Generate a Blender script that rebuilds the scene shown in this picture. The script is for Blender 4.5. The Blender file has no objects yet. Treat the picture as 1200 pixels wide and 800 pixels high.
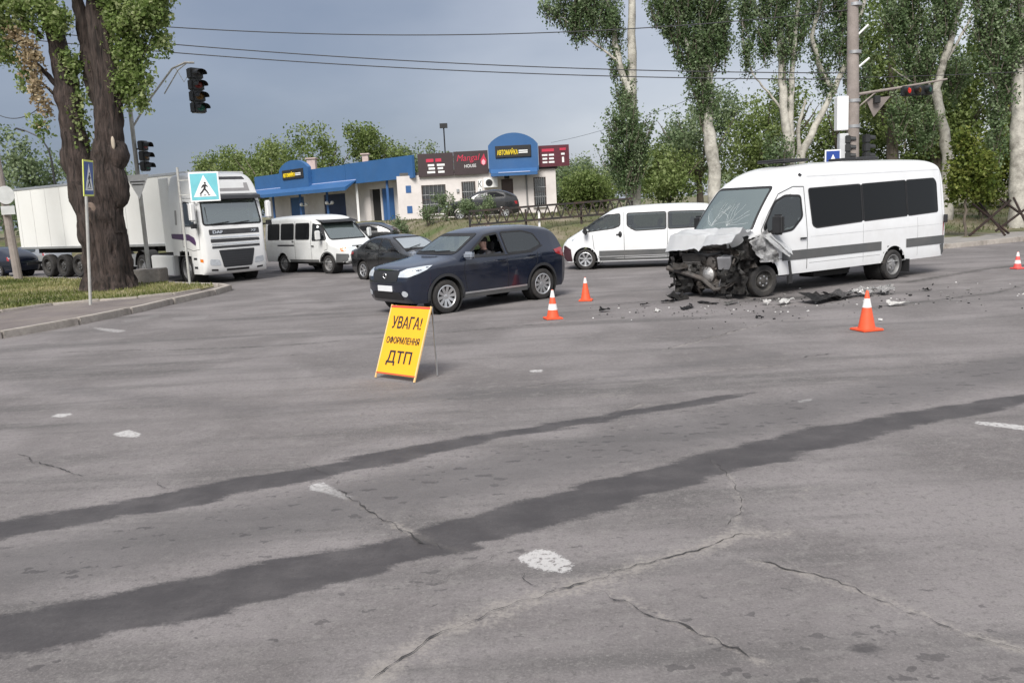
import bpy, bmesh, math, random
import numpy as np
from mathutils import Vector, Matrix
from mathutils.bvhtree import BVHTree
from mathutils import noise as mnoise

S = bpy.context.scene
COL = S.collection
R = math.radians
rnd = random.Random(7)
nrs = np.random.RandomState(11)

# ------------------------------------------------------------------ camera, sky, sun, exposure
cam_d = bpy.data.cameras.new('camera'); cam = bpy.data.objects.new('camera', cam_d); COL.objects.link(cam)
cam_d.sensor_width = 36; cam_d.lens = 30; cam_d.clip_start = .05; cam_d.clip_end = 3000
PITCH, ROLL = R(9.15), R(2.9)
fw = Vector((0, math.cos(PITCH), -math.sin(PITCH))); u0 = Vector((1, 0, 0)).cross(fw)
rt = Vector((1, 0, 0)) * math.cos(ROLL) - u0 * math.sin(ROLL); up = rt.cross(fw)
cam.matrix_world = Matrix(((rt.x, up.x, -fw.x, 0), (rt.y, up.y, -fw.y, 0), (rt.z, up.z, -fw.z, 2.2), (0, 0, 0, 1)))
S.camera = cam
S.render.engine = 'CYCLES'; S.render.resolution_x = 1024; S.render.resolution_y = 682
S.cycles.use_denoising = True; S.cycles.max_bounces = 6; S.cycles.transparent_max_bounces = 12
S.view_settings.view_transform = 'Standard'; S.view_settings.look = 'None'; S.view_settings.gamma = 1
S.view_settings.use_curve_mapping = False; S.view_settings.exposure = 1.85

SUN_EL, SUN_AZ = R(47), R(196)          # azimuth measured clockwise from +Y: behind the camera, to its left
W = bpy.data.worlds.new('World'); S.world = W; W.use_nodes = True
wt = W.node_tree; wn = wt.nodes; wn.clear()
def wnode(t, **k):
    n = wn.new(t)
    for a, b in k.items(): setattr(n, a, b)
    return n
sky = wnode('ShaderNodeTexSky', sky_type='NISHITA', sun_disc=False); sky.sun_elevation = SUN_EL; sky.sun_rotation = SUN_AZ
sky.air_density = 1.0; sky.dust_density = 2.0; sky.ozone_density = 1.0
tc = wnode('ShaderNodeTexCoord'); mp = wnode('ShaderNodeMapping'); mp.inputs['Scale'].default_value = (1, 1, 2.6); mp.inputs['Location'].default_value = (3.1, .4, .7)
n1 = wnode('ShaderNodeTexNoise'); n1.inputs['Scale'].default_value = 1.5; n1.inputs['Detail'].default_value = 6; n1.inputs['Roughness'].default_value = .5
# the storm cloud stands ahead and to the left; it thins out to the right and overhead
dt = wnode('ShaderNodeVectorMath', operation='DOT_PRODUCT'); dt.inputs[1].default_value = (.72, -.42, .5)
ad = wnode('ShaderNodeMath', operation='MULTIPLY_ADD'); ad.inputs[1].default_value = 1.5; ad.inputs[2].default_value = -.75
ad2 = wnode('ShaderNodeMath', operation='ADD'); mr = wnode('ShaderNodeMapRange', interpolation_type='SMOOTHSTEP'); mr.inputs[1].default_value = -.95; mr.inputs[2].default_value = .4
cr = wnode('ShaderNodeValToRGB'); cr.color_ramp.elements[0].color = (.54, .65, .9, 1); cr.color_ramp.elements[1].color = (2.05, 2.1, 2.25, 1)
mx = wnode('ShaderNodeMix', data_type='RGBA'); mx.inputs[0].default_value = .93
bg = wnode('ShaderNodeBackground'); bg.inputs['Strength'].default_value = .1
wo = wnode('ShaderNodeOutputWorld')
L = wt.links.new
L(tc.outputs['Generated'], mp.inputs[0]); L(mp.outputs[0], n1.inputs['Vector']); L(n1.outputs['Fac'], ad.inputs[0]); L(tc.outputs['Generated'], dt.inputs[0])
L(dt.outputs['Value'], ad2.inputs[0]); L(ad.outputs[0], ad2.inputs[1]); L(ad2.outputs[0], mr.inputs[0]); L(mr.outputs[0], cr.inputs[0])
L(sky.outputs[0], mx.inputs[6]); L(cr.outputs[0], mx.inputs[7]); L(mx.outputs[2], bg.inputs[0]); L(bg.outputs[0], wo.inputs[0])

sd = bpy.data.lights.new('sun', 'SUN'); sd.energy = 1.3; sd.angle = R(26); sd.color = (1, .965, .91)
sun = bpy.data.objects.new('sun', sd); COL.objects.link(sun)
sdir = Vector((math.sin(SUN_AZ) * math.cos(SUN_EL), math.cos(SUN_AZ) * math.cos(SUN_EL), math.sin(SUN_EL)))
sun.rotation_euler = sdir.to_track_quat('Z', 'Y').to_euler(); sun.location = (0, 0, 40)

# ------------------------------------------------------------------ materials
MATS = {}
def nodes_of(name):
    m = bpy.data.materials.new(name); m.use_nodes = True
    nt = m.node_tree; b = nt.nodes['Principled BSDF']
    return m, nt, b
def rgba(c): return (c[0], c[1], c[2], 1)
def mat(name, col, rough=.6, metal=0., spec=.5, var=.12, vscale=3., bump=0., bscale=60., coat=0., dirt=None, dscale=1.2, emit=None):
    if name in MATS: return MATS[name]
    m, nt, b = nodes_of(name); N, L = nt.nodes, nt.links.new
    tc = N.new('ShaderNodeTexCoord')
    nz = N.new('ShaderNodeTexNoise'); nz.inputs['Scale'].default_value = vscale; nz.inputs['Detail'].default_value = 6; nz.inputs['Roughness'].default_value = .62
    L(tc.outputs['Object'], nz.inputs['Vector'])
    mr = N.new('ShaderNodeMapRange'); mr.inputs[1].default_value = .3; mr.inputs[2].default_value = .7; L(nz.outputs['Fac'], mr.inputs[0])
    mx = N.new('ShaderNodeMix'); mx.data_type = 'RGBA'
    mx.inputs[6].default_value = rgba([c * (1 - var) for c in col]); mx.inputs[7].default_value = rgba([min(1, c * (1 + var)) for c in col])
    L(mr.outputs[0], mx.inputs[0]); out = mx.outputs[2]
    if dirt:
        n2 = N.new('ShaderNodeTexNoise'); n2.inputs['Scale'].default_value = dscale; n2.inputs['Detail'].default_value = 8; n2.inputs['Roughness'].default_value = .7
        L(tc.outputs['Object'], n2.inputs['Vector'])
        m2 = N.new('ShaderNodeMapRange'); m2.inputs[1].default_value = .45; m2.inputs[2].default_value = .75; m2.inputs[4].default_value = dirt[3]; L(n2.outputs['Fac'], m2.inputs[0])
        x2 = N.new('ShaderNodeMix'); x2.data_type = 'RGBA'; x2.inputs[7].default_value = rgba(dirt); L(m2.outputs[0], x2.inputs[0]); L(out, x2.inputs[6]); out = x2.outputs[2]
        rr = N.new('ShaderNodeMapRange'); rr.inputs[3].default_value = rough; rr.inputs[4].default_value = min(1, rough + .35); L(m2.outputs[0], rr.inputs[0]); L(rr.outputs[0], b.inputs['Roughness'])
    L(out, b.inputs['Base Color'])
    if not dirt: b.inputs['Roughness'].default_value = rough
    b.inputs['Metallic'].default_value = metal; b.inputs['Specular IOR Level'].default_value = spec
    b.inputs['Coat Weight'].default_value = coat; b.inputs['Coat Roughness'].default_value = .06
    if bump:
        n3 = N.new('ShaderNodeTexNoise'); n3.inputs['Scale'].default_value = bscale; n3.inputs['Detail'].default_value = 4
        L(tc.outputs['Object'], n3.inputs['Vector'])
        bp = N.new('ShaderNodeBump'); bp.inputs['Strength'].default_value = bump; bp.inputs['Distance'].default_value = .02
        L(n3.outputs['Fac'], bp.inputs['Height']); L(bp.outputs[0], b.inputs['Normal'])
    if emit: b.inputs['Emission Color'].default_value = rgba(emit); b.inputs['Emission Strength'].default_value = emit[3]
    MATS[name] = m; return m
def glass(name, tint, transp, gloss, base=(.02, .025, .025), ior=1.5):
    """tinted pane: part see-through, part mirror, rest a dark body colour"""
    if name in MATS: return MATS[name]
    m, nt, b = nodes_of(name); N, L = nt.nodes, nt.links.new; o = N['Material Output']
    tr = N.new('ShaderNodeBsdfTransparent'); tr.inputs[0].default_value = rgba(tint)
    gl = N.new('ShaderNodeBsdfGlossy'); gl.inputs['Roughness'].default_value = .04; gl.inputs[0].default_value = (.92, .97, .97, 1)
    b.inputs['Base Color'].default_value = rgba(base); b.inputs['Roughness'].default_value = .3; b.inputs['Specular IOR Level'].default_value = 0
    tcn = N.new('ShaderNodeTexCoord'); nz = N.new('ShaderNodeTexNoise'); nz.inputs['Scale'].default_value = 1.6
    bp = N.new('ShaderNodeBump'); bp.inputs['Strength'].default_value = .05; bp.inputs['Distance'].default_value = .05
    L(tcn.outputs['Object'], nz.inputs['Vector']); L(nz.outputs['Fac'], bp.inputs['Height']); L(bp.outputs[0], gl.inputs['Normal']); L(bp.outputs[0], b.inputs['Normal'])
    lw = N.new('ShaderNodeLayerWeight'); f0 = ((ior - 1) / (ior + 1)) ** 2           # Schlick reflectance, the same from both sides
    pw = N.new('ShaderNodeMath'); pw.operation = 'POWER'; pw.inputs[1].default_value = 5; L(lw.outputs['Facing'], pw.inputs[0])
    ad = N.new('ShaderNodeMath'); ad.operation = 'MULTIPLY_ADD'; ad.use_clamp = True; ad.inputs[1].default_value = 1 - f0; ad.inputs[2].default_value = f0 + gloss; L(pw.outputs[0], ad.inputs[0])
    s1 = N.new('ShaderNodeMixShader'); s1.inputs[0].default_value = transp; L(b.outputs[0], s1.inputs[1]); L(tr.outputs[0], s1.inputs[2])
    s2 = N.new('ShaderNodeMixShader'); L(ad.outputs[0], s2.inputs[0]); L(s1.outputs[0], s2.inputs[1]); L(gl.outputs[0], s2.inputs[2]); L(s2.outputs[0], o.inputs[0])
    MATS[name] = m; return m
def leaf_mat(name, c_dark, c_mid, c_light, trans=.35):
    if name in MATS: return MATS[name]
    m, nt, b = nodes_of(name); N, L = nt.nodes, nt.links.new; o = N['Material Output']
    at = N.new('ShaderNodeAttribute'); at.attribute_name = 'tint'
    cr = N.new('ShaderNodeValToRGB'); e = cr.color_ramp.elements
    e[0].color = rgba(c_dark); e[1].color = rgba(c_light); x = e.new(.5); x.color = rgba(c_mid)
    L(at.outputs['Fac'], cr.inputs[0]); L(cr.outputs[0], b.inputs['Base Color']); b.inputs['Roughness'].default_value = .55; b.inputs['Specular IOR Level'].default_value = .3
    tl = N.new('ShaderNodeBsdfTranslucent'); L(cr.outputs[0], tl.inputs[0])
    s = N.new('ShaderNodeMixShader'); s.inputs[0].default_value = trans; L(b.outputs[0], s.inputs[1]); L(tl.outputs[0], s.inputs[2]); L(s.outputs[0], o.inputs[0])
    MATS[name] = m; return m

# ------------------------------------------------------------------ objects
def tag(o, label=None, cat=None, group=None, kind=None):
    if label: o['label'] = label
    if cat: o['category'] = cat
    if group: o['group'] = group
    if kind: o['kind'] = kind
    return o
def thing(name, label, cat, loc=(0, 0, 0), rz=0., group=None, sc=1.):
    o = bpy.data.objects.new(name, None); COL.objects.link(o); o.location = loc; o.rotation_euler = (0, 0, rz); o.scale = (sc, sc, sc)
    o.empty_display_size = .2
    return tag(o, label, cat, group)
def link(name, me, parent=None, loc=None, rot=None, sc=None):
    o = bpy.data.objects.new(name, me); COL.objects.link(o)
    if parent: o.parent = parent
    if loc is not None: o.location = loc
    if rot is not None: o.rotation_euler = rot
    if sc is not None: o.scale = sc
    return o
def copy_tree(o, parent=None):
    c = o.copy(); COL.objects.link(c)
    if parent: c.parent = parent
    for ch in list(o.children): copy_tree(ch, c)
    return c
class MB:
    def __init__(s): s.v, s.f, s.mi = [], [], []
    def add(s, v, f, mi=0):
        k = len(s.v); s.v += [tuple(p) for p in v]; s.f += [tuple(i + k for i in q) for q in f]; s.mi += [mi] * len(f); return s
    def box(s, c, d, rot=None, mi=0, taper=1.):
        x, y, z = d[0] / 2, d[1] / 2, d[2] / 2
        V = [(-x, -y, -z), (x, -y, -z), (x, y, -z), (-x, y, -z)] + [(a * taper, b * taper, z) for a, b in ((-x, -y), (x, -y), (x, y), (-x, y))]
        M = rot if isinstance(rot, Matrix) else (Matrix.Rotation(rot, 3, 'Z') if rot else Matrix.Identity(3))
        V = [M @ Vector(p) + Vector(c) for p in V]
        return s.add(V, [(3, 2, 1, 0), (4, 5, 6, 7), (0, 1, 5, 4), (1, 2, 6, 5), (2, 3, 7, 6), (3, 0, 4, 7)], mi)
    def bar(s, a, b, w, h=None, mi=0, upv=(0, 0, 1)):
        a, b = Vector(a), Vector(b); h = h or w; d = (b - a); ln = d.length; d.normalize()
        u = Vector(upv)
        if abs(d.dot(u)) > .98: u = Vector((1, 0, 0))
        sx = d.cross(u).normalized(); su = sx.cross(d)
        M = Matrix((sx, d, su)).transposed()
        return s.box((a + b) / 2, (w, ln, h), M, mi)
    def tube(s, pts, r, n=8, cap=True, mi=0):
        pts = [Vector(p) for p in pts]; k = len(pts); rr = r if isinstance(r, (list, tuple)) else [r] * k
        V, Fs = [], []; prev = None
        for i, p in enumerate(pts):
            t = (pts[min(i + 1, k - 1)] - pts[max(i - 1, 0)]).normalized()
            if prev is None:
                a = Vector((0, 0, 1)) if abs(t.z) < .9 else Vector((1, 0, 0)); sx = t.cross(a).normalized()
            else: sx = (prev - t * prev.dot(t)).normalized()
            prev = sx; sy = t.cross(sx)
            for j in range(n):
                q = 2 * math.pi * j / n; V.append(p + (sx * math.cos(q) + sy * math.sin(q)) * rr[i])
        for i in range(k - 1):
            for j in range(n): Fs.append((i * n + j, i * n + (j + 1) % n, (i + 1) * n + (j + 1) % n, (i + 1) * n + j))
        if cap: Fs += [tuple(range(n))[::-1], tuple(range((k - 1) * n, k * n))]
        return s.add(V, Fs, mi)
    def lathe(s, prof, n=24, axis='z', c=(0, 0, 0), mi=0, closed=False, cap=True):
        V, Fs = [], []; k = len(prof)
        for r, h in prof:
            for j in range(n):
                a = 2 * math.pi * j / n; x, y = r * math.cos(a), r * math.sin(a)
                p = (x, y, h) if axis == 'z' else ((x, h, y) if axis == 'y' else (h, x, y))
                V.append((p[0] + c[0], p[1] + c[1], p[2] + c[2]))
        for i in range(k - 1 + (1 if closed else 0)):
            i2 = (i + 1) % k
            for j in range(n): Fs.append((i * n + j, i * n + (j + 1) % n, i2 * n + (j + 1) % n, i2 * n + j))
        if not closed and cap: Fs += [tuple(range(n))[::-1], tuple(range((k - 1) * n, k * n))]
        return s.add(V, Fs, mi)
    def prism(s, poly, fn, d0, d1, mi=0):
        n = len(poly); V = [fn(a, b, d0) for a, b in poly] + [fn(a, b, d1) for a, b in poly]
        return s.add(V, [tuple(range(n))[::-1], tuple(range(n, 2 * n))] + [(i, (i + 1) % n, n + (i + 1) % n, n + i) for i in range(n)], mi)
    def ball(s, c, r, nu=12, nv=8, mi=0):
        r = r if isinstance(r, (list, tuple)) else (r, r, r); V, Fs = [], []
        for i in range(nv + 1):
            t = math.pi * i / nv
            for j in range(nu):
                a = 2 * math.pi * j / nu
                V.append((c[0] + r[0] * math.sin(t) * math.cos(a), c[1] + r[1] * math.sin(t) * math.sin(a), c[2] - r[2] * math.cos(t)))
        for i in range(nv):
            for j in range(nu): Fs.append((i * nu + j, i * nu + (j + 1) % nu, (i + 1) * nu + (j + 1) % nu, (i + 1) * nu + j))
        return s.add(V, Fs, mi)
    def mesh(s, name, m, smooth=35, bevel=0., seg=1, fix=True, tris=False):
        me = bpy.data.meshes.new(name); me.from_pydata(s.v, [], s.f)
        for x in (m if isinstance(m, (list, tuple)) else [m]): me.materials.append(x)
        if any(s.mi): me.polygons.foreach_set('material_index', s.mi)
        if fix or bevel:
            bm = bmesh.new(); bm.from_mesh(me)
            if fix: bmesh.ops.recalc_face_normals(bm, faces=bm.faces)
            if bevel:
                es = [e for e in bm.edges if len(e.link_faces) == 2 and e.calc_face_angle(0) > R(30)]
                bmesh.ops.bevel(bm, geom=es, offset=bevel, segments=seg, affect='EDGES', clamp_overlap=True)
            bm.to_mesh(me); bm.free()
        if smooth:
            me.polygons.foreach_set('use_smooth', [True] * len(me.polygons)); me.set_sharp_from_angle(angle=R(smooth))
        me.update(); return me
    def build(s, name, m, parent=None, smooth=35, bevel=0., seg=1, loc=None, rot=None, fix=True):
        return link(name, s.mesh(name, m, smooth, bevel, seg, fix), parent, loc, rot)
def text_mesh(name, txt, size, m, depth=.004, shear=0., bold=0.):
    cu = bpy.data.curves.new(name, 'FONT'); cu.body = txt; cu.size = size; cu.extrude = depth; cu.align_x = 'CENTER'; cu.align_y = 'CENTER'; cu.shear = shear; cu.offset = bold
    cu.resolution_u = 3
    o = bpy.data.objects.new(name, cu); COL.objects.link(o)
    dg = bpy.context.evaluated_depsgraph_get(); me = bpy.data.meshes.new_from_object(o.evaluated_get(dg))
    bpy.data.objects.remove(o); bpy.data.curves.remove(cu)
    me.materials.clear(); me.materials.append(m); me.name = name
    return me
def frame3(o, ex, ey):
    """matrix whose x axis runs along ex and y axis along ey, z out of the sheet"""
    ex = Vector(ex).normalized(); ey = Vector(ey).normalized(); ez = ex.cross(ey)
    return Matrix(((ex.x, ey.x, ez.x, o[0]), (ex.y, ey.y, ez.y, o[1]), (ex.z, ey.z, ez.z, o[2]), (0, 0, 0, 1)))
def fitted(me, w=None, h=None):
    """scale a text mesh to the wanted width and height, centred"""
    co = np.empty(len(me.vertices) * 3); me.vertices.foreach_get('co', co); co = co.reshape(-1, 3)
    lo, hi = co.min(0), co.max(0); co[:, :2] -= (lo + hi)[:2] / 2
    if w: co[:, 0] *= w / (hi - lo)[0]
    if h: co[:, 1] *= h / (hi - lo)[1]
    me.vertices.foreach_set('co', co.ravel()); me.update(); return me
def leaves(name, P, size, m, parent=None, tint=None, aspect=.75, upbias=.0, kind=None):
    """one small folded blade of two triangles per leaf, scattered at P"""
    P = np.asarray(P, float); n = len(P)
    d = nrs.normal(size=(n, 3)); d[:, 2] -= upbias; d /= np.linalg.norm(d, axis=1)[:, None]
    e = np.cross(d, nrs.normal(size=(n, 3))); e /= np.linalg.norm(e, axis=1)[:, None]
    nn = np.cross(d, e)
    sz = (size * nrs.uniform(.65, 1.35, n))[:, None]
    V = np.empty((n, 4, 3)); V[:, 0] = P - d * sz * .5; V[:, 2] = P + d * sz * .5
    V[:, 1] = P + e * sz * aspect * .5 + nn * sz * .12; V[:, 3] = P - e * sz * aspect * .5 + nn * sz * .12
    me = bpy.data.meshes.new(name); me.vertices.add(n * 4); me.vertices.foreach_set('co', V.ravel())
    me.loops.add(n * 6); me.polygons.add(n * 2)
    b = np.arange(n)[:, None] * 4; idx = np.concatenate([b + 0, b + 1, b + 2, b + 0, b + 2, b + 3], 1).ravel()
    me.loops.foreach_set('vertex_index', idx); me.polygons.foreach_set('loop_start', np.arange(n * 2) * 3)
    me.update(calc_edges=True)
    a = me.attributes.new('tint', 'FLOAT', 'POINT')
    t = nrs.uniform(0, 1, n) if tint is None else np.clip(tint + nrs.normal(0, .16, n), 0, 1)
    a.data.foreach_set('value', np.repeat(t, 4)); me.materials.append(m)
    o = link(name, me, parent); 
    if kind: o['kind'] = kind
    return o
def clumps(specs, per=70, spread=.28, up=1.5, gap=.25):
    """specs: (centre, radii, n). leaves gather in small tufts inside each ellipsoid; returns points and a tone per tuft"""
    out, tone = [], []
    for c, r, n in specs:
        k = max(3, int(n / per)); q = nrs.normal(size=(k, 3)); q /= np.linalg.norm(q, axis=1)[:, None]
        q *= (nrs.uniform(.12, 1, k) ** .5)[:, None]; q[:, 2] *= 1
        q = q * np.array(r) + np.array(c)
        m = nrs.uniform(.35, 1.65, k) * n / k; tn = nrs.uniform(.15, .85, k)
        for i in range(k):
            mm = max(6, int(m[i])); s = spread * nrs.uniform(.6, 1.4)
            out.append(q[i] + np.clip(nrs.normal(size=(mm, 3)), -1.7, 1.7) * np.array([s, s, s * up])); tone.append(np.full(mm, tn[i]))
    return np.concatenate(out), np.concatenate(tone)
def plumes(specs, per=42, length=1.0, rad=.16, up=1.):
    """upright feathery sprays: leaves follow short rising twigs that start inside each ellipsoid"""
    out, tone, twig = [], [], []
    for c, r, n in specs:
        k = max(3, int(n / per)); q = nrs.normal(size=(k, 3)); q /= np.linalg.norm(q, axis=1)[:, None]; q *= (nrs.uniform(.1, 1, k) ** .45 * np.where(nrs.uniform(size=k) > .84, 1.3, 1.))[:, None]
        base = q * np.array(r) + np.array(c)
        for i in range(k):
            d = np.array([q[i, 0] * .55 + nrs.normal(0, .16), q[i, 1] * .4 + nrs.normal(0, .16), up]); d /= np.linalg.norm(d)
            L_ = length * nrs.uniform(.4, 1.5); m = max(8, int(per * nrs.uniform(.35, 1.6))); t = nrs.uniform(-.55, .55, m)
            w = rad * nrs.uniform(.6, 1.35) * (1.0 - .75 * np.clip(t + .3, 0, 1))
            out.append(base[i] + d * L_ * t[:, None] + np.clip(nrs.normal(size=(m, 3)), -1.8, 1.8) * w[:, None]); tone.append(np.clip(nrs.uniform(.1, .75) + .3 * t, 0, 1)); twig.append((base[i] - d * L_ * .55, base[i] + d * L_ * .4))
    return np.concatenate(out), np.concatenate(tone), twig
def limb(mb, pts, r0, r1, n=8, wob=.05, seg=6):
    """tapered wobbly limb through pts"""
    pts = [Vector(p) for p in pts]; path = []
    for a, b in zip(pts[:-1], pts[1:]):
        for i in range(seg): path.append(a.lerp(b, i / seg))
    path.append(pts[-1]); k = len(path)
    path = [p + Vector((rnd.uniform(-wob, wob), rnd.uniform(-wob, wob), 0)) * (1 if 0 < i < k - 1 else 0) for i, p in enumerate(path)]
    rad = [r0 + (r1 - r0) * i / (k - 1) for i in range(k)]
    mb.tube(path, [q * rnd.uniform(.93, 1.08) for q in rad], n)
    return path

# ================================================================== SETTING
def sdf_poly(X, Y, poly):
    """signed distance to a closed outline, negative inside"""
    P = np.stack([X, Y], -1); d2 = np.full(X.shape, 1e9); ins = np.zeros(X.shape, bool); n = len(poly)
    for i in range(n):
        a = np.array(poly[i]); b = np.array(poly[(i + 1) % n]); e = b - a; w = P - a
        t = np.clip((w @ e) / (e @ e), 0, 1); q = w - t[..., None] * e; d2 = np.minimum(d2, (q ** 2).sum(-1))
        c = ((a[1] <= Y) & (b[1] > Y)) | ((b[1] <= Y) & (a[1] > Y))
        ins ^= c & (X < a[0] + (Y - a[1]) * e[0] / (e[1] if abs(e[1]) > 1e-9 else 1e-9))
    d = np.sqrt(d2); return np.where(ins, -d, d)
def dist_line(X, Y, pts):
    P = np.stack([X, Y], -1); d2 = np.full(X.shape, 1e9)
    for a, b in zip(pts[:-1], pts[1:]):
        a, b = np.array(a), np.array(b); e = b - a; w = P - a
        t = np.clip((w @ e) / (e @ e), 0, 1); q = w - t[..., None] * e; d2 = np.minimum(d2, (q ** 2).sum(-1))
    return np.sqrt(d2)
WET1 = [(-7.5, 4.4), (-4.18, 6.16), (-3.99, 6.28), (-3.42, 6.51), (-2.82, 6.81), (-1.63, 7.42), (-0.86, 7.83), (-0.04, 8.2), (1.14, 8.76), (2.12, 9.14), (2.67, 9.23), (2.63, 9.11), (2.05, 8.84), (1.1, 8.44), (-0.05, 7.92), (-0.82, 7.43), (-1.54, 6.96), (-2.14, 6.66), (-2.66, 6.4), (-3.24, 6.14), (-3.76, 5.87), (-3.94, 5.77), (-7.3, 4.0)]
WET2 = [(-6.8, 3.0), (-3.23, 4.64), (-3.07, 4.7), (-2.63, 4.83), (-2.14, 5.02), (-1.58, 5.3), (-0.99, 5.51), (-0.46, 5.85), (-0.06, 6.12), (0.61, 6.45), (1.93, 7.29), (2.83, 7.73), (3.9, 8.1), (5.26, 8.59), (5.99, 8.88), (8.5, 10.1), (8.4, 9.8), (5.68, 8.42), (5.0, 8.15), (3.65, 7.57), (2.57, 7.02), (1.72, 6.52), (0.55, 5.81), (-0.07, 5.47), (-0.37, 5.23), (-0.59, 5.18), (-0.91, 4.96), (-1.42, 4.69), (-1.93, 4.46), (-2.36, 4.28), (-2.74, 4.13), (-2.88, 4.07), (-6.6, 2.3)]
CRACKS = [([(-5.0, 8.22), (-4.36, 7.72), (-4.03, 7.46), (-3.76, 7.27)], .018, 0), ([(-3.19, 7.16), (-3.01, 6.95), (-2.83, 6.79)], .012, 0),
  ([(-2.0, 7.53), (-1.64, 7.09), (-1.47, 6.64)], .008, 0), ([(-1.76, 6.84), (-1.41, 6.47), (-0.99, 5.91), (-0.71, 5.55), (-0.43, 5.25)], .012, .035),
  ([(-0.77, 3.73), (-0.63, 3.95), (-0.44, 4.19), (-0.26, 4.31), (-0.07, 4.46), (0.12, 4.58), (0.43, 4.71), (0.76, 4.91), (1.18, 5.12), (1.39, 5.26), (1.63, 5.27)], .012, .085),
  ([(1.4, 5.35), (1.58, 5.84), (1.65, 6.41), (1.6, 6.99)], .009, .02), ([(1.33, 4.9), (1.58, 4.71), (1.82, 4.44), (1.99, 4.2), (2.16, 3.92), (2.34, 3.73), (2.6, 3.5)], .013, .04),
  ([(0.44, 4.62), (0.7, 4.28), (0.91, 4.01), (1.09, 3.74)], .012, .025), ([(-0.02, 4.86), (0.12, 4.61)], .008, 0), ([(-0.55, 4.71), (-0.38, 4.9), (-0.07, 5.28)], .007, 0),
  ([(0.29, 8.07), (0.82, 8.39), (1.46, 9.09)], .008, .02), ([(3.7, 11.06), (4.4, 11.25)], .02, 0), ([(1.8, 17.53), (2.98, 18.26)], .02, 0),
  ([(-6.5, 12.5), (-3.5, 13.4), (-1.2, 13.6)], .014, 0), ([(2.2, 12.2), (4.5, 14.4), (7.5, 15.6)], .014, .03), ([(-1.0, 9.6), (.8, 10.4), (3.4, 10.6)], .01, .03)]
PAINT = [[(-0.04, 5.11), (0.1, 5.23), (0.2, 5.17), (0.31, 4.96), (0.26, 4.83), (0.06, 4.94)], [(-4.29, 8.85), (-4.2, 9.0), (-3.96, 8.78), (-3.96, 8.65), (-4.17, 8.72)],
  [(-1.73, 6.77), (-1.63, 6.82), (-1.49, 6.63), (-1.32, 6.42), (-1.35, 6.36), (-1.55, 6.55), (-1.68, 6.63)], [(4.25, 7.67), (4.45, 7.56), (4.6, 7.41), (4.68, 7.25), (4.62, 7.18), (4.45, 7.35), (4.21, 7.58)],
  [(2.97, 8.75), (3.14, 8.83), (3.13, 8.75), (2.96, 8.67)], [(-5.54, 9.97), (-5.29, 9.96), (-5.2, 9.77), (-5.42, 9.78)], [(-9.5, 18.9), (-8.83, 18.33), (-8.02, 17.67), (-8.0, 17.31), (-8.66, 17.89)],
  [(-9.0, 19.58), (-8.51, 20.52), (-8.24, 20.1), (-8.6, 19.01)], [(-7.86, 19.64), (-7.01, 19.77), (-6.83, 18.96), (-7.55, 19.08)], [(-6.39, 19.99), (-5.22, 20.17), (-5.04, 19.61), (-6.0, 19.37)], [(0.21, 11.16), (0.39, 11.17), (0.38, 11.0), (0.23, 11.04)]]
def axis_samples(segs):
    out = []
    for a, b, st in segs: out += list(np.arange(a, b - 1e-6, st))
    return np.array(out + [segs[-1][1]])
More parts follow.
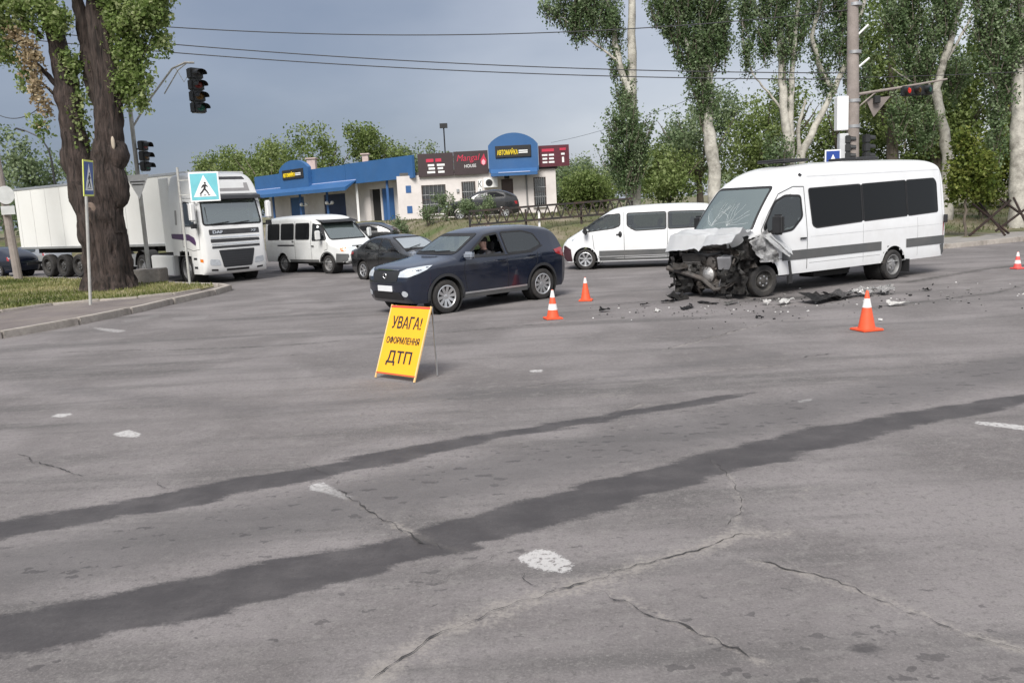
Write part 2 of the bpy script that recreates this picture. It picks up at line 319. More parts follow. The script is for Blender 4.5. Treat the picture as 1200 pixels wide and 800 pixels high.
def road_material():
    m, nt, b = nodes_of('asphalt'); N, L = nt.nodes, nt.links.new
    tcn = N.new('ShaderNodeTexCoord')
    def nz(sc, det=5, ro=.6, vec=None, dist=0):
        n = N.new('ShaderNodeTexNoise'); n.inputs['Scale'].default_value = sc; n.inputs['Detail'].default_value = det; n.inputs['Roughness'].default_value = ro; n.inputs['Distortion'].default_value = dist
        L(vec or tcn.outputs['Object'], n.inputs['Vector']); return n.outputs['Fac']
    def mr(x, a, bb, c=0., d=1.):
        n = N.new('ShaderNodeMapRange'); n.interpolation_type = 'SMOOTHSTEP'
        for i, v in zip((1, 2, 3, 4), (a, bb, c, d)): n.inputs[i].default_value = v
        L(x, n.inputs[0]); return n.outputs[0]
    def ma(op, x, y):
        n = N.new('ShaderNodeMath'); n.operation = op
        for i, v in enumerate((x, y)):
            if isinstance(v, (int, float)): n.inputs[i].default_value = v
            else: L(v, n.inputs[i])
        return n.outputs[0]
    def mix(f, a, c):
        n = N.new('ShaderNodeMix'); n.data_type = 'RGBA'; L(f, n.inputs[0])
        for i, v in ((6, a), (7, c)):
            if isinstance(v, tuple): n.inputs[i].default_value = rgba(v)
            else: L(v, n.inputs[i])
        return n.outputs[2]
    def attr(k):
        n = N.new('ShaderNodeAttribute'); n.attribute_name = k; return n.outputs['Fac']
    mp = N.new('ShaderNodeMapping'); mp.inputs['Rotation'].default_value = (0, 0, R(-27)); mp.inputs['Scale'].default_value = (.12, 1.1, 1); L(tcn.outputs['Object'], mp.inputs[0])
    mp2 = N.new('ShaderNodeMapping'); mp2.inputs['Rotation'].default_value = (0, 0, R(-27)); mp2.inputs['Scale'].default_value = (.7, 2.4, 1); L(tcn.outputs['Object'], mp2.inputs[0])
    mp3b = N.new('ShaderNodeMapping'); mp3b.inputs['Rotation'].default_value = (0, 0, R(-25)); mp3b.inputs['Scale'].default_value = (.6, 1.3, 1); L(tcn.outputs['Object'], mp3b.inputs[0])
    streak = nz(1.3, 6, .6, mp.outputs[0]); blot = nz(.55, 6, .55, None, .6); mid = nz(6, 6, .7); fine = nz(62, 4, .75); grit = nz(260, 2, .6)
    c = mix(mr(blot, .34, .66), (.135, .123, .122), (.205, .188, .187))
    c = mix(ma('MULTIPLY', mr(streak, .46, .68), .72), c, (.085, .08, .079)); c = mix(ma('MULTIPLY', mr(nz(4.5, 6, .65, mp2.outputs[0]), .52, .72), .4), c, (.205, .195, .186))
    c = mix(ma('MULTIPLY', mr(mid, .5, .72), .5), c, (.225, .213, .203)); c = mix(ma('MULTIPLY', mr(nz(17, 5, .75), .5, .68), .55), c, (.085, .079, .077)); c = mix(ma('MULTIPLY', mr(nz(30, 4, .75), .54, .7), .45), c, (.25, .235, .225))
    c = mix(ma('MULTIPLY', mr(fine, .5, .75), .5), c, (.27, .255, .245)); c = mix(ma('MULTIPLY', mr(fine, .5, .26), .5), c, (.07, .066, .065))
    c = mix(ma('MULTIPLY', mr(grit, .6, .75), .3), c, (.3, .29, .28))
    # old pale scuffing round the cracks
    edge = nz(9, 6, .7); edge2 = nz(38, 4, .7)
    pale = mr(ma('ADD', attr('pale'), ma('ADD', ma('MULTIPLY', ma('SUBTRACT', edge2, .5), 1.9), ma('MULTIPLY', ma('SUBTRACT', nz(5, 5, .7), .5), 2.4))), .5, 1.35)
    c = mix(ma('MULTIPLY', pale, .55), c, (.31, .285, .26))
    # worn paint
    pf = mr(ma('ADD', attr('paint'), ma('MULTIPLY', ma('SUBTRACT', edge2, .5), .12)), .012, -.012)
    pf = ma('MULTIPLY', pf, mr(nz(24, 5, .75), .36, .5)); c = mix(ma('MULTIPLY', pf, attr('pstr')), c, (.62, .61, .6))
    # water: two long streaks and drops
    w1 = ma('ADD', attr('wet'), ma('ADD', ma('MULTIPLY', ma('SUBTRACT', nz(1.7, 4, .5, mp2.outputs[0], .3), .5), .36), ma('ADD', ma('MULTIPLY', ma('SUBTRACT', edge2, .5), .12), ma('MULTIPLY', ma('SUBTRACT', nz(7, 4, .55, mp3b.outputs[0], .3), .5), .13))))
    wet = mr(w1, .035, -.045)
    vo = N.new('ShaderNodeTexVoronoi'); vo.inputs['Scale'].default_value = 12.5; vo.inputs['Randomness'].default_value = 1
    dv = N.new('ShaderNodeMix'); dv.data_type = 'VECTOR'; dv.inputs[0].default_value = .1
    nv = N.new('ShaderNodeTexNoise'); nv.inputs['Scale'].default_value = 16; L(tcn.outputs['Object'], nv.inputs['Vector'])
    mp3 = N.new('ShaderNodeMapping'); mp3.inputs['Rotation'].default_value = (0, 0, R(-24)); mp3.inputs['Scale'].default_value = (.5, 1.15, 1); L(tcn.outputs['Object'], mp3.inputs[0]); L(mp3.outputs[0], dv.inputs[4]); L(nv.outputs['Color'], dv.inputs[5]); L(dv.outputs[1], vo.inputs['Vector'])
    sp = N.new('ShaderNodeSeparateColor'); L(vo.outputs['Color'], sp.inputs[0])
    rad = ma('MULTIPLY', ma('MULTIPLY', mr(sp.outputs[0], .42, 1.02), attr('spots')), .4)
    drops = mr(ma('SUBTRACT', vo.outputs['Distance'], rad), .015, -.03)
    wet = ma('MAXIMUM', wet, ma('MULTIPLY', drops, .6))
    damp = ma('MULTIPLY', mr(ma('ADD', attr('damp'), ma('MULTIPLY', ma('SUBTRACT', edge, .5), .7)), .4, 1.0), .6)
    c = mix(damp, c, (.1, .094, .095))
    c = mix(ma('MULTIPLY', wet, ma('ADD', .7, ma('MULTIPLY', mr(nz(3, 5, .6), .3, .7), .2))), c, (.038, .035, .037))
    stain = mr(ma('ADD', attr('stain'), ma('MULTIPLY', ma('SUBTRACT', edge, .5), 1.1)), .55, .95)
    c = mix(ma('MULTIPLY', stain, .75), c, (.05, .047, .045))
    L(c, b.inputs['Base Color'])
    L(ma('SUBTRACT', .88, ma('MULTIPLY', wet, .2)), b.inputs['Roughness']); b.inputs['Specular IOR Level'].default_value = .28
    bp = N.new('ShaderNodeBump'); bp.inputs['Distance'].default_value = .008; L(ma('SUBTRACT', .55, ma('MULTIPLY', wet, .35)), bp.inputs['Strength'])
    L(ma('ADD', fine, ma('MULTIPLY', mid, 1.5)), bp.inputs['Height']); L(bp.outputs[0], b.inputs['Normal'])
    return m
def build_road():
    xs = axis_samples([(-60, -26, 2.), (-26, -10, .4), (-10, -5, .12), (-5, 5, .045), (5, 10, .12), (10, 26, .4), (26, 70, 2.)])
    ys = axis_samples([(-12, 1, 1.), (1, 3, .2), (3, 9.6, .045), (9.6, 14, .09), (14, 24, .16), (24, 40, .5), (40, 62, 2.)])
    X, Y = np.meshgrid(xs, ys); nx, ny = len(xs), len(ys)
    Z = .006 * np.sin(X * 1.3 + Y * .4) * np.sin(Y * .9 - X * .3) * ((Y < 16) & (np.abs(X) < 12))
    me = bpy.data.meshes.new('road'); me.vertices.add(nx * ny); me.vertices.foreach_set('co', np.stack([X, Y, Z], -1).ravel())
    i = (np.arange(ny - 1)[:, None] * nx + np.arange(nx - 1)[None]).ravel(); q = np.stack([i, i + 1, i + nx + 1, i + nx], 1)
    me.loops.add(q.size); me.polygons.add(len(q)); me.loops.foreach_set('vertex_index', q.ravel()); me.polygons.foreach_set('loop_start', np.arange(len(q)) * 4)
    me.update(calc_edges=True)
    wet = np.minimum(sdf_poly(X, Y, WET1), sdf_poly(X, Y, WET2))
    wet = np.minimum(wet, np.hypot((X - 1.62) / 1.15, Y - 3.83) - .055)
    paint = np.full(X.shape, 9.)
    for p in PAINT: paint = np.minimum(paint, sdf_poly(X, Y, p))
    pale = np.zeros(X.shape); pstr = np.where(Y > 14, np.where((X < -7.95) & (Y < 19.05), .3, .07), .55)
    for p, w, h in CRACKS:
        if h: pale = np.maximum(pale, np.clip(1.1 - dist_line(X, Y, p) / (h * 2.6), 0, 1))
    pale = np.maximum(pale, np.clip(.9 - np.hypot((X - 1.1) / .38, (Y - 9.5) / .22) * .6, 0, 1))
    for cx, cy, rx, ry, a in ((.55, 4.6, .5, .16, .62), (1.5, 5.25, .6, .22, .66), (2.3, 6.0, .9, .5, .55), (-.5, 3.9, .25, .2, .7), (4.2, 10.6, 1.2, .4, .5), (6, 13, 2.4, .8, .5)):
        pale = np.maximum(pale, np.clip(1 - np.hypot((X - cx) / rx, (Y - cy) / ry), 0, 1) * a)
    band = np.clip(1.2 - dist_line(X, Y, [(-6, 3.6), (-3.4, 5.25), (-.7, 6.6), (2, 8.0), (5.5, 9.6), (9, 11.4)]) / .9, 0, 1)
    damp = np.maximum(band, np.clip(1.1 - dist_line(X, Y, [(-7, 12), (-3, 9.6), (0, 9.9), (3.5, 11.5)]) / .7, 0, 1) * .75)
    spots = np.clip(band * .8 + np.clip(1.3 - np.hypot((X - 1.5) / 1.2, (Y - 3.7) / .75), 0, 1) + np.clip(1.1 - dist_line(X, Y, [(-4, 3.4), (-1.5, 4.3), (1.6, 6.3)]) / .35, 0, 1) * .8 + .3 * (Y < 12), 0, 1.1)
    stain = np.clip(1.1 - np.hypot((X - 5.6) / 2.6, (Y - 17.4) / .9), 0, 1)
    stain = np.maximum(stain, np.clip(.95 - dist_line(X, Y, [(9, 19.2), (12, 21.3), (16, 22.6)]) / .55, 0, 1))
    stain = np.maximum(stain, np.clip(.9 - dist_line(X, Y, [(6.5, 15.4), (9.5, 16.6), (13, 19.5)]) / .4, 0, 1))
    stain = np.maximum(stain, np.clip(.85 - dist_line(X, Y, [(-8, 15), (-4, 14.4), (1, 15.6)]) / .35, 0, 1))
    for k, v in (('wet', wet), ('paint', paint), ('pale', pale), ('damp', damp), ('spots', spots), ('stain', stain), ('pstr', pstr)):
        a = me.attributes.new(k, 'FLOAT', 'POINT'); a.data.foreach_set('value', np.clip(v, -2, 9).ravel().astype(np.float32))
    me.polygons.foreach_set('use_smooth', [True] * len(q)); me.materials.append(road_material())
    o = link('road', me); tag(o, 'worn grey asphalt of the wide road junction with wet streaks and cracks', kind='structure'); return o
road = build_road()
M_crack = mat('crack_dark', (.035, .033, .032), .95, var=.3)
for pts, w, h in CRACKS:                                            # cracks: ragged dark strips laid just above the asphalt
    P = []
    for a, b in zip(pts[:-1], pts[1:]):
        n = max(2, int(math.dist(a, b) / .035))
        for i in range(n): P.append(Vector((a[0] + (b[0] - a[0]) * i / n, a[1] + (b[1] - a[1]) * i / n, 0)))
    Lf, Rt = [], []; tz = rnd.uniform(0, 99)
    for i, p in enumerate(P):
        d = (P[min(i + 1, len(P) - 1)] - P[max(i - 1, 0)]); d.z = 0; d.normalize(); n = Vector((-d.y, d.x, 0))
        j = mnoise.noise((i * .09, tz, 0)) * .07 + mnoise.noise((i * .4, tz, 5)) * .04 + rnd.uniform(-.004, .004)
        ww = w * .34 * max(.12, mnoise.noise((i * .5, tz, 9)) * 1.3 + .6) * (1.6 if mnoise.noise((i * .06, tz, 3)) > .12 else .8) * min(1, i / 4, (len(P) - 1 - i) / 4)
        Lf.append(p + n * (j + ww) + Vector((0, 0, .0085))); Rt.append(p + n * (j - ww) + Vector((0, 0, .0085)))
    mb = MB(); k = len(P); mb.add(Lf + Rt, [(i, i + 1, k + i + 1, k + i) for i in range(k - 1)])
    o = mb.build('crack', M_crack, road, smooth=None, fix=False)

# ground far and wide
M_earth = mat('dry_earth', (.13, .115, .07), .95, var=.35, vscale=.4, bump=.4, bscale=12, dirt=(.07, .09, .03, .8), dscale=.25)
g_ = MB(); g_.add([(-1500, -1500, -.06), (1500, -1500, -.06), (1500, 1500, -.06), (-1500, 1500, -.06)], [(0, 1, 2, 3)])
tag(g_.build('ground', M_earth), 'dull earth and grass plain around the junction', kind='structure')

# bank behind the junction
BANK = [(-60, 74), (-30, 64), (-16, 56), (-7, 47), (-2.2, 38.5), (2, 34.5), (8, 32.6), (13, 30.2), (14.6, 28.6), (18.1, 30.2), (26, 32.5), (45, 33), (90, 30)]
def bank_h(x, y, d):
    amp = 1.35 if x < 9 else max(.55, 1.35 - (x - 9) * .13)
    w = 7 if x < 9 else 14
    t = min(1, max(0, (d - (0 if x < 11 else 2.2)) / w)); return .13 + amp * t * t * (3 - 2 * t) + (.12 * mnoise.noise((x * .3, y * .3, 0)) if d > 1.5 else 0)
def make_bank():
    mb = MB(); offs = [0, .02, .25, .7, 1.5, 2.4, 3.5, 5, 7, 9, 12, 16, 24, 40, 80, 200, 600]; P = []
    for a, b in zip(BANK[:-1], BANK[1:]):
        n = max(1, int(math.dist(a, b) / 1.2))
        for i in range(n): P.append((a[0] + (b[0] - a[0]) * i / n, a[1] + (b[1] - a[1]) * i / n))
    P.append(BANK[-1]); V = []
    for i, (x, y) in enumerate(P):
        for d in offs:
            xx, yy = x + x * d / 60 * .9, y + d; V.append((xx, yy, -.05 if d == 0 else bank_h(xx, yy, d)))
    k = len(offs); mb.add(V, [(i * k + j, i * k + j + 1, (i + 1) * k + j + 1, (i + 1) * k + j) for i in range(len(P) - 1) for j in range(k - 1)])
    m, nt, b = nodes_of('bank_soil'); N, L = nt.nodes, nt.links.new; tcn = N.new('ShaderNodeTexCoord')
    n1 = N.new('ShaderNodeTexNoise'); n1.inputs['Scale'].default_value = .45; n1.inputs['Detail'].default_value = 8; n1.inputs['Roughness'].default_value = .65; L(tcn.outputs['Object'], n1.inputs[0])
    cr = N.new('ShaderNodeValToRGB'); e = cr.color_ramp.elements; e[0].position = .36; e[0].color = (.075, .1, .03, 1); e[1].position = .66; e[1].color = (.24, .2, .155, 1); x = e.new(.5); x.color = (.13, .12, .065, 1)
    L(n1.outputs['Fac'], cr.inputs[0]); L(cr.outputs[0], b.inputs['Base Color']); b.inputs['Roughness'].default_value = .95
    n2 = N.new('ShaderNodeTexNoise'); n2.inputs['Scale'].default_value = 9; n2.inputs['Detail'].default_value = 8; L(tcn.outputs['Object'], n2.inputs[0])
    bp = N.new('ShaderNodeBump'); bp.inputs['Strength'].default_value = .8; bp.inputs['Distance'].default_value = .08; L(n2.outputs['Fac'], bp.inputs['Height']); L(bp.outputs[0], b.inputs['Normal'])
    o = mb.build('bank', m, smooth=60); tag(o, 'dry grassy bank rising behind the junction', kind='structure'); return o
bank = make_bank()
dg = bpy.context.evaluated_depsgraph_get()
BB = BVHTree.FromObject(bank, dg)
def bz(x, y):
    h = BB.ray_cast(Vector((x, y, 50)), Vector((0, 0, -1))); return h[0].z if h[0] else 0.

# left corner: pavement, kerbs, verge
K1 = [(-16.5, 9.5), (-12.4, 13.5), (-10.47, 17.38), (-9.74, 19.09), (-9.35, 20.84), (-9.07, 22.81), (-8.66, 24.88), (-8.62, 26.3), (-9.25, 27.4), (-10.6, 28.35), (-11.4, 29.1), (-12.6, 30.6), (-18, 34.6), (-30, 43.5)]
K2 = [(-19, 13), (-14.5, 19), (-12.96, 21.65), (-12.3, 22.9), (-11.3, 23.5), (-10.34, 23.75), (-9.6, 24.35), (-9.2, 25.4)]
M_kerb = mat('kerb_concrete', (.37, .335, .3), .92, var=.2, vscale=5, bump=.5, bscale=40, dirt=(.13, .115, .1, .75), dscale=2.2)
M_walk = mat('pavement_asphalt', (.15, .128, .122), .92, var=.2, vscale=1.4, bump=.6, bscale=70, dirt=(.26, .23, .19, .6), dscale=.9)
M_verge = mat('verge_soil', (.16, .145, .07), .97, var=.35, vscale=1.3, bump=.8, bscale=18, dirt=(.3, .26, .16, .85), dscale=.55)
def fill(name, poly, z, m, label, side=True):
    mb = MB(); n = len(poly); V = [(x, y, z) for x, y in poly] + [(x, y, -.05) for x, y in poly]
    mb.add(V, [tuple(range(n))] + [(i, (i + 1) % n, n + (i + 1) % n, n + i) for i in range(n)])
    o = mb.build(name, m, smooth=None); return tag(o, label, kind='structure')
walk_poly = [(x - .06, y) for x, y in K1[:8]] + [(-9.1, 26.2)] + [(x + .05, y - .05) for x, y in K2[::-1]]
fill('pavement', walk_poly, .125, M_walk, 'grey strip of pavement between the two kerbs of the left corner')
verge_poly = [(x - .07, y + .05) for x, y in K2] + [(-9.1, 26.3), (-9.4, 27.2)] + [(x - .12, y - .1) for x, y in K1[9:]] + [(-60, 52), (-60, 13)]
fill('verge', verge_poly, .15, M_verge, 'grass verge under the big old tree at the left corner')
def kerb_run(name, pts, h, w, label, step=1.9):
    root = thing(name, label, None); root['kind'] = 'structure'
    seglist = []
    for a, b in zip(pts[:-1], pts[1:]):
        n = max(1, round(math.dist(a, b) / step))
        for i in range(n): seglist.append(((a[0] + (b[0] - a[0]) * i / n, a[1] + (b[1] - a[1]) * i / n), (a[0] + (b[0] - a[0]) * (i + 1) / n, a[1] + (b[1] - a[1]) * (i + 1) / n)))
    for a, b in seglist:
        if a[1] > 40 or a[1] < 9: continue
        L_ = math.dist(a, b); mb = MB(); mb.box((0, 0, (h - .1) / 2), (L_ - .02, w, h + .1))
        o = mb.build('kerb_stone', M_kerb, root, bevel=.018, seg=2)
        o.location = ((a[0] + b[0]) / 2 + rnd.uniform(-.012, .012), (a[1] + b[1]) / 2, rnd.uniform(-.012, .012))
        o.rotation_euler = (rnd.uniform(-.02, .02), rnd.uniform(-.006, .006), math.atan2(b[1] - a[1], b[0] - a[0]) + rnd.uniform(-.008, .008))
    return root
kerb_run('kerb', K1, .16, .17, 'chipped concrete kerb along the road at the left corner')
kerb_run('kerb', K2, .185, .12, 'low inner kerb between pavement and grass at the left corner', 1.4)
kerb_run('kerb', [(x, y - .1) for x, y in BANK if 1 < x < 50], .15, .17, 'far kerb along the pavement behind the white vans', 1.9)
M_slab = mat('far_pavement', (.25, .235, .22), .93, var=.15, vscale=1.1, bump=.4, bscale=40, dirt=(.14, .125, .11, .6), dscale=.7)
fp = [(x, y + .12) for x, y in BANK if 12 < x < 50]; fp = fp + [(x * 1.02, y + 2.6) for x, y in fp[::-1]]
fill('pavement', fp, .145, M_slab, 'strip of light pavement along the far kerb on the right').name = 'pavement_far'

# grass
def grass(name, label, poly, n, hgt, cols, zf, keep=None):
    m = leaf_mat(name + '_blades', *cols, trans=.25)
    P = np.array(poly); lo, hi = P.min(0), P.max(0); pts = np.empty((0, 2))
    while len(pts) < n:
        q = nrs.uniform(lo, hi, (n * 3, 2)); d = sdf_poly(q[:, 0], q[:, 1], poly); q = q[d < -.05]
        k = np.array([mnoise.noise((x * .55, y * .55, 3)) * .9 + mnoise.noise((x * 2, y * 2, 7)) * .4 for x, y in q]) > nrs.uniform(-.75, .35, len(q)); q = q[k]
        if keep is not None: q = q[keep(q)]
        pts = np.concatenate([pts, q])
    pts = pts[:n]; z = np.array([zf(x, y) for x, y in pts]); a = nrs.uniform(0, 2 * np.pi, n); h = hgt * nrs.uniform(.4, 1.5, n); w = h * .16 + .006
    ln = nrs.uniform(.1, .7, n) * h; b = nrs.uniform(0, 2 * np.pi, n)
    V = np.empty((n, 3, 3)); dx, dy = np.cos(a) * w, np.sin(a) * w
    V[:, 0] = np.stack([pts[:, 0] - dx, pts[:, 1] - dy, z - .01], 1); V[:, 1] = np.stack([pts[:, 0] + dx, pts[:, 1] + dy, z - .01], 1)
    V[:, 2] = np.stack([pts[:, 0] + np.cos(b) * ln, pts[:, 1] + np.sin(b) * ln, z + h], 1)
    me = bpy.data.meshes.new(name); me.vertices.add(n * 3); me.vertices.foreach_set('co', V.ravel()); me.loops.add(n * 3); me.polygons.add(n)
    me.loops.foreach_set('vertex_index', np.arange(n * 3)); me.polygons.foreach_set('loop_start', np.arange(n) * 3); me.update(calc_edges=True)
    t = np.clip(np.array([mnoise.noise((x * .4, y * .4, 11)) for x, y in pts]) * .9 + .5 + nrs.normal(0, .15, n), 0, 1)
    at = me.attributes.new('tint', 'FLOAT', 'POINT'); at.data.foreach_set('value', np.repeat(t, 3).astype(np.float32)); me.materials.append(m)
    o = link(name, me); return tag(o, label, 'grass', kind='stuff')
grass('verge_grass', 'short half dry grass on the left verge', [p for p in verge_poly if p[0] > -31] + [(-24, 16)], 60000, .07,
      ((.06, .085, .018), (.15, .17, .05), (.42, .37, .2)), lambda x, y: .15)
grass('bank_grass', 'dry tufted grass on the bank behind the junction', [(-8, 49), (-2, 39.5), (2, 36), (8, 34.2), (13.5, 33.3), (26, 36), (40, 37), (40, 52), (-8, 58)], 22000, .1,
      ((.05, .07, .02), (.1, .11, .045), (.24, .2, .13)), bz)

# ================================================================== BUILDING
M_plaster = mat('pale_plaster', (.64, .6, .58), .9, var=.06, vscale=1.2, bump=.2, bscale=25, dirt=(.45, .41, .38, .55), dscale=.7)
M_blue = mat('blue_cladding', (.03, .105, .26), .45, var=.08, vscale=.8, dirt=(.045, .12, .26, .5), dscale=.9)
M_blued = mat('blue_door_paint', (.03, .1, .26), .5, var=.1)
M_brown = mat('brown_signboard', (.045, .03, .032), .45, var=.1)
M_wine = mat('wine_signboard', (.09, .018, .028), .45, var=.15)
M_black = mat('black_plastic', (.018, .018, .019), .5, var=.2)
M_white = mat('white_paint', (.78, .78, .77), .5, var=.04)
M_red = mat('red_letter', (.5, .03, .07), .5, var=.06)
M_yellow = mat('yellow_letter', (.85, .62, .02), .5, var=.05)
M_winframe = mat('window_frame_brown', (.06, .045, .04), .6, var=.1)
M_roofing = mat('roof_felt', (.1, .1, .1), .9, var=.2)
M_steel = mat('galvanised_steel', (.42, .43, .44), .45, .7, var=.15, dirt=(.2, .18, .16, .4))
G_dark = glass('dark_pane', (.3, .33, .35), .25, .06, (.02, .022, .025))
bld = thing('roadside_building', 'single storey cream and blue roadside building with arched blue entrance fascia', 'building', (-6.9, 56, 1.2))
P_ = lambda x, y, z: (x, y, z)
WA = Vector((1.4, -.35, 0)); WD = Vector((-.635, .772, 0)).normalized(); WN = Vector((-.772, -.635, 0))    # left wing: start, run, outward
def wg(s_, o, z): p = WA + WD * s_ + WN * o; return (p.x, p.y, z)
mb = MB()
wl = lambda a, b, z0, z1, th=.25: mb.box(((a + b) / 2, th / 2, (z0 + z1) / 2), (b - a, th, z1 - z0))
ops = [(1.55, 3.12, .6, 2.45), (4.15, 5.05, .65, 2.55), (6.72, 7.48, 0, 2.6), (8.8, 9.6, .75, 2.6)]
x0 = 0.
for a, b, z0, z1 in ops:
    wl(x0, a, -1.2, 3.1)
    if z0 > 0: wl(a, b, -1.2, z0)
    else: wl(a, b, -1.2, 0)
    wl(a, b, z1, 3.1); x0 = b
wl(x0, 10.25, -1.2, 3.1)
mb.box((10.12, 4.25, .95), (.25, 8, 4.3)); mb.box((5, 8.3, .95), (10, .25, 4.3))
mb.build('wall', M_plaster, bld, smooth=None)
mb = MB()                                                           # left wing wall with door openings
wops = [(4.4, 6.0, 0, 2.5), (6.2, 7.6, 0, 2.5), (11.2, 14.6, .2, 2.4), (18.0, 20.5, .2, 2.4)]
s0 = 2.0
def wwl(a, b, z0, z1):
    ps = [wg(a, -.9, 0), wg(b, -.9, 0), wg(b, -1.2, 0), wg(a, -1.2, 0)]
    mb.add([(p[0], p[1], z) for z in (z0, z1) for p in ps], [(0, 1, 2, 3), (4, 5, 6, 7), (0, 1, 5, 4), (1, 2, 6, 5), (2, 3, 7, 6), (3, 0, 4, 7)])
for a, b, z0, z1 in wops: wwl(s0, a, -1.2, 3.1); wwl(a, b, -1.2, z0); wwl(a, b, z1, 3.1); s0 = b
wwl(s0, 24.5, -1.2, 3.1)
mb.build('wall', M_plaster, bld, smooth=None)
mb = MB(); ra = wg(1.5, -.2, 0); rb = wg(24.6, -.2, 0); rc = wg(24.6, -8, 0); rd = (2.5, 8, 0)
mb.add([(p[0], p[1], z) for z in (3.12, 3.3) for p in (ra, rb, rc, rd)], [(0, 1, 2, 3), (4, 5, 6, 7), (0, 1, 5, 4), (1, 2, 6, 5), (2, 3, 7, 6), (3, 0, 4, 7)])
mb.box((5.3, 4.2, 3.21), (10.2, 8.2, .178)); roof = mb.build('roof', M_roofing, bld, smooth=None)
for (x, y, _z), h, w in ((wg(20.2, -3, 0), 2.2, .7), (wg(11.4, -3, 0), 1.9, .45)):
    c = MB(); c.box((x, y, 3.3 + h / 2), (w, w, h)); c.box((x, y, 3.3 + h + .06), (w + .2, w + .2, .1)); c.build('chimney', mat('chimney_render', (.5, .4, .38), .9, var=.15), roof, bevel=.01)
a_ = MB(); a_.tube([(3.1, 2, 3.3), (3.1, 2, 6.3)], .05, 6); a_.box((3.1, 2, 6.3), (.5, .25, .3)); a_.build('mast', M_black, roof)
# windows, each with frame bars and panes
def window(x0, x1, z0, z1, nx, nz):
    f = MB(); t = .07
    for a, b, c, d in ((x0, x1, z0, z0 + t), (x0, x1, z1 - t, z1), (x0, x0 + t, z0 + t, z1 - t), (x1 - t, x1, z0 + t, z1 - t)): f.box(((a + b) / 2, .08, (c + d) / 2), (b - a, .1, d - c))
    for i in range(1, nx): f.box((x0 + (x1 - x0) * i / nx, .081, (z0 + z1) / 2), (.045, .08, z1 - z0 - 2 * t))
    for i in range(1, nz): f.box(((x0 + x1) / 2, .083, z0 + (z1 - z0) * i / nz), (x1 - x0 - 2 * t, .07, .045))
    w = f.build('window', M_winframe, bld, smooth=None)
    for i in range(nx):
        for j in range(nz):
            p = MB(); p.box((x0 + (x1 - x0) * (i + .5) / nx, .125, z0 + (z1 - z0) * (j + .5) / nz), ((x1 - x0) / nx - .03, .012, (z1 - z0) / nz - .03)); p.build('pane', G_dark, w, smooth=None)
    g = MB()                                                         # security grille
    for i in range(1, 6): g.tube([(x0 + (x1 - x0) * i / 6, -.03, z0), (x0 + (x1 - x0) * i / 6, -.03, z1)], .012, 5)
    for zz in (.33, .66): g.tube([(x0, -.03, z0 + (z1 - z0) * zz), (x1, -.03, z0 + (z1 - z0) * zz)], .012, 5)
    g.build('grille', M_steel, w); s = MB(); s.box(((x0 + x1) / 2, -.06, z0 - .04), (x1 - x0 + .16, .2, .05)); s.build('sill', M_white, w, smooth=None)
window(1.55, 3.12, .6, 2.45, 2, 2); window(4.15, 5.05, .65, 2.55, 1, 2); window(8.8, 9.6, .75, 2.6, 1, 2)
d_ = MB(); d_.box((7.1, .1, 1.28), (.74, .08, 2.55)); dr = d_.build('door', mat('brown_door', (.07, .045, .04), .5, var=.15), bld, smooth=None)
d_ = MB(); d_.box((7.38, .03, 1.1), (.04, .08, .2)); d_.build('handle', M_steel, dr, bevel=.01)
d_ = MB(); d_.box((7.1, .05, 2.72), (.36, .14, .24)); d_.build('lamp', M_black, bld, bevel=.03)
ac = MB(); ac.box((6.05, -.2, 2.4), (.9, .34, .62)); aco = ac.build('air_conditioner', M_white, bld, bevel=.02)
ac = MB(); ac.lathe([(.22, 0), (.22, .02), (.04, .03), (.04, .0)], 20, 'y', (5.95, -.395, 2.4)); ac.build('fan_grille', M_black, aco)
pp = MB(); pp.tube([(8.35, -.06, -1.2), (8.35, -.06, 3.0)], .055, 8); pp.build('downpipe', mat('grey_pipe', (.2, .2, .2), .5), bld)
for z in (2.25, .95): q = MB(); q.box((.72, -.012, z), (.34, .02, .46)); q.build('notice', M_blued, bld, smooth=None)
q = MB(); q.box((3.9, -.05, 2.0), (.16, .1, .22)); q.build('meter_box', M_steel, bld, bevel=.01)
vb = MB(); vb.box((5.35, -.03, 1.55), (.28, .05, 2.1)); vb = vb.build('banner', M_white, bld, smooth=None)
for i, ch in enumerate('КАФЕ'):
    t = link('letter', fitted(text_mesh('letter', ch, .5, M_black), .22, .42), vb); t.matrix_local = frame3((5.35, -.062, 2.35 - i * .52), (1, 0, 0), (0, 0, 1))
# wing doors, posts
for (a, b), m in (((4.4, 6.0), M_blued), ((11.2, 14.6), mat('navy_shutter', (.015, .03, .09), .5, var=.2)), ((18.0, 20.5), M_blued)):
    q = MB(); c0, c1 = wg(a, -.98, 0), wg(b, -.98, 0); q.bar((c0[0], c0[1], 1.25), (c1[0], c1[1], 1.25), .05, 2.48); q.build('door', m, bld, smooth=None)
q = MB(); c0, c1 = wg(6.2, -1.15, 0), wg(7.6, -1.15, 0); q.bar((c0[0], c0[1], 1.25), (c1[0], c1[1], 1.25), .05, 2.48); q.build('doorway_dark_sheet', mat('unlit_interior', (.012, .011, .012), .9), bld, smooth=None)  # near-black sheet stands in for the shade inside the open door
for s_ in (3.9, 8.0, 12.5, 17.0, 22.0):
    q = MB(); p = wg(s_, -.1, 0); q.box((p[0], p[1], .95), (.16, .16, 4.3)); q.build('post', M_white if s_ == 8.0 else M_blued, bld, smooth=None)
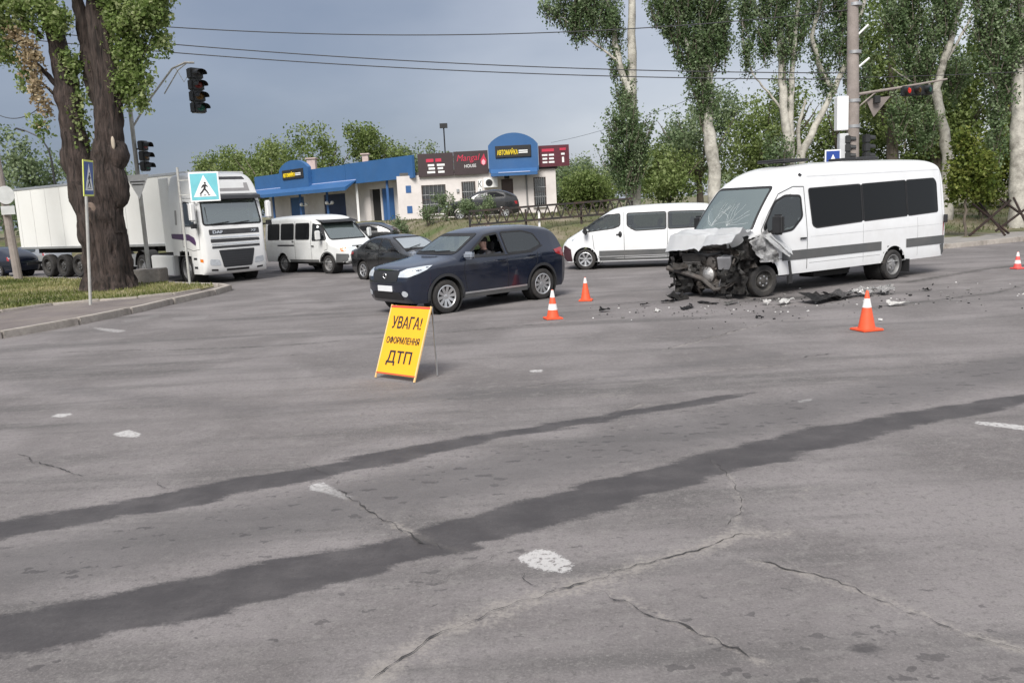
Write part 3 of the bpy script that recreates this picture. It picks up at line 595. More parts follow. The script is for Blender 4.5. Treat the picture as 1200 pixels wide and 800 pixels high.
for s_ in (12.0, 16.2):
    q = MB(); p = wg(s_, .02, 1.75); q.ball((p[0] - .2, p[1], p[2]), .14); q.ball((p[0] + .2, p[1], p[2]), .14); q.tube([(p[0] - .2, p[1], p[2] - .1), (p[0] + .2, p[1], p[2] - .1)], .03); q.build('lamp', M_white, bld)
# fascias
def slab(p, q, z0, z1, th, name, m, parent=bld, bev=0.):
    f = MB(); f.bar((p[0], p[1], (z0 + z1) / 2), (q[0], q[1], (z0 + z1) / 2), th, z1 - z0); return f.build(name, m, parent, smooth=None, bevel=bev)
slab(wg(.2, .12, 0), wg(8.9, .12, 0), 2.95, 4.38, .18, 'fascia', M_blue)
slab(wg(8.93, .12, 0), wg(24.7, .12, 0), 2.98, 4.34, .18, 'fascia', M_blue)
aw = MB(); p, q = wg(7.5, .23, 0), wg(24.6, .23, 0); p2, q2 = wg(7.5, 1.1, 0), wg(24.6, 1.1, 0)
aw.add([(p[0], p[1], 3.2), (q[0], q[1], 3.2), (q2[0], q2[1], 2.75), (p2[0], p2[1], 2.75), (p[0], p[1], 3.12), (q[0], q[1], 3.12), (q2[0], q2[1], 2.5), (p2[0], p2[1], 2.5)], [(0, 1, 2, 3), (4, 5, 6, 7), (0, 1, 5, 4), (2, 3, 7, 6), (1, 2, 6, 5), (0, 3, 7, 4)])
aw.build('awning', M_blue, bld, smooth=None)
tr_ = MB(); tr_.bar((p[0] + .02, p[1], 3.22), (q[0], q[1], 3.22), .06, .05); tr_.build('awning_trim', mat('pale_blue_trim', (.4, .47, .7), .4), bld, smooth=None)
def arch_poly(w, z0, z1, z2, n=14): return [(-w / 2, z0), (w / 2, z0), (w / 2, z1)] + [(w / 2 * (1 - 2 * i / n), z1 + (z2 - z1) * (1 - (1 - 2 * i / n) ** 2) ** .8) for i in range(1, n)] + [(-w / 2, z1)]
def arch(name, c, ex, ny, w, z0, z1, z2, th):
    ex, ny = Vector(ex), Vector(ny); c = Vector(c); f = MB()
    f.prism(arch_poly(w, z0, z1, z2), lambda a, b, d: tuple(c + ex * a + ny * d + Vector((0, 0, b))), 0, th); o = f.build(name, M_blue, bld, smooth=30)
    s = MB(); pc = c + ny * (th + .04) + Vector((0, 0, z1 - .42)); s.bar(pc - ex * w * .36, pc + ex * w * .36, .08, .74); sg = s.build('name_sign', M_black, o, bevel=.02)
    for txt, m, ox, ww, hh in (('АВТОМИЙКА', M_yellow, -w * .115, w * .42, .4),):
        t = link('lettering', fitted(text_mesh('lettering', txt, .5, m, .012, bold=.01), ww, hh), sg); t.matrix_local = frame3(pc + ny * .05 + ex * ox, ex, (0, 0, 1))
    for k, (ox, oz, ww) in enumerate(((w * .2, .03, w * .18), (w * .2, -.09, w * .18))):
        q = MB(); b0 = pc + ny * .046 + ex * ox + Vector((0, 0, oz)); q.bar(b0 - ex * ww / 2, b0 + ex * ww / 2, .012, .075); q.build('small_lettering', M_white, sg, smooth=None)
    return o
arch('arch_fascia', (7.58, -.14, 0), (1, 0, 0), (0, -1, 0), 3.15, 3.0, 4.68, 5.42, .55)
cp = MB(); cp.prism([(-.6 + .0, 3.25), (-.14, 3.25), (-.14, 2.98), (-1.15, 2.75), (-1.15, 2.95)], lambda a, b, d: (d, a, b), 6.1, 9.05); cp.build('canopy', M_blue, bld, smooth=None)
cp = MB(); cp.box((7.58, -1.16, 2.97), (2.0, .04, .05)); cp.build('canopy_trim', mat('pale_blue_trim', (.4, .47, .7), .4), bld, smooth=None)
wc = wg(16.6, .22, 0); arch('arch_fascia', wc, -WD, WN, 5.0, 3.0, 4.55, 5.2, .3)
def words(parent, x, y, z, w, h, m, n):
    for i in range(n):
        q = MB(); ww = w / n; q.box((x - w / 2 + ww * (i + .5), y, z), (ww * rnd.uniform(.6, .88), .01, h)); q.build('lettering_line', m, parent, smooth=None)
sb = slab((1.45, -.12), (3.72, -.12), 2.98, 4.42, .14, 'signboard', M_brown)
words(sb, 2.5, -.2, 3.98, 1.1, .2, M_red, 2); words(sb, 2.6, -.2, 3.68, 1.25, .13, M_white, 2); words(sb, 2.6, -.2, 3.47, 1.1, .13, M_white, 2); words(sb, 2.6, -.2, 3.24, 1.3, .13, M_white, 2)
sb = slab((3.75, -.13), (5.95, -.13), 2.98, 4.45, .14, 'signboard', M_brown)
t = link('lettering', fitted(text_mesh('lettering', 'Mangal', .6, M_red, .01, .3), 1.5, .52), sb); t.matrix_local = frame3((4.7, -.212, 3.98), (1, 0, .03), (0, 0, 1))
t = link('lettering', fitted(text_mesh('lettering', 'HOUSE', .3, M_white, .01), .75, .2), sb); t.matrix_local = frame3((4.8, -.212, 3.52), (1, 0, .03), (0, 0, 1))
fl = MB(); fl.prism([(0, -.36), (.16, -.26), (.2, -.02), (.1, .18), (.05, .4), (-.06, .2), (-.18, .02), (-.17, -.24)], lambda a, b, d: (5.66 + a, -.21 - d, 3.86 + b), 0, .012); fo = fl.build('flame_emblem', M_red, sb, smooth=None)
fl = MB(); fl.prism([(0, -.33), (.1, -.25), (.12, -.1), (0, .05), (-.12, -.1), (-.1, -.25)], lambda a, b, d: (5.66 + a, -.225 - d, 3.86 + b), 0, .01); fl.build('emblem_core', mat('emblem_pink', (.75, .4, .45), .5), fo, smooth=None)
sb = slab((9.2, -.2), (11.15, -.2), 3.22, 4.55, .16, 'signboard', M_wine)
words(sb, 9.8, -.29, 4.25, .95, .17, M_red, 1); words(sb, 10.75, -.29, 4.28, .5, .15, M_red, 1)
for z in (3.95, 3.72, 3.5): words(sb, 9.8, -.29, z, .85, .11, M_white, 2)
words(sb, 10.75, -.29, 3.98, .36, .12, M_white, 1); q = MB(); q.box((10.75, -.29, 3.62), (.13, .01, .34)); q.build('lettering_line', M_white, sb, smooth=None)

# ================================================================== POLES, SIGNS, SIGNALS, WIRES
M_pole = mat('painted_pole', (.42, .42, .4), .6, .0, var=.2, dirt=(.16, .13, .11, .6))
M_conc = mat('pole_concrete', (.27, .235, .215), .9, var=.18, vscale=2.5, bump=.4, bscale=30, dirt=(.15, .12, .1, .6))
M_signback = mat('sign_back', (.48, .49, .49), .6, .0, var=.12)
M_sgblue = mat('sign_blue', (.02, .06, .28), .45); M_sgwhite = mat('sign_white', (.8, .8, .8), .45); M_lime = mat('sign_lime', (.7, .75, .12), .45)
M_cyan = mat('sheen_sign_cyan', (.16, .5, .56), .45, var=.08)  # the cyan holds light reflected off the blue sign face
M_sig = mat('signal_black', (.02, .021, .022), .45, var=.25)
def walker(parent, M, s, m):
    """striding pedestrian over stripes, cut from sheet"""
    def pr(name, poly, mm=m):
        q = MB(); q.prism([(a * s, b * s) for a, b in poly], lambda a, b, d: (a, b, d), .0, .006); o = q.build(name, mm, parent, smooth=None); o.matrix_local = M; return o
    pr('walker_head', [(.05 + .055 * math.cos(i * math.pi / 5), .3 + .055 * math.sin(i * math.pi / 5)) for i in range(10)])
    pr('walker_body', [(-.04, .22), (.09, .23), (.2, .1), (.16, .07), (.08, .13), (.06, -.02), (.14, -.12), (.24, -.3), (.16, -.31), (.07, -.16), (-.01, -.08), (-.1, -.2), (-.22, -.31), (-.29, -.28), (-.14, -.12), (-.04, .02), (-.05, .12), (-.13, .02), (-.17, .05), (-.1, .17)])
    for i in range(3): pr('walker_stripe', [(-.3 + i * .22, -.38), (-.18 + i * .22, -.38), (-.15 + i * .22, -.34), (-.27 + i * .22, -.34)])
def crossing_sign(name, label, base, lean, hgt, a, side, m_edge, m_field, ofs=0., drop=0., group='pedestrian crossing signs'):
    """square crossing sign, face turned by a (0 = towards the camera side, -Y)"""
    root = thing(name, label, 'road sign', base, 0, group)
    top = Vector((lean[0], lean[1], hgt)); q = MB(); q.tube([(0, 0, -.3), tuple(top)], .038, 10); q.build('post', M_pole, root)
    ex = Vector((math.cos(a), math.sin(a), 0)); n = Vector((math.sin(a), -math.cos(a), 0)); ez = top.normalized(); ex = (ex - ez * ex.dot(ez)).normalized(); n = ex.cross(ez)
    c = top - ez * (side / 2 - .02 + drop) + n * .06 + ex * ofs; h = side / 2
    def sheet(nm, hh, d0, d1, m, par):
        f = MB(); f.prism([(-hh, -hh), (hh, -hh), (hh, hh), (-hh, hh)], lambda x, y, d: tuple(c + ex * x + ez * y + n * d), d0, d1); return f.build(nm, m, par, smooth=None, bevel=.002)
    pl = sheet('plate', h, 0, .02, m_edge, root); sheet('plate_back', h * .98, -.008, -.001, M_signback, pl); sheet('field', h * (.9 if m_edge != m_field else .99), .021, .025, m_field, pl)
    t = MB(); t.prism([(-h * .76, -h * .68), (h * .76, -h * .68), (0, h * .8)], lambda x, y, d: tuple(c + ex * x + ez * y + n * d), .026, .03); t.build('white_triangle', M_sgwhite, pl, smooth=None)
    walker(pl, frame3(c + n * .031 - ez * h * .12, ex, ez), h * 1.25, M_black)
    if abs(ofs) > .1:
        for dz in (-.25, .25): b = MB(); p = c + ez * dz * side; b.bar(p - n * .03 - ex * (ofs + .03), p - n * .012 + ex * h * .6, .03, .03); b.build('bracket', M_pole, root)
    return root
crossing_sign('crossing_sign', 'small blue crossing sign with lime edge, in front of the big tree', (-11.1, 22.5, .12), (.36, 0), 3.72, R(101), .92, M_lime, M_sgblue)
crossing_sign('crossing_sign', 'large crossing sign, its blue painted pale cyan as if reflecting light, in front of the truck cab', (-10.3, 27.6, .14), (0, 0), 3.72, R(8), .92, M_sgwhite, M_cyan, ofs=.78, drop=.2)
# signal head builder: lamps stacked down z, facing -Y
def signal_head(name, parent, M, n=3, lit=None, horizontal=False):
    root = bpy.data.objects.new(name, None); COL.objects.link(root); root.parent = parent; root.matrix_local = M
    for i in range(n):
        z = -.34 * i; q = MB(); q.box((0, .02, z), (.32, .22, .325)); h = q.build('signal_section', M_sig, root, bevel=.03, seg=2)
        v = MB(); N_ = 14; V = []
        for k in range(N_ + 1):
            t = math.pi * (-.08 + 1.16 * k / N_); V += [(.135 * math.cos(t), -.09, z + .135 * math.sin(t)), (.125 * math.cos(t), -.31, z + .125 * math.sin(t) - .02)]
        v.add(V, [(2 * k, 2 * k + 1, 2 * k + 3, 2 * k + 2) for k in range(N_)]); v.build('visor', M_sig, root, fix=False)
        l = MB(); l.lathe([(.0, .0), (.06, -.02), (.105, .0), (.11, .02)], 16, 'y', (0, -.095, z))
        col = [(.16, .02, .015), (.14, .07, .012), (.01, .09, .06), (.03, .03, .03)][i if n < 4 else (3 if i == 0 else i - 1)]
        l.build('lens', mat('lens_lit_red', (.6, .03, .02), .3, emit=(1, .05, .02, .1)) if lit == i else mat('lens_%d_%d' % (i, n), col, .3), root)
    return root
# near signal pole behind the tree
sp_ = thing('traffic_signal_pole', 'slim signal pole on a concrete block beside the big tree, lamps on its arm', 'traffic light', (-12.4, 29.6, .15))
q = MB(); q.box((0, 0, .2), (1.0, .8, .52)); q.build('concrete_block', M_kerb, sp_, bevel=.03, seg=2)
q = MB(); q.tube([(0, 0, .4), (0, 0, 7.0)], .07, 12); q.build('pole', M_pole, sp_)
q = MB(); q.tube([(0, 0, 5.2), (.6, 0, 6.0), (1.55, 0, 7.05), (2.0, 0, 7.22), (2.3, 0, 7.2)], .035, 8); q.tube([(1.2, 0, 6.25), (1.75, 0, 7.0), (2.05, 0, 7.2)], .02, 6); q.tube([(1.65, .0, 7.1), (1.9, 0, 6.6), (2.15, 0, 6.95)], .012, 5); q.build('arm', M_pole, sp_)
signal_head('signal_head', sp_, Matrix.Translation((2.3, 0, 6.85)) @ Matrix.Rotation(R(52), 4, 'Z') @ Matrix.Diagonal((1.5, 1.3, 1.08, 1)), 4)
signal_head('signal_head', sp_, Matrix.Translation((.3, 0, 4.6)) @ Matrix.Rotation(R(75), 4, 'Z'), 3)
q = MB(); q.tube([(0, 0, 4.5), (.2, 0, 4.5)], .03, 6); q.tube([(0, 0, 4.0), (.2, 0, 4.0)], .03, 6); q.build('bracket', M_sig, sp_)
q = MB(); q.prism([(-.45, .4), (.45, .4), (0, -.42)], lambda a, b, d: (a * .9, -.09 + d, 3.25 + b), 0, .02); ts = q.build('yield_sign_back', M_sgwhite, sp_, smooth=None, bevel=.004)
for dz in (.12, .02): q = MB(); q.box((0, -.1, 3.3 + dz), (.5 - .2 * (.12 - dz) * 6, .012, .03)); q.build('rail', M_sig, ts, smooth=None)
# leaning pole at far left
lp = thing('utility_pole', 'leaning utility pole at the left edge with insulators and backs of two signs', 'utility pole', (-20.0, 35.0, .1), 0, 'utility poles')
q = MB(); q.tube([(0, 0, -.3), (-.12, 0, 3), (-.35, 0, 8.6)], [.17, .15, .1], 10); q.build('pole', M_conc, lp)
for z in (8.2, 7.6, 6.2):
    q = MB(); x = -.12 - .041 * (z - 3); q.bar((x - .3, -.12, z), (x + .3, -.12, z), .06, .06)
    for k in (-.26, .26): q.lathe([(.02, 0), (.05, .03), (.03, .06), (.05, .1), (.02, .14)], 8, 'z', (x + k, -.12, z + .03))
    q.build('crossarm', M_black, lp)
q = MB(); q.tube([(-.05, -.14, 6.0), (-.05, -.14, 6.5)], .2, 10); q.build('transformer', M_black, lp)
q = MB(); q.lathe([(.36, 0), (.36, .02)], 28, 'y', (.07, -.24, 3.45)); q.build('round_sign_back', M_signback, lp); q = MB(); q.box((.1, -.25, 2.85), (.55, .02, .34)); q.build('sign_plate', M_signback, lp)
# lamp post far left
sl = thing('street_lamp', 'thin street lamp with a curved arm behind the truck trailer', 'street lamp', (-30.9, 60, 0))
q = MB(); q.tube([(0, 0, -.1), (0, 0, 6.6), (-.1, 0, 7.4), (-.5, 0, 8.2), (-1.0, 0, 8.5), (-1.6, 0, 8.8)], [.1, .07, .06, .05, .045, .04], 8); q.build('post', M_black, sl)
q = MB(); q.box((-1.85, 0, 8.85), (.6, .22, .12), Matrix.Rotation(.35, 3, 'Y')); q.build('lamp_head', M_black, sl, bevel=.03)
# utility pole right, with cabinet and signals
up_ = thing('utility_pole', 'brown concrete utility pole behind the wrecked van carrying a white box and signals', 'utility pole', (11.75, 29.2, 0), 0, 'utility poles')
q = MB(); q.tube([(0, 0, -.2), (-.02, 0, 5), (-.1, 0, 10.6)], [.24, .2, .155], 14); q.build('pole', M_conc, up_)
for z in (4.12, 4.95, 6.5, 8.0): q = MB(); q.lathe([(.225, z), (.225, z + .1)], 14); q.build('band', M_steel, up_)
q = MB(); q.box((-.42, -.05, 4.6), (.38, .3, 1.1)); q.build('cabinet', M_white, up_, bevel=.02)
q = MB(); q.box((-.36, -.05, 3.45), (.3, .26, 1.0)); q.build('signal_housing', mat('pale_grey_box', (.5, .51, .52), .5), up_, bevel=.02)
signal_head('signal_head', up_, Matrix.Translation((-.22, -.12, 3.75)) @ Matrix.Rotation(R(80), 4, 'Z') @ Matrix.Scale(.8, 4), 3)
signal_head('signal_head', up_, Matrix.Translation((.42, -.1, 3.75)) @ Matrix.Rotation(R(90), 4, 'Z') @ Matrix.Scale(.85, 4), 3)
q = MB(); q.tube([(.1, 0, 5.2), (1.6, 0, 5.36), (3.1, 0, 5.55)], [.05, .04, .03], 8); q.tube([(.1, 0, 4.75), (.75, 0, 5.25)], .025, 6); q.build('arm', M_conc, up_)
hz_ = Matrix.Translation((1.72, -.1, 5.22)) @ Matrix.Rotation(R(-90), 4, 'Y') @ Matrix.Scale(1.0, 4)
signal_head('signal_head', up_, hz_, 3, lit=0)
q = MB(); q.prism([(.42, 5.05), (1.25, 5.1), (.7, 4.45)], lambda a, b, d: (a, .05 + d, b), 0, .02); q.build('triangle_sign_back', mat('sign_back_brown', (.2, .17, .155), .6), up_, smooth=None)
q = MB(); q.box((.75, -.06, 5.0), (.2, .16, .24)); q.build('junction_box', M_black, up_, bevel=.02)
for a, b in (((-.02, 0, 8.2), (-.7, 0, 8.32)), ((0, 0, 8.2), (.8, 0, 8.36)), ((0, 0, 7.0), (.45, 0, 7.4)), ((.05, 0, 6.0), (.5, 0, 6.35))): q = MB(); q.tube([a, b], .035, 6); q.build('stay', M_white, up_)
bs = thing('blue_sign', 'small blue and white sign just above the roof of the wrecked van', 'road sign', (10.3, 27.2, 0))
q = MB(); q.tube([(0, 0, -.1), (0, 0, 3.35)], .035, 8); q.build('post', M_pole, bs); q = MB(); q.box((0, -.05, 3.08), (.5, .02, .56)); pl = q.build('plate', M_sgwhite, bs, smooth=None)
q = MB(); q.box((0, -.063, 3.08), (.42, .006, .48)); q.build('field', M_sgblue, pl, smooth=None); q = MB(); q.prism([(-.12, -.12), (.12, -.12), (0, .14)], lambda a, b, d: (a, -.068 - d, 3.08 + b), 0, .005); q.build('symbol', M_sgwhite, pl, smooth=None)
# wires
M_wire = mat('wire', (.03, .03, .033), .6)
def wire(label, a, b, sag, r=.017):
    a, b = Vector(a), Vector(b); n = 40; pts = []
    for i in range(n + 1): t = i / n; p = a.lerp(b, t); p.z -= sag * 4 * t * (1 - t); pts.append(p)
    q = MB(); q.tube(pts, r, 5, cap=False); o = q.build('overhead_wire', M_wire, None, smooth=60); return tag(o, label, 'wire', 'overhead wires')
wire('topmost overhead wire crossing the sky above the building', (-34, 31, 13.4), (11.62, 29.2, 9.5 - 1.6), 2.0)
wire('upper one of the close pair of overhead wires across the sky', (-34, 31, 12.2), (11.66, 29.2, 5.9), .95)
wire('lower one of the close pair of overhead wires across the sky', (-34, 31, 11.8), (11.66, 29.2, 5.7), .92)
wire('thin cable rising from the building past the nearest poplar', (3.2, 57, 6.0), (11.62, 29.2, 7.4), .5, .01)
wire('short cable from the leaning pole to the big tree trunk', (-20.3, 35, 7.0), (-14.4, 28.2, 6.2), .5, .015)
wire('wire running on to the right from the brown utility pole', (11.75, 29.2, 5.75), (40, 29, 7.2), .6, .012)

# truss barrier behind the parked cars
tb = thing('lattice_barrier', 'long black lattice girder barrier on posts in front of the building', 'barrier')
A, B = Vector((-1.6, 38, 1.36)), Vector((5.75, 39, 1.56)); M_lat = mat('black_iron', (.02, .019, .018), .7, var=.3, dirt=(.12, .05, .03, .5), dscale=3)
for name, dz in (('top_rail', .6), ('bottom_rail', 0)): q = MB(); q.bar(A + Vector((0, 0, dz)), B + Vector((0, 0, dz)), .07, .09); q.build(name, M_lat, tb, smooth=None)
n = 18
for i in range(n):
    p = A.lerp(B, i / n); p2 = A.lerp(B, (i + .5) / n) + Vector((0, 0, .56)); p3 = A.lerp(B, (i + 1) / n)
    q = MB(); q.bar(p, p2, .045, .05); q.build('brace', M_lat, tb, smooth=None); q = MB(); q.bar(p2, p3, .045, .05); q.build('brace', M_lat, tb, smooth=None)
for t in (.0, .34, .42, .68, 1.):
    p = A.lerp(B, t); q = MB(); zg = bz(p.x, p.y); q.bar((p.x, p.y + .1, zg - .2), (p.x, p.y + .1, p.z + .5), .09, .09); q.build('post', M_white if t == .42 else M_lat, tb, smooth=None)
# crossed steel obstacles on the right
M_hh = mat('dark_rusty_steel', (.03, .022, .02), .75, .2, var=.4, dirt=(.11, .05, .03, .5), dscale=4)
def hedgehog(loc, rz, s, label):
    r_ = thing('steel_hedgehog', label, 'barrier', loc, rz, 'crossed steel obstacles')
    for a, b in (((-.85, 0, 0.02), (.75, 0, 1.25)), ((-.7, .1, 1.2), (.8, .1, .02)), ((0, -.8, .02), (.05, .8, 1.2))):
        q = MB(); d = .085
        q.bar(Vector(a) * s, Vector(b) * s, d, .03); q.bar(Vector(a) * s + Vector((.0, .0, .0)), Vector(b) * s, .03, d); q.build('beam', M_hh, r_, smooth=None)
hedgehog((18.05, 31.95, .15), .1, 1.0, 'crossed steel obstacle nearest the wrecked van, beside the sapling')
hedgehog((19.9, 33.2, .18), -.15, 1.05, 'crossed steel obstacle farther right, behind the first one')

# ================================================================== TREES
def bark_mat():
    m, nt, b = nodes_of('rough_brown_bark'); N, L = nt.nodes, nt.links.new; t = N.new('ShaderNodeTexCoord'); mp = N.new('ShaderNodeMapping'); mp.inputs['Scale'].default_value = (7, 7, .9); L(t.outputs['Object'], mp.inputs[0])
    n = N.new('ShaderNodeTexNoise'); n.inputs['Scale'].default_value = 1.6; n.inputs['Detail'].default_value = 7; n.inputs['Roughness'].default_value = .7; n.inputs['Distortion'].default_value = .5; L(mp.outputs[0], n.inputs[0])
    cr = N.new('ShaderNodeValToRGB'); e = cr.color_ramp.elements; e[0].position = .36; e[0].color = (.012, .009, .008, 1); e[1].position = .68; e[1].color = (.105, .076, .065, 1); L(n.outputs['Fac'], cr.inputs[0]); L(cr.outputs[0], b.inputs['Base Color'])
    b.inputs['Roughness'].default_value = .95; bp = N.new('ShaderNodeBump'); bp.inputs['Strength'].default_value = 1; bp.inputs['Distance'].default_value = .14; L(n.outputs['Fac'], bp.inputs['Height']); L(bp.outputs[0], b.inputs['Normal']); return m
M_bark = bark_mat()
M_pale = mat('pale_poplar_bark', (.46, .44, .39), .85, var=.22, vscale=3, bump=.6, bscale=18, dirt=(.07, .06, .05, .95), dscale=2.2)
M_twig = mat('brown_twig', (.12, .1, .08), .9, var=.3)
LF_near = leaf_mat('big_tree_leaf', (.1, .155, .04), (.22, .3, .09), (.42, .46, .24), .5)
LF_dry = leaf_mat('dry_leaf', (.25, .18, .11), (.4, .32, .2), (.5, .42, .28), .3)
LF_pop = leaf_mat('poplar_leaf', (.075, .125, .05), (.15, .215, .095), (.33, .4, .25), .45)
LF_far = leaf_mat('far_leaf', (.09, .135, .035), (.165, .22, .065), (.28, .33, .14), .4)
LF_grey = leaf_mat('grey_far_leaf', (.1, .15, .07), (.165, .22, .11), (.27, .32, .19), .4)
LF_yel = leaf_mat('sapling_leaf', (.05, .08, .012), (.13, .17, .03), (.28, .3, .08), .4)

def bark_trunk(mb, path, rad, n=30, seed=0., ridge=.17):
    k = len(path); V = []; steps = 9
    P, Rr = [], []
    for i in range(k - 1):
        for j in range(steps): t = j / steps; P.append(Vector(path[i]).lerp(Vector(path[i + 1]), t)); Rr.append(rad[i] + (rad[i + 1] - rad[i]) * t)
    P.append(Vector(path[-1])); Rr.append(rad[-1]); m = len(P)
    for i, p in enumerate(P):
        for j in range(n):
            a = 2 * math.pi * j / n; d = Vector((math.cos(a), math.sin(a), 0))
            r = Rr[i] * (1 + ridge * abs(math.sin(a * 8.5 + seed + 2.2 * mnoise.noise((p.z * .5, a, seed)))) + .12 * mnoise.noise((d.x * 1.6, d.y * 1.6, p.z * .8 + seed)) + .07 * mnoise.noise((d.x * 6, d.y * 6, p.z * 1.6 + seed)))
            V.append(p + d * r)
    mb.add(V, [(i * n + j, i * n + (j + 1) % n, (i + 1) * n + (j + 1) % n, (i + 1) * n + j) for i in range(m - 1) for j in range(n)] + [tuple(range((m - 1) * n, m * n))])
bt = thing('old_poplar_tree', 'huge old tree with two rough brown trunks on the left verge', 'tree', (-12.75, 27.3, .1))
q = MB()
bark_trunk(q, [(.0, 0, -.2), (0, 0, .15), (.02, 0, .6), (0, 0, 1.6), (-.06, 0, 2.5), (-.06, .05, 3.3)], [.9, .74, .62, .56, .58, .58], 48, 1.)
bark_trunk(q, [(.16, 0, 1.8), (.26, 0, 3.0), (.48, 0, 4.1), (.6, 0, 5.1), (.66, .05, 6.4), (.66, .1, 8.9), (.68, .2, 12)], [.46, .46, .42, .37, .34, .3, .26], 36, 4.)
bark_trunk(q, [(-.2, 0, 1.8), (-.36, 0, 3.0), (-.52, 0, 4.1), (-.56, 0, 5.2), (-.58, .05, 6.5), (-.7, .1, 7.6), (-1.1, .2, 10)], [.4, .42, .38, .31, .28, .24, .16], 32, 7.)
bark_trunk(q, [(.45, .1, 5.6), (.26, .15, 6.5), (.16, .2, 7.6), (.0, .2, 9.0)], [.22, .24, .2, .14], 20, 9.)
q.ball((.76, -.05, 4.2), (.34, .4, .55), 22, 18); q.ball((.62, -.05, 3.4), (.36, .4, .9), 22, 18); q.ball((-.72, 0, 4.15), (.28, .36, .6), 20, 16); q.ball((-.62, 0, 3.4), (.28, .34, .8), 20, 16)
for i_, v_ in enumerate(q.v):
    p_ = Vector(v_); d_ = mnoise.noise_vector(p_ * 2.2) * .08 + mnoise.noise_vector(p_ * 6) * .035; q.v[i_] = tuple(p_ + Vector((d_.x, d_.y, d_.z * .4)))
trunk = q.build('trunk', M_bark, bt, smooth=80)
q = MB(); q.ball((0, -.62, 2.5), (.2, .06, .3), 12, 8); q.build('bark_scar', mat('scar_wood', (.13, .095, .075), .9, var=.4, vscale=8, bump=.7), trunk)
q = MB(); q.ball((.84, -.4, 4.55), (.06, .05, .2), 10, 8, ); q.build('bark_scar', mat('pale_split_wood', (.42, .36, .29), .9, var=.2), trunk)
q = MB()
limb(q, [(.75, 0, 4.5), (.85, -.1, 5.2), (1.3, -.1, 6.4), (1.6, -.1, 7.6), (1.9, 0, 9.2)], .09, .02)
limb(q, [(1.0, -.1, 5.8), (1.7, -.1, 6.8), (2.4, -.1, 7.8)], .04, .012); limb(q, [(.5, 0, 6.0), (.9, 0, 7.0), (1.0, 0, 8.4)], .05, .012)
limb(q, [(-.85, 0, 6.4), (-1.4, -.1, 7.2), (-2.3, -.1, 8.4)], .09, .02); limb(q, [(-.8, 0, 6.0), (-1.3, -.2, 6.5), (-1.45, -.3, 7.4)], .05, .012); limb(q, [(-1.1, 0, 7.8), (-2.1, 0, 9.0), (-3.2, 0, 10)], .08, .02)
q.build('branch', M_bark, bt, smooth=60)
SP = [((1.7, -.1, 8.2), (.7, .6, .6), 2300), ((2.35, -.1, 8.3), (.5, .5, .45), 1200), ((2.6, 0, 8.8), (.5, .5, .4), 900), ((1.6, 0, 7.3), (.55, .5, .5), 1600), ((1.35, -.1, 6.6), (.36, .3, .5), 800), ((1.75, -.1, 6.4), (.4, .35, .45), 800), ((1.15, -.1, 5.9), (.25, .25, .35), 300), ((1.75, -.1, 5.75), (.35, .2, .2), 260), ((1.2, 0, 8.9), (.6, .5, .5), 1200), ((2.55, 0, 7.5), (.3, .3, .3), 360), ((.95, .1, 7.4), (.16, .3, .6), 300), ((1.0, .1, 8.3), (.2, .3, .4), 260),
      ((-2.0, -.2, 8.6), (.9, .8, .65), 2300), ((-2.9, -.1, 8.4), (.8, .7, .65), 1700), ((-1.0, -.3, 8.5), (.6, .5, .6), 1300), ((-2.3, -.1, 7.5), (.6, .5, .4), 800), ((-.4, -.35, 8.2), (.4, .3, .5), 800), ((-.25, -.1, 6.9), (.3, .25, .6), 700), ((-.25, 0, 5.6), (.26, .3, .7), 560), ((-.3, .1, 4.6), (.18, .25, .5), 300), ((-1.75, -.2, 6.5), (.24, .25, .3), 160), ((-1.3, -.3, 5.2), (.28, .25, .22), 220), ((-1.5, -.2, 9.6), (2, 1, .6), 2200), ((.35, -.4, 9.3), (.5, .3, .4), 300), ((-4.1, 0, 9.0), (.8, .7, .8), 1200)]
P, T = clumps(SP, 26, .13, 1.15); leaves('crown', P, .115, LF_near, bt, T, .8, .3)
P, T = clumps([((-1.35, -.4, 7.3), (.3, .2, .5), 620), ((-1.25, -.4, 6.3), (.22, .18, .6), 480), ((-1.1, -.4, 5.6), (.14, .14, .4), 200), ((-1.7, -.4, 7.9), (.25, .2, .25), 200)], 30, .11, 1.8); leaves('dry_leaves', P, .11, LF_dry, bt, T, .8)

def poplar(label, base, trunks, sp, mlf=LF_pop, size=.11, mbark=M_pale, per=34, sprd=.15, upk=2.0):
    sp = [((c[0], c[1] + (.1 if c[2] > 4.6 else -.25), c[2]), (r[0] * .95, r[1] * .9, r[2] * .97), n * 1.05) for c, r, n in sp]
    t = thing('poplar_tree', label, 'tree', base, 0, 'poplars behind the wrecked van'); q = MB()
    for pts, r0, r1 in trunks: limb(q, pts, r0, r1, 12 if r0 > .12 else 7, .04 if r0 > .12 else .03, 5)
    tk = q.build('trunk', mbark, t, smooth=60)
    P, T, tw = plumes(sp, 40, 1.0, .15)
    q = MB()
    for a, b2 in tw[::2]: q.tube([a, (a + b2) / 2 + nrs.normal(0, .04, 3), b2], [.022, .015, .006], 4, False)
    q.build('twigs', M_twig, t, smooth=60)['kind'] = 'stuff'
    leaves('crown', P, size, mlf, t, np.clip(T + (nrs.uniform(size=len(T)) > .95) * .3, 0, 1), .8); return t
def rel(b, L_): return [(tuple(np.array(c) - np.array(b)), r, n) for c, r, n in L_]
def relt(b, L_): return [([tuple(np.array(p) - np.array(b)) for p in pts], r0, r1) for pts, r0, r1 in L_]
b = (6.35, 42, bz(6.35, 42) - .1)
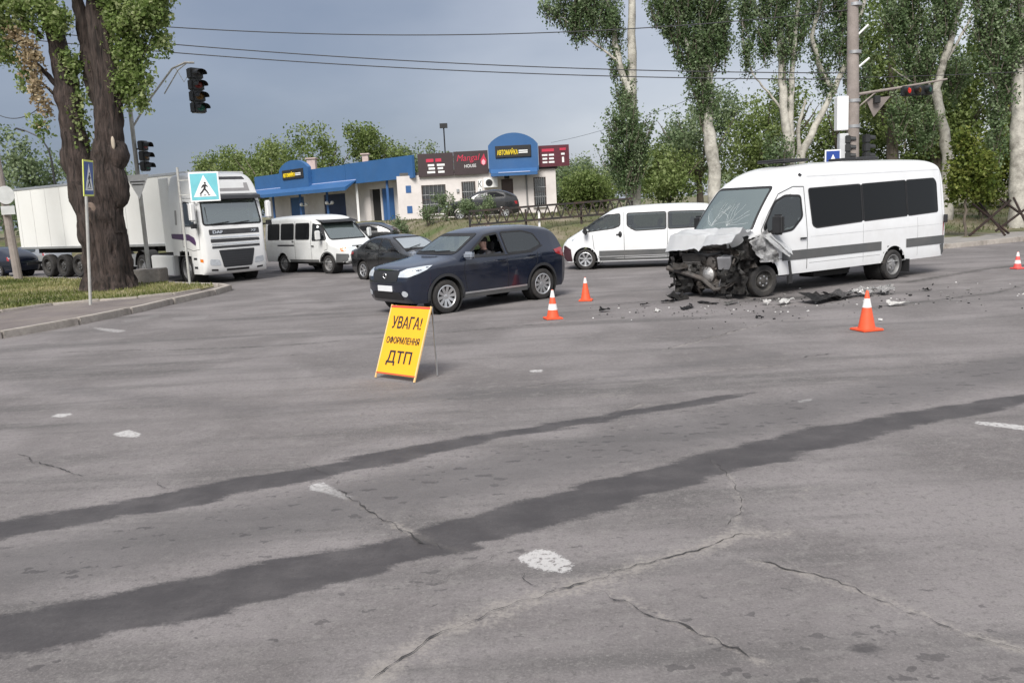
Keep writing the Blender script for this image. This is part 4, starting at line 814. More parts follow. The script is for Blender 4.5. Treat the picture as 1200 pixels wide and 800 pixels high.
poplar('poplar nearest the building with a round leafy bush around its trunk', b, relt(b, [([(6.35, 42, b[2] - .2), (6.32, 42, 5), (6.3, 42, 7.2), (6.42, 42, 11.5), (6.5, 42, 17)], .3, .13), ([(6.3, 42, 6.8), (5.75, 42, 8.5), (5.5, 42, 10), (5.0, 42, 13)], .2, .08), ([(5.7, 42, 8.6), (4.4, 42, 9.6), (3.0, 42, 10.8)], .07, .02), ([(6.3, 42, 3), (5.9, 41.7, 4.5), (5.7, 41.6, 6)], .06, .02)]),
  rel(b, [((5.9, 41.5, 4.9), (1.15, .9, 1.6), 8000), ((5.95, 41.5, 3.4), (.8, .6, .8), 2200), ((5.9, 42, 6.9), (.5, .5, .7), 1300), ((5.6, 42, 8.4), (.22, .3, .6), 500), ((6.05, 42, 8.3), (.14, .3, .8), 400), ((4.9, 42, 10.8), (.95, .9, 1.0), 4200), ((3.6, 42, 11.0), (1.0, .8, .75), 3200), ((2.7, 42, 11.2), (.5, .5, .45), 900), ((4.4, 42, 12.2), (1.8, 1.2, 1.0), 4500), ((5.6, 42, 10.0), (.35, .5, .9), 1000), ((4.0, 42, 10.1), (.6, .5, .4), 800)]))
b = (9.7, 40, bz(9.7, 40) - .1)
poplar('second poplar from the building, its crown leaning down to the left', b, relt(b, [([(9.75, 40, b[2] - .2), (9.72, 40, 3.4), (9.45, 40, 5.2), (9.5, 40, 7), (9.6, 40, 10), (9.9, 40, 15)], .34, .14), ([(9.5, 40, 5.4), (9.2, 39.9, 7.0), (8.5, 39.8, 8.8), (7.9, 39.8, 11.5)], .13, .04), ([(9.5, 40, 6), (9.35, 39.8, 8), (9.0, 39.7, 10.5)], .1, .03)]),
  rel(b, [((9.15, 39.9, 7.2), (.55, .6, 1.5), 3600), ((8.75, 39.9, 8.6), (.7, .7, 1.0), 3200), ((8.1, 39.9, 9.8), (.75, .7, .9), 3000), ((7.5, 39.9, 10.8), (.8, .7, .8), 2600), ((9.6, 39.7, 9.2), (.75, .6, 1.2), 3600), ((10.0, 39.8, 9.9), (.45, .6, .9), 1800), ((9.0, 39.7, 10.8), (1.5, 1., .8), 4800), ((9.55, 39.9, 6.2), (.35, .4, .6), 900), ((10.2, 39.9, 8.6), (.25, .4, .5), 500)]))
b = (13.5, 41, bz(13.5, 41) - .1)
poplar('poplar with two white stems left of the brown utility pole', b, relt(b, [([(13.55, 41, b[2] - .2), (13.5, 41, 3.7), (13.2, 41, 6), (13.15, 41, 8), (13.0, 41, 12), (13, 41, 15)], .26, .1), ([(13.6, 41, 3), (13.55, 41, 6), (13.65, 41, 8), (14.0, 41, 12)], .17, .08), ([(13.15, 41, 5.9), (12.3, 40.9, 6.9), (11.7, 40.9, 7.6)], .07, .025), ([(11.8, 40.9, 7.5), (11.4, 41, 8.6), (11.3, 41, 10)], .04, .015)]),
  rel(b, [((11.55, 40.9, 8.5), (.28, .4, .9), 1000), ((11.5, 41, 10.2), (.4, .5, .7), 1100), ((12.5, 40.9, 9.5), (.6, .6, 1.2), 2400), ((13.3, 40.7, 9.0), (.45, .4, 1.4), 1700), ((13.9, 41, 9.4), (.5, .5, 1.4), 1700), ((12.7, 41, 11), (1.5, 1, .8), 3600), ((13.4, 41.3, 6.5), (.45, .5, .9), 700), ((12.9, 40.9, 3.6), (.7, .6, 1.1), 1800)]))
b = (14.5, 42, bz(14.5, 42) - .1)
poplar('forked white stem slanting right just behind the brown utility pole', b, relt(b, [([(14.3, 42, b[2] - .2), (14.4, 42, 3.9), (15.1, 42, 5.2), (16.0, 42, 6.9), (16.8, 42, 8.6), (17.6, 42, 12)], .21, .08), ([(14.3, 42, 3.6), (14.25, 42, 5.2), (14.6, 42, 6.4)], .12, .06), ([(16.0, 42, 6.6), (15.2, 42, 8.0), (14.9, 42, 9.3), (15.6, 42, 12)], .14, .08)]),
  rel(b, [((15.4, 42, 8.6), (.55, .6, 1.4), 1700), ((16.5, 42, 9.6), (1.0, .8, 1.6), 4200), ((17.2, 42, 7.6), (.7, .8, 1.3), 2400), ((15.6, 42, 7.2), (.35, .5, .8), 700), ((15.8, 42, 11), (1.6, 1, .9), 3200), ((14.6, 42.2, 10.2), (.4, .5, 1.0), 900)]))
b = (20.3, 40, bz(20.3, 40) - .1)
poplar('poplar behind the sapling with a bare curved white trunk', b, relt(b, [([(20.5, 40, b[2] - .2), (20.45, 40, 3.4), (20.2, 40, 4.8), (19.85, 40, 6.4), (20.3, 40, 8), (20.9, 40, 10.4), (21.5, 40, 14)], .28, .1), ([(20.1, 40, 5), (19.2, 40, 7.5), (18.3, 40, 10)], .07, .025), ([(20.3, 40, 7.6), (20.9, 40, 8.6), (22.2, 40, 11)], .08, .03), ([(19.9, 40, 6.3), (18.6, 40, 6.8), (17.8, 40, 7.4)], .05, .02)]),
  rel(b, [((19.0, 39.9, 8.2), (1.0, .9, 1.6), 4800), ((18.2, 40, 9.8), (1.0, .8, 1.2), 3600), ((20.1, 39.8, 9.6), (.8, .8, 1.2), 3200), ((19.3, 40.3, 6.3), (.8, .7, .9), 2000), ((20.8, 40.2, 7.0), (.7, .6, 1.0), 2000), ((19.2, 39.8, 4.6), (.6, .5, .9), 1500), ((20.0, 40, 11), (2.2, 1, .9), 5000), ((18.4, 40.2, 5.2), (.7, .6, .9), 1500)]))
b = (21.5, 36, bz(21.5, 36) - .1)
poplar('rightmost poplar with a thick whitish trunk at the picture edge', b, relt(b, [([(21.45, 36, b[2] - .2), (21.35, 36, 3), (21.2, 36, 6), (21.3, 36, 9), (21.4, 36, 14)], .36, .16), ([(21.2, 36, 6), (20.4, 36, 8), (19.9, 36, 10)], .09, .03), ([(21.2, 36, 6.5), (22.2, 36, 8), (22.8, 36, 10.5)], .1, .03)]),
  rel(b, [((20.5, 35.9, 6.9), (.75, .8, 1.5), 3800), ((20.0, 36, 8.6), (.9, .8, 1.1), 3200), ((21.6, 35.6, 8.2), (.9, .7, 1.2), 3800), ((22.4, 36, 7.0), (.8, .8, 1.6), 3000), ((21.2, 36, 10), (1.9, 1, .9), 5000), ((20.6, 36.3, 4.9), (.5, .5, .9), 1300), ((20.3, 36.2, 3.4), (.5, .5, .8), 900)]))
# sapling and hedge plants on the right
sp = thing('sapling', 'young yellow green tree on the far pavement right of the wrecked van', 'tree', (17.1, 32.0, .12))
q = MB(); limb(q, [(0, 0, -.1), (.02, 0, 1.2), (0, 0, 2.2), (.05, 0, 3.6)], .055, .02); limb(q, [(0, 0, 1.5), (.5, 0, 2.2)], .025, .01); limb(q, [(0, 0, 1.6), (-.4, 0, 2.4)], .025, .01); q.build('trunk', M_twig, sp, smooth=60)
P, T = clumps([((0, 0, 2.4), (.7, .6, .8), 2600), ((.5, 0, 1.95), (.5, .5, .5), 1300), ((-.1, 0, 3.4), (.4, .4, .6), 1000), ((.75, 0, 2.6), (.35, .4, .5), 700), ((-.35, 0, 1.8), (.35, .4, .45), 700)], 30, .14, 1.); leaves('crown', P, .13, LF_yel, sp, T)

def bush_tree(name, label, base, h, r, n, mlf, size, group, cat='tree', trunk=True, per=60, sprd=.45, squash=.75, asym=0.):
    t = thing(name, label, cat, base, 0, group); q = MB()
    if trunk:
        limb(q, [(0, 0, -.3), (rnd.uniform(-.1, .1), 0, h * .35), (rnd.uniform(-.3, .3), 0, h * .8)], .035 * h + .04, .02, 7)
        for k in range(4):
            a = rnd.uniform(0, 6.28); limb(q, [(0, 0, h * rnd.uniform(.2, .4)), (math.cos(a) * r * .4, math.sin(a) * r * .4, h * .55), (math.cos(a) * r * .75, math.sin(a) * r * .75, h * .8)], .02 * h, .012, 6)
    else:
        for k in range(5): a = rnd.uniform(0, 6.28); limb(q, [(0, 0, -.1), (math.cos(a) * r * .5, math.sin(a) * r * .5, h * .7)], .03, .01, 5)
    q.build('trunk' if trunk else 'stem', M_twig, t, smooth=60)
    sp = []; k = 7
    for i in range(k):
        a = rnd.uniform(0, 6.28); rr = r * rnd.uniform(.2, .75); zz = h * rnd.uniform(.35 if trunk else .25, .9); f = rnd.uniform(.32, .55)
        sp.append(((math.cos(a) * rr + asym * zz / h, math.sin(a) * rr, zz), (r * f, r * f, h * f * .45), n / (k + 2)))
    sp.append(((0, 0, h * .55), (r * .75, r * .75, h * .36), 2 * n / (k + 2)))
    P, T = clumps(sp, per, sprd, 1.1); leaves('crown', P, size, mlf, t, T); return t
# trees behind the building and beyond the road
BACK = [(-26.8, 91, 1.2, 8.6, 3.6, LF_far, 'tree just left of the arch, low behind the blue fascia'), (-30.2, 92, 1.2, 9.6, 3.0, LF_far, 'tall thin topped tree behind the left end of the blue fascia'),
  (-23, 86, 1.2, 9.8, 4.6, LF_far, 'dense tree behind the left blue arch of the building'), (-17.5, 84, 1.2, 10.3, 4.4, LF_far, 'dense tree behind the middle of the blue fascia'), (-12.4, 85, 1.2, 10.2, 4.0, LF_far, 'tree behind the right part of the blue fascia'), (-7.6, 87, 1.2, 9.4, 3.8, LF_grey, 'pale loose tree behind the brown signboards')]
for x, y, z, h, r, m, lab in BACK: bush_tree('background_tree', lab, (x, y, z), h * .86, r * .95, 9000, m, .24, 'trees behind the building', sprd=.42, per=50)
RB = [(7.5, 80, 4.4, 4.2, LF_grey, 'grey green tree far behind, just right of the building end'), (12.6, 84, 6.2, 4.4, LF_grey, 'hazy tree far behind, left of the second poplar'), (11.0, 58, 4.4, 3.6, LF_far, 'low bright green bushy tree behind the lattice barrier'), (6.2, 64, 2.6, 2.6, LF_far, 'low grey bush right of the building wall'),
  (13.5, 60, 8.2, 3.8, LF_grey, 'round olive tree between the second poplar and the white stems'), (17.6, 58, 9.0, 4.6, LF_far, 'broad green tree behind the roof of the wrecked van'), (22.5, 57, 8.6, 4.2, LF_far, 'broad green tree behind the white stems'), (27.5, 55, 8.4, 4.6, LF_far, 'broad green tree right of the brown utility pole'), (32.8, 54, 9.0, 4.6, LF_far, 'dark green tree behind the curved white trunk'), (36, 50, 9.0, 4.4, LF_far, 'dark green tree behind the rightmost poplar'), (27, 46, 4.6, 2.6, LF_yel, 'yellow green bushy tree behind the sapling'), (22.4, 50, 13.5, 2.7, LF_far, 'tall fresh green tree close right of the brown utility pole'), (28.8, 48.5, 13, 3.0, LF_far, 'tall green tree filling the upper right corner behind the poplars'), (25.5, 51, 9.5, 2.4, LF_far, 'green tree between the two right poplars, lower than its neighbours')]
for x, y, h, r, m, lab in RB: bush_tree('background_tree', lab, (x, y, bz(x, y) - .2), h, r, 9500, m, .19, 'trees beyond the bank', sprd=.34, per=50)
LB = [(-38, 66, 9.0, 4.2, LF_grey, 'dark tree behind the leaning pole at the left edge'), (-34.5, 74, 6.6, 3.4, LF_grey, 'low tree behind the truck trailer'), (-46, 72, 8.8, 4.6, LF_grey, 'dark tree at the far left behind the parked car')]
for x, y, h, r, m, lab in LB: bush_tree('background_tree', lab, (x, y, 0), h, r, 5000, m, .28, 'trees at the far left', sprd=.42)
HB = [(-5.9, 47.2, 1.5, .55), (-4.2, 46.8, 1.35, .6), (-3.2, 46.6, 1.7, .6), (-2.1, 46.4, 1.25, .6), (-1.0, 46.2, 1.1, .6)]
labs = ['loose shrub at the left end of the row below the cream wall', 'second shrub of the row below the cream wall', 'tallest shrub of the row below the cream wall', 'shrub left of the parked black car', 'low shrub in front of the parked black car']
for (x, y, h, r), lab in zip(HB, labs): bush_tree('shrub', lab, (x, y, bz(x, y) - .05), h, r, 900, LF_grey, .1, 'shrubs below the building', 'shrub', False, 20, .1)
for x, y, h, r, lab in ((23.2, 37.6, 2.2, 1.2, 'clipped green bush at the right picture edge'), (21.9, 39.5, 2.6, 1.0, 'green bush between the two right poplars')): bush_tree('shrub', lab, (x, y, bz(x, y) - .05), h, r, 2400, LF_yel, .13, 'shrubs on the right', 'shrub', False, 30, .16)
# far woods closing the view
for nm, lab, pts, n, h in (('far_woods', 'distant grey green woods closing the view behind the building', [(-120, 150), (-60, 165), (0, 170), (60, 160), (130, 140)], 16000, 9.5),):
    P = []
    for a, b2 in zip(pts[:-1], pts[1:]):
        for i in range(26):
            t = (i + rnd.random()) / 26; x, y = a[0] + (b2[0] - a[0]) * t, a[1] + (b2[1] - a[1]) * t + rnd.uniform(-6, 6); hh = h * rnd.uniform(.6, 1.1); P.append(((x, y, 1 + hh * .5), (4.2, 4, hh * .5), n / 104))
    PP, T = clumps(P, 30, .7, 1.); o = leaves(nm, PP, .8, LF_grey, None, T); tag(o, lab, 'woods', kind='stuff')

# ================================================================== VEHICLES
def in_poly(x, y, poly):
    ins = False; n = len(poly)
    for i in range(n):
        a, b = poly[i], poly[(i + 1) % n]
        if (a[1] > y) != (b[1] > y) and x < a[0] + (y - a[1]) * (b[0] - a[0]) / (b[1] - a[1]): ins = not ins
    return ins
def round_poly(pts, r, n=4):
    out = []; k = len(pts)
    for i in range(k):
        p, a, b = Vector(pts[i]), Vector(pts[i - 1]), Vector(pts[(i + 1) % k])
        ra = min(r, (a - p).length * .45, (b - p).length * .45); s, e = p + (a - p).normalized() * ra, p + (b - p).normalized() * ra
        for j in range(n + 1): t = j / n; out.append(tuple(s * (1 - t) ** 2 + p * 2 * t * (1 - t) + e * t * t))
    return out
def offset_poly(pts, d):
    k = len(pts); A = sum(pts[i][0] * pts[(i + 1) % k][1] - pts[(i + 1) % k][0] * pts[i][1] for i in range(k)); sg = 1 if A > 0 else -1; out = []
    for i in range(k):
        a, p, b = Vector(pts[i - 1]), Vector(pts[i]), Vector(pts[(i + 1) % k]); t = ((p - a).normalized() + (b - p).normalized())
        t = t.normalized() if t.length > 1e-6 else (b - p).normalized(); out.append((p.x + sg * t.y * d, p.y - sg * t.x * d))
    return out
class Car:
    def __init__(s, root): s.root = root; s.holes = []; s.arches = []
    def loft(s, top, bot, W, Wz, corner, ns=150, nv=26, chaikin=2):
        """top: centre line over the vehicle from front to rear; bot(x): lower edge; W, Wz: half width by length and by height; corner(x,z): (R, n)"""
        T = [Vector(p) for p in top]
        for _ in range(chaikin):
            Q = [T[0]]
            for a, b in zip(T[:-1], T[1:]): Q += [a.lerp(b, .25), a.lerp(b, .75)]
            T = Q + [T[-1]]
        L_ = np.concatenate([[0], np.cumsum([(b - a).length for a, b in zip(T[:-1], T[1:])])]); u = np.linspace(0, L_[-1], ns)
        tx, tz = np.interp(u, L_, [p.x for p in T]), np.interp(u, L_, [p.y for p in T])
        wx, wy = zip(*sorted(W)); zx, zy = zip(*Wz); V = np.zeros((ns, 2 * nv - 1, 3))
        for i in range(ns):
            bx, bzz = bot(tx[i]); ln = math.hypot(tx[i] - bx, tz[i] - bzz) + 1e-6; Rr, n = corner(tx[i], tz[i]); fr = max(.05, 1 - Rr / ln) if ln > Rr * 1.2 else .17
            na = nv // 2
            for j in range(nv):
                if j < na: f, e = fr * j / na, 1.
                else: a = math.pi / 2 * (j - na) / (nv - 1 - na); f, e = fr + (1 - fr) * math.sin(a) ** (2 / n), math.cos(a) ** (2 / n) if j < nv - 1 else 0.
                x, z = bx + (tx[i] - bx) * f, bzz + (tz[i] - bzz) * f
                y = float(np.interp(x, wx, wy) * np.interp(z, zx, zy)) * e
                V[i, j] = (x, y, z); V[i, 2 * nv - 2 - j] = (x, -y, z)
        m = 2 * nv - 1; s.V = V.reshape(-1, 3); s.F = [(i * m + j, i * m + j + 1, (i + 1) * m + j + 1, (i + 1) * m + j) for i in range(ns - 1) for j in range(m - 1)]
        s.F += [(i * m, (i + 1) * m, (i + 1) * m + m - 1, i * m + m - 1) for i in range(ns - 1)]
        s.bvh = BVHTree.FromPolygons([tuple(v) for v in s.V], s.F)
    def finish(s, m, name='body'):
        V = s.V.copy()
        for cx, cz, r in s.arches:                                     # pull vertices onto the arch edge so that it is clean
            d = np.hypot(V[:, 0] - cx, V[:, 2] - cz); k = (np.abs(d - r) < .035) & (np.abs(V[:, 1]) > .45); f = r / np.maximum(d[k], 1e-6)
            V[k, 0] = cx + (V[k, 0] - cx) * f; V[k, 2] = cz + (V[k, 2] - cz) * f
        keep = []
        for f in s.F:
            c = V[list(f)].mean(0); ok = True
            for cx, cz, r in s.arches:
                if math.hypot(c[0] - cx, c[2] - cz) < r - .004 and abs(c[1]) > .45: ok = False
            if ok:
                for ax, sg, poly, cond in s.holes:
                    if ax == 'y' and c[1] * sg > .3 and in_poly(c[0], c[2], poly): ok = False
                    if ax == 'x' and cond(c) and in_poly(c[1], c[2], poly): ok = False
            if ok: keep.append(f)
        mb = MB(); mb.add(V, keep); s.body = mb.build(name, m, s.root, smooth=28); return s.body
    def hit(s, p, ax, sg):
        if ax == 'y': o, d = Vector((p[0], sg * 6, p[1])), Vector((0, -sg, 0))
        elif ax == 'x': o, d = Vector((sg * 15, p[0], p[1])), Vector((-sg, 0, 0))
        elif ax == 'd': o, d = Vector((.707 * 9 - .707 * p[0], sg * (.707 * 9 + .707 * p[0]), p[1])), Vector((-.707, -.707 * sg, 0))
        else: o, d = Vector((p[0], p[1], 9)), Vector((0, 0, -1))
        h = s.bvh.ray_cast(o, d)
        if h[0] is None:
            g = Vector((p[0], sg * .9, p[1])) if ax == 'y' else (Vector((sg * 3, p[0], p[1])) if ax == 'x' else Vector((p[0], p[1], 2)))
            h = s.bvh.find_nearest(g)
        n = h[1]
        if n.dot(d) > 0: n = -n
        return h[0], n
    def decal(s, name, pts, ax, sg, m, off=.005, parent=None, step=.09, thick=.0, r=0.):
        """a panel that lies on the body: outline pts in the side (x,z), front (y,z) or top (x,y) view"""
        if r: pts = round_poly(pts, r)
        bm = bmesh.new(); vs = [bm.verts.new((a, b, 0)) for a, b in pts]; bm.faces.new(vs)
        P = np.array(pts); lo, hi = P.min(0), P.max(0)
        for k in (0, 1):
            for v in np.arange(lo[k] + step, hi[k], step):
                co = [0, 0, 0]; no = [0, 0, 0]; co[k] = v; no[k] = 1
                bmesh.ops.bisect_plane(bm, geom=bm.verts[:] + bm.edges[:] + bm.faces[:], plane_co=co, plane_no=no)
        bmesh.ops.triangulate(bm, faces=bm.faces)
        res = [s.hit((v.co.x, v.co.y), ax, sg) for v in bm.verts]
        for v, (h, n) in zip(bm.verts, res): v.co = h + n * off
        bm.normal_update(); av = sum((n for h, n in res), Vector())
        if sum((f.normal.dot(av) for f in bm.faces)) < 0: bmesh.ops.reverse_faces(bm, faces=bm.faces)
        if thick:
            r_ = bmesh.ops.solidify(bm, geom=bm.faces, thickness=thick)
        me = bpy.data.meshes.new(name); bm.to_mesh(me); bm.free(); me.materials.append(m)
        me.polygons.foreach_set('use_smooth', [True] * len(me.polygons)); me.set_sharp_from_angle(angle=R(40))
        return link(name, me, parent or s.root)
    def strip(s, name, line, w, ax, sg, m, off=.004, parent=None, closed=False, step=.05):
        """a narrow band on the body along a line (seam, gasket, trim)"""
        P = []; L_ = list(line) + ([line[0]] if closed else [])
        for a, b in zip(L_[:-1], L_[1:]):
            n = max(1, int(math.dist(a, b) / step))
            for i in range(n): P.append(Vector((a[0] + (b[0] - a[0]) * i / n, a[1] + (b[1] - a[1]) * i / n)))
        if not closed: P.append(Vector(L_[-1]))
        k = len(P); A, B = [], []
        for i, p in enumerate(P):
            t = (P[(i + 1) % k] - P[i - 1]) if closed else (P[min(i + 1, k - 1)] - P[max(i - 1, 0)]); t.normalize(); n = Vector((-t.y, t.x)) * w / 2
            for o, l in ((n, A), (-n, B)): h, nn = s.hit((p.x + o.x, p.y + o.y), ax, sg); l.append(h + nn * off)
        mb = MB(); mb.add(A + B, [(i, (i + 1) % k, k + (i + 1) % k, k + i) for i in range(k if closed else k - 1)]); return mb.build(name, m, parent or s.root, smooth=40, fix=False)
    def pane(s, name, poly, ax, sg, g, parent=None, r=.05, hole=None, rim=.035, off=.004, rimm=None):
        poly = round_poly(poly, r)
        if hole is not None: s.holes.append((ax, sg, offset_poly(poly, -.012), hole))
        o = s.decal(name, poly, ax, sg, g, off, parent, .1)
        s.strip('gasket', poly, rim, ax, sg, rimm or M_rub, off + .003, o, True); return o
M_rub = mat('black_rubber', (.014, .014, .015), .6, var=.2)
M_tyre = mat('tyre_rubber', (.022, .021, .021), .85, var=.3, vscale=14, bump=.3, bscale=80, dirt=(.09, .08, .07, .5), dscale=5)
M_alloy = mat('alloy_silver', (.62, .63, .64), .3, .8, var=.1, dirt=(.25, .22, .2, .4), dscale=6)
M_steelrim = mat('grey_steel_rim', (.3, .3, .3), .5, .5, var=.2, dirt=(.12, .1, .09, .6), dscale=6)
M_under = mat('underbody_black', (.012, .012, .012), .9, var=.3)
M_vanw = mat('white_vehicle_paint', (.74, .75, .76), .28, var=.02, coat=.5, dirt=(.5, .48, .45, .3), dscale=1.1)
M_cream = mat('aged_white_paint', (.68, .69, .68), .35, var=.04, coat=.3, dirt=(.42, .4, .37, .45), dscale=1.4)
M_navy = mat('dark_navy_paint', (.008, .013, .029), .2, .25, var=.12, coat=1., dirt=(.05, .05, .055, .2), dscale=1.3)
M_blackp = mat('black_vehicle_paint', (.012, .0125, .014), .25, .2, var=.15, coat=1., dirt=(.05, .048, .045, .35), dscale=1.3)
M_greyclad = mat('grey_cladding', (.085, .088, .09), .6, var=.1, dirt=(.17, .155, .14, .4))
M_chrome = mat('chrome', (.75, .76, .78), .12, 1.)
M_lamp = mat('headlamp_glass', (.62, .66, .7), .08, .3, var=.2, vscale=14, coat=1.)
M_tail = mat('tail_lamp_red', (.3, .012, .015), .15, var=.2, coat=1.); M_orange = mat('indicator_orange', (.7, .2, .02), .2, coat=1.)
M_seat = mat('seat_fabric', (.035, .034, .036), .9, var=.2); M_dash = mat('dashboard', (.025, .025, .026), .7, var=.2)
M_plate = mat('number_plate', (.72, .73, .74), .4, var=.05)
G_wind = glass('windscreen_glass', (.78, .88, .84), .5, .2, (.09, .115, .11)); G_side = glass('side_glass', (.55, .6, .6), .55, .06, (.02, .022, .024)); G_tint = glass('tinted_glass', (.06, .06, .065), .0, .0, (.006, .006, .007), 1.36)
G_pale = glass('sky_pale_windscreen', (.7, .8, .77), .15, .42, (.25, .27, .28))  # pale body colour stands in for sky reflected in the screen
def wheel(root, x, y, r, w, rim='alloy', spokes=10, sg=1, nm='wheel'):
    """tyre with rounded shoulders, dished rim; sg: +1 if the outer face looks to +y"""
    o = bpy.data.objects.new(nm, None); COL.objects.link(o); o.parent = root; o.location = (x, y, r); o.rotation_euler = (0, rnd.uniform(0, 6), 0)
    rr = r * .66; h = w / 2; t = MB(); t.lathe([(rr, -h * .85), (r * .86, -h), (r * .96, -h * .86), (r, -h * .6), (r, -h * .15), (r * .988, -h * .12), (r * .988, h * .12), (r, h * .15), (r, h * .6), (r * .96, h * .86), (r * .86, h), (rr, h * .85)], 36, 'y', cap=False)
    t.build('tyre', M_tyre, o, smooth=40)
    k = MB(); q = sg * h; m = M_alloy if rim == 'alloy' else M_steelrim
    k.lathe([(rr * 1.02, q * .88), (rr * .97, q * .9), (rr * .93, q * .7), (rr * .9, q * .1), (.002, q * .05)], 36, 'y', cap=False)
    if rim == 'alloy':
        ro = k.build('rim', mat('rim_shadow_grey', (.12, .12, .125), .5, .5), o, smooth=40); sp = MB()
        for i in range(spokes):
            a = 2 * math.pi * i / spokes; d = Vector((math.cos(a), 0, math.sin(a))); tng = Vector((-d.z, 0, d.x))
            w0, w1 = rr * .1, rr * .15; p0, p1 = d * rr * .15 + Vector((0, q * .62, 0)), d * rr * .97 + Vector((0, q * .84, 0)); dp = Vector((0, -q * .22, 0))
            V = [p0 + tng * w0, p0 - tng * w0, p1 - tng * w1, p1 + tng * w1]; V += [v + dp for v in V]
            sp.add(V, [(0, 1, 2, 3), (4, 5, 6, 7), (0, 1, 5, 4), (1, 2, 6, 5), (2, 3, 7, 6), (3, 0, 4, 7)])
        sp.lathe([(rr * 1.03, q * .9), (rr * .96, q * .95), (rr * .9, q * .84), (rr * .92, q * .6)], 36, 'y', closed=True); sp.lathe([(.002, q * .74), (rr * .2, q * .7), (rr * .22, q * .4)], 16, 'y', cap=False); sp.build('spokes', M_alloy, ro, smooth=30)
    else:
        k.lathe([(rr * .7, q * .1), (rr * .56, q * .6), (rr * .3, q * .68), (.28 * rr, q * .85), (.002, q * .88)], 24, 'y', cap=False); ro = k.build('rim', m, o, smooth=35)
        b = MB()
        for i in range(6): a = math.pi * i / 3; b.lathe([(.022, 0), (.022, q * .1), (0, q * .12)], 8, 'y', (math.cos(a) * rr * .42, q * .6, math.sin(a) * rr * .42))
        b.build('lug_nuts', M_alloy, ro)
    return o
def seats(root, rows, z0, zb, w=.5, ys=(-.38, .38)):
    for x in rows:
        for y in ys:
            q = MB(); q.box((x + .1, y, z0), (.5, w, .16)); q.box((x - .18, y, (z0 + zb) / 2 + .05), (.13, w, zb - z0), Matrix.Rotation(-.15, 3, 'Y')); q.box((x - .27, y, zb + .16), (.1, .26, .2), Matrix.Rotation(-.12, 3, 'Y')); q.build('seat', M_seat, root, bevel=.03, seg=2)
def cabin(root, x0, x1, w, z, dx, dz, sy):
    q = MB(); q.box(((x0 + x1) / 2, 0, z), (x1 - x0, w, .06)); q.build('floor_pan', M_under, root, smooth=None)
    q = MB(); q.box((dx, 0, dz - .12), (.4, w * .96, .26)); q.build('dashboard', M_dash, root, bevel=.05, seg=2)
    q = MB(); M_ = Matrix.Translation((dx - .38, sy, dz)) @ Matrix.Rotation(R(-65), 4, 'Y')
    ring = [M_ @ Vector((.18 * math.cos(i * math.pi / 12), .18 * math.sin(i * math.pi / 12), 0)) for i in range(25)]; q.tube(ring, .016, 6, False)
    for k in (0, 8, 16): q.tube([M_ @ Vector((0, 0, 0)), ring[k]], .014, 5)
    q.tube([M_ @ Vector((0, 0, 0)), (dx, sy, dz - .12)], .03, 6); q.build('steering_wheel', M_dash, root)
def mirror(root, p, d, m, sg, face=None):
    q = MB(); q.box(p, d, Matrix.Rotation(sg * .2, 3, 'Z')); o = q.build('mirror', m, root, bevel=min(d) * .3, seg=3)
    f = MB(); f.box((p[0] - d[0] / 2 - .004, p[1], p[2]), (.006, d[1] * .82, d[2] * .8)); f.build('mirror_glass', M_chrome, o, smooth=None)
    a = MB(); a.bar((p[0], p[1] - sg * d[1] * .45, p[2] - d[2] * .3), (p[0] - .05, p[1] - sg * (d[1] * .5 + .16), p[2] - d[2] * .42), .05, .04); a.build('mirror_arm', M_rub, o)
def handle(root, car, x, z, sg, m, w=.19):
    h, n = car.hit((x, z), 'y', sg); q = MB(); q.bar(h + Vector((-w / 2, sg * .025, 0)), h + Vector((w / 2, sg * .025, .004)), .03, .034); q.build('door_handle', m, root, bevel=.01, seg=2)
def arch_lip(car, cx, cz, r, w, m, sg, z0, off=.012, name='wheel_arch_trim'):
    a0 = math.asin(max(-1, min(1, (z0 - cz) / r))); L_ = [(cx + (r + w / 2 - .01) * math.cos(t), cz + (r + w / 2 - .01) * math.sin(t)) for t in np.linspace(a0, math.pi - a0, 40)]
    return car.strip(name, L_, w, 'y', sg, m, off)
def wells(root, cx, r, w, cz, yi):
    for sg in (-1, 1):
        q = MB(); q.lathe([(r, 0), (r, sg * w)], 28, 'y', (cx, sg * yi, cz), cap=False); q.build('wheel_well', M_under, root, smooth=60)

# ---------------------------------------------------------------- dark SUV with driver
suv = thing('suv', 'dark navy compact SUV with its window down and a driver inside', 'car', (-.86, 19.35, .0), R(220.5), None, 1.03)
c = Car(suv)
c.loft([(2.08, .27), (2.19, .4), (2.22, .62), (2.2, .84), (2.1, .98), (1.75, 1.04), (1.4, 1.085), (1.15, 1.12), (1.02, 1.155), (.64, 1.37), (.3, 1.56), (.05, 1.64), (-.4, 1.685), (-1.0, 1.685), (-1.5, 1.645), (-1.85, 1.58), (-2.0, 1.34), (-2.1, 1.12), (-2.17, .98), (-2.21, .72), (-2.19, .42), (-2.08, .28)],
  lambda x: (min(1.95, max(-1.95, x)), .26), [(-2.3, .64), (-2.18, .76), (-2.0, .84), (-1.7, .885), (-1.3, .91), (-.5, .905), (.8, .905), (1.35, .91), (1.7, .895), (1.95, .84), (2.1, .76), (2.22, .64), (2.3, .56)],
  [(.2, .93), (.34, .975), (.55, .985), (.8, 1.0), (.98, 1.0), (1.05, .985), (1.1, .96), (1.3, .885), (1.55, .795), (1.7, .74)], lambda x, z: ((.12, 3.2) if x > 1.05 else (.15, 3.0)) if z > .98 else (.16, 3.4), 190, 34)
for cx in (1.33, -1.33): c.arches.append((cx, .36, .41)); wells(suv, cx, .4, .32, .36, .58)
